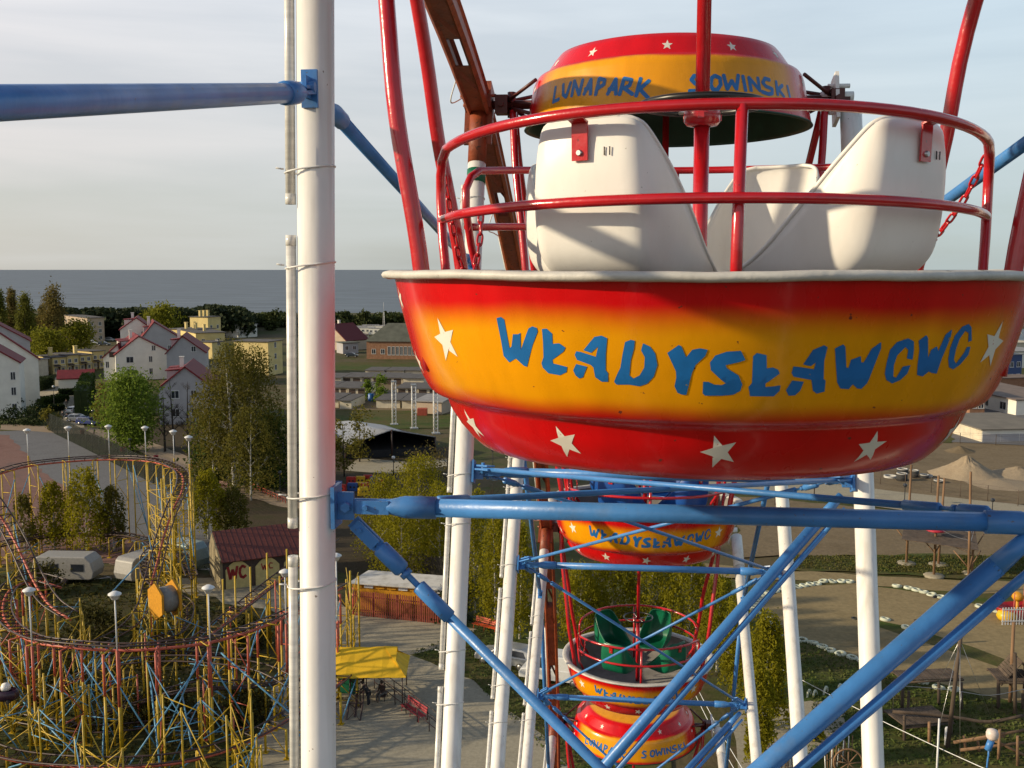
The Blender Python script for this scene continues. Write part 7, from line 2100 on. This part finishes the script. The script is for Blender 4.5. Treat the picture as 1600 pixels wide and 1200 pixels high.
# cables
def cable(label, a, b, sag=.3, r=.022):
    A, B = D(*a), D(*b); m = MB(); m.tube([A.lerp(B, i / 12) - Vector((0, 0, sag * 4 * (i / 12) * (1 - i / 12))) for i in range(13)], r, 5)
    tag(m.build('cable', M_tie), label, 'cable')
cable('pale cable crossing the lower right behind the white spokes', (1180, 1022, 66), (1640, 1245, 46))
cable('left one of two pale cables hanging right of the lowest canopy', (1084, 1080, 30), (1170, 1240, 26), .1, .010)
cable('right one of two pale cables hanging right of the lowest canopy', (1092, 1080, 30), (1185, 1240, 26), .1, .010)
# red and yellow ride at the right edge
p = P(1600, 968); ride = thing('ride_boat', 'red and yellow fairground boat at the right edge beyond the tyres', 'fairground ride', p, R(10))
m = MB(); m.lathe([(0, .1), (.9, .12), (1.35, .5), (1.55, 1.0), (1.6, 1.05), (1.5, 1.08), (1.2, .6)], 28, M=Matrix.Diagonal((1.5, .8, 1))); m.build('hull', mat('red_boat', (.42, .015, .02), .35), ride)
m = MB(); m.lathe([(0, .2), (.6, .2), (.75, .5), (.6, .9), (0, 1.0)], 18, (-1.7, -.5, 0)); m.build('bow', mat('yellow_boat', (.65, .4, .01), .4), ride)
m = MB(); m.lathe([(0, 0), (.3, .05), (.45, .3), (.38, .6), (.15, .72), (0, .74)], 16, (-.6, 0, 1.5)); m.tube([(-.6, 0, .4), (-.6, 0, 1.55)], .12, 8); m.build('figurehead', M_drum, ride)
m = MB()
for i in range(9): m.b2(-2.6 + i * .22, -2.52 + i * .22, -1.5, -1.46, 0, 1.5)
m.b2(-2.65, -.7, -1.52, -1.48, .4, .48); m.b2(-2.65, -.7, -1.52, -1.48, 1.3, 1.38); m.build('guard', M_lampwhite, ride)
m = MB()
for x in (-1.4, .4, 1.6):
    for y in (-.9, .9): m.tube([(x, y, 0), (x * .95, y * .9, 2.4)], .04, 6)
m.build('post', M_salmon, ride)
# ---- wasteland: sand heap, concrete rings, fence
def heap(label, px, py, w, h, m_, seed, name='sand_heap'):
    rr = random.Random(seed); c = P(px, py); R0 = w / px_per_m(py) / 2; H0 = h / px_per_m(py)
    vs, fs = [(0, 0, H0)], []
    na, nr = 48, 14
    for i in range(1, nr + 1):
        for j in range(na):
            a = 2 * math.pi * j / na; t = i / nr
            k = 1 + .10 * math.sin(2 * a + seed) + .03 * math.sin(7 * a + seed) + .022 * math.sin(19 * a + i * .7)
            z = H0 * ((1 - t) ** 1.5 * .75 + .25 * (1 - t) ** 0.9) + rr.uniform(-.05, .06) * H0 * (1 - t)
            vs.append((R0 * t * k * math.cos(a), R0 * t * k * math.sin(a), z if i < nr else -.05))
    for j in range(na): fs.append((0, 1 + j, 1 + (j + 1) % na))
    for i in range(nr - 1):
        for j in range(na): a = 1 + i * na; fs.append((a + j, a + na + j, a + na + (j + 1) % na, a + (j + 1) % na))
    o = MB().add(vs, fs, True).build(name, m_, None, c)
    return tag(o, label, 'sand heap')
G_pale = two_tone_ground('pale_sand', [(0.27, 0.205, 0.135), (0.34, 0.27, 0.185), (0.30, 0.235, 0.16)], .2, 1.2, bump=.5)
heap('tall pale sand heap on the wasteland', 1510, 744, 116, 34, G_pale, 3)
heap('low spread of pale sand right of the tall heap', 1590, 744, 120, 16, G_pale, 8)
heap('low sand ridge in front of the tall heap', 1560, 756, 150, 7, G_pale, 5)
heap('brown earth heap behind the sand', 1500, 706, 60, 10, G_dirt, 6)
M_ring = mat('tarred_concrete', (.03, .03, .03), .8, var=.3); M_ringtop = mat('pale_concrete_rim', (.45, .44, .41), .8)
for i, (px, py, h, w) in enumerate([(1391, 747, 2, 20), (1410, 740, 7, 17), (1409, 752, 12, 17), (1428, 747, 12, 14), (1444, 748, 6, 14), (1467, 755, 4, 16), (1452, 746, 3, 10)]):
    q = px_per_m(py); r = w / q / 2; hh = max(.25, h / q)
    t = thing('manhole_ring', ['flat pale concrete ring lying left of the black ones', 'black concrete ring at the back of the stack', 'tall black concrete ring in front of the stack', 'black concrete ring standing right of the stack', 'low black ring with pale rim, right', 'flat ring furthest right, tilted', 'small pale ring behind the right ones'][i], 'concrete ring', P(px, py), 0, 'concrete rings on the wasteland')
    m = MB(); m.lathe([(r * .82, .0), (r, 0), (r, hh), (r * .82, hh - .02), (r * .82, .0)], 22); m.build('ring', M_ring if i not in (0, 6) else M_ringtop, t)
    m = MB(); m.lathe([(r * .78, hh + .004), (r * 1.01, hh + .004), (r * 1.01, hh + .10), (r * .78, hh + .10), (r * .78, hh + .004)], 22); m.build('rim', M_ringtop, t)
def wirefence(label, pts, h, step, mt=M_logd):
    line = catmull([P(x, y) for x, y in pts], 1.0); o = line[0]; t = thing('wire_fence', label, 'fence', o)
    acc = step
    for a, b in zip(line, line[1:]):
        acc += (b - a).length
        if acc >= step: acc = 0; m = MB(); m.tube([b - o, b - o + Vector((0, 0, h))], .045, 5); m.build('post', mt, t)
    m = MB()
    for z in (.15, .5, .85, 1.0): m.tube([p - o + Vector((0, 0, h * z)) for p in line], .012, 3, caps=False)
    m.build('wire', M_rail, t)
wirefence('post and wire fence between the concrete road and the wasteland', [(1180, 728), (1300, 745), (1400, 762), (1500, 778), (1640, 800)], 2.0, 3.0)
wirefence('wire fence before the grey roofed depot', [(1440, 690), (1500, 694), (1620, 700)], 1.8, 4.0)
for i, (px, yb, yt) in enumerate([(1211, 790, 722), (1272, 778, 720)]):
    p = P(px, yb); m = MB(); m.tube([p, p + Vector((0, 0, up(px, yb, yt)))], .07, 6); m.tube([p + Vector((0, 0, up(px, yb, yt) - .6)), p + Vector((.0, .0, up(px, yb, yt) - .55)), p + Vector((.9, 0, up(px, yb, yt) - .4))], .04, 5)
    tag(m.build('timber_post', M_logd), ['dark timber post on the road beside the second right spoke', 'dark timber post right of the second right spoke'][i], 'post')
Rf_depot = mat('brown_grey_felt', (.16, .14, .11), .85, var=.15, scale=.4)
# ---- depot and harbour
block('grey roofed depot with a white sheet side at the right', (1534, 692), (1650, 690), 2.0, 16, W_white, Rf_depot, rows=0, cols=0, name='depot', sidecols=0, slope=.2)
L_ = (P(1650, 690) - P(1534, 692)).length
d_ = [o for o in col.objects if o.name.startswith('depot')][0]
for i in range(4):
    m = MB(); m.b2(L_ * i / 4 + .05, L_ * (i + 1) / 4 - .05, -.05, -.004, 0, 1.35); m.build('shaded_front_panel', W_grey, d_)  # grey panels put the shade of the depot's front wall into colour
for i in range(5):
    m = MB(); m.b2(-.05, -.004, 16 * i / 5 + .08, 16 * (i + 1) / 5 - .08, .05, 1.9); m.build('side_panel', W_cream, d_)
t = block('white hall with a brown roof at the right edge above the depot', (1587, 650), (1680, 648), 2.9, 25, W_white, Rf_brown, rows=0, cols=0, name='hall', sidecols=0, slope=.4)
for i in range(4): window(t, 4 + i * 5.5, .7, 2.0, 1.5, 0, '-x')
block('low brown brick building beneath the right of the tub', (1515, 648), (1538, 648), 5.5, 8, W_brick, Rf_brown, rows=1, cols=2, name='brick_shed', sidecols=0)
block('long grey roofed quay shed', (1550, 576), (1640, 574), 4.5, 22, W_white, Rf_grey, rows=0, cols=0, name='quay_shed', cat='shed', sidecols=0)
block('light blue two storey harbour building', (1546, 601), (1573, 601), 8.0, 12, W_blue, Rf_grey, rows=2, cols=2, name='harbour_building', sidecols=0)
block('dark blue harbour building behind steel frames', (1574, 601), (1595, 600), 7.0, 12, W_dkblue, Rf_grey, rows=2, cols=2, name='harbour_building', sidecols=0)
block('small blue sheet shed on the far quay', (1566, 559), (1598, 558), 4.0, 10, W_blue, W_blue, rows=0, cols=0, name='quay_shed', cat='shed', sidecols=0)
block('cream shed on the far quay at the right edge', (1586, 562), (1620, 561), 5.0, 8, W_cream, W_cream, rows=0, cols=0, name='quay_shed', cat='shed', sidecols=0)
block('brown quay wall building at the right edge', (1543, 610), (1620, 608), 2.6, 6, W_brick, Rf_brown, rows=0, cols=0, name='quay_store', cat='shed', sidecols=0)
block('long low white building with a red eave', (1540, 622), (1563, 622), 2.8, 5, W_white, Rf_red, rows=0, cols=0, name='quay_store', cat='shed', sidecols=0)
m = MB(); A, L, rz = frame_of((1540, 512), (1700, 511)); m.b2(0, L, 0, 8, -1, 1.6)
for i in range(40): m.box((rng.uniform(0, L), rng.uniform(-2, 0), .6), (rng.uniform(1, 2), rng.uniform(1, 2), rng.uniform(.8, 1.6)), rng.uniform(0, 3))
tag(m.build('breakwater', mat('pale_stone', (.28, .24, .19), .9, var=.25, scale=.5), None, A, rz), 'pale stone breakwater across the harbour mouth', 'breakwater')
def boat(label, px, py, L, mt, mast):
    t = thing('fishing_boat', label, 'boat', P(px, py), R(8), 'boats in the harbour')
    n = 9; vs, fs = [], []
    for i in range(n):
        u = i / (n - 1); x = (u - .5) * L; w = L * .13 * (math.sin(math.pi * min(1, .25 + u * .75)) ** .7 if u < .98 else .08); s = .9 + .7 * (u - .4) ** 2 * 2
        vs += [(x, -w, s), (x, -w * .6, -.5), (x, w * .6, -.5), (x, w, s)]
    for i in range(n - 1):
        a = i * 4
        fs += [(a, a + 4, a + 5, a + 1), (a + 1, a + 5, a + 6, a + 2), (a + 2, a + 6, a + 7, a + 3), (a + 3, a + 7, a + 4, a)]
    fs += [(0, 1, 2, 3), ((n - 1) * 4 + 3, (n - 1) * 4 + 2, (n - 1) * 4 + 1, (n - 1) * 4)]
    MB().add(vs, fs).build('hull', mt, t)
    m = MB(); m.b2(-L * .3, -L * .08, -L * .07, L * .07, .9, 3.0); m.b2(-L * .32, -L * .06, -L * .08, L * .08, 3.0, 3.15); c = m.build('cabin', W_white, t)
    m = MB(); m.b2(-L * .079, -L * .076, -L * .05, L * .05, 2.0, 2.7); m.build('window', M_glass, c)
    m = MB(); m.tube([(L * .12, 0, .9), (L * .12, 0, mast)], .14, 6); m.tube([(L * .12, 0, mast * .8), (L * .45, 0, 1.2)], .05, 4); m.tube([(L * .12, 0, mast * .8), (-L * .3, 0, 2.5)], .05, 4); m.tube([(L * .12, 0, 2.0), (-L * .1, 0, mast * .6)], .08, 5); m.build('mast', W_white, t)
boat('dark hulled fishing boat with a tall white mast in the harbour', 1592, 537, 17, mat('dark_brown_hull', (.05, .03, .028), .6), 13)
boat('small blue hulled boat in front of the masted boat', 1574, 546, 9, mat('navy_hull', (.01, .02, .08), .5), 6)
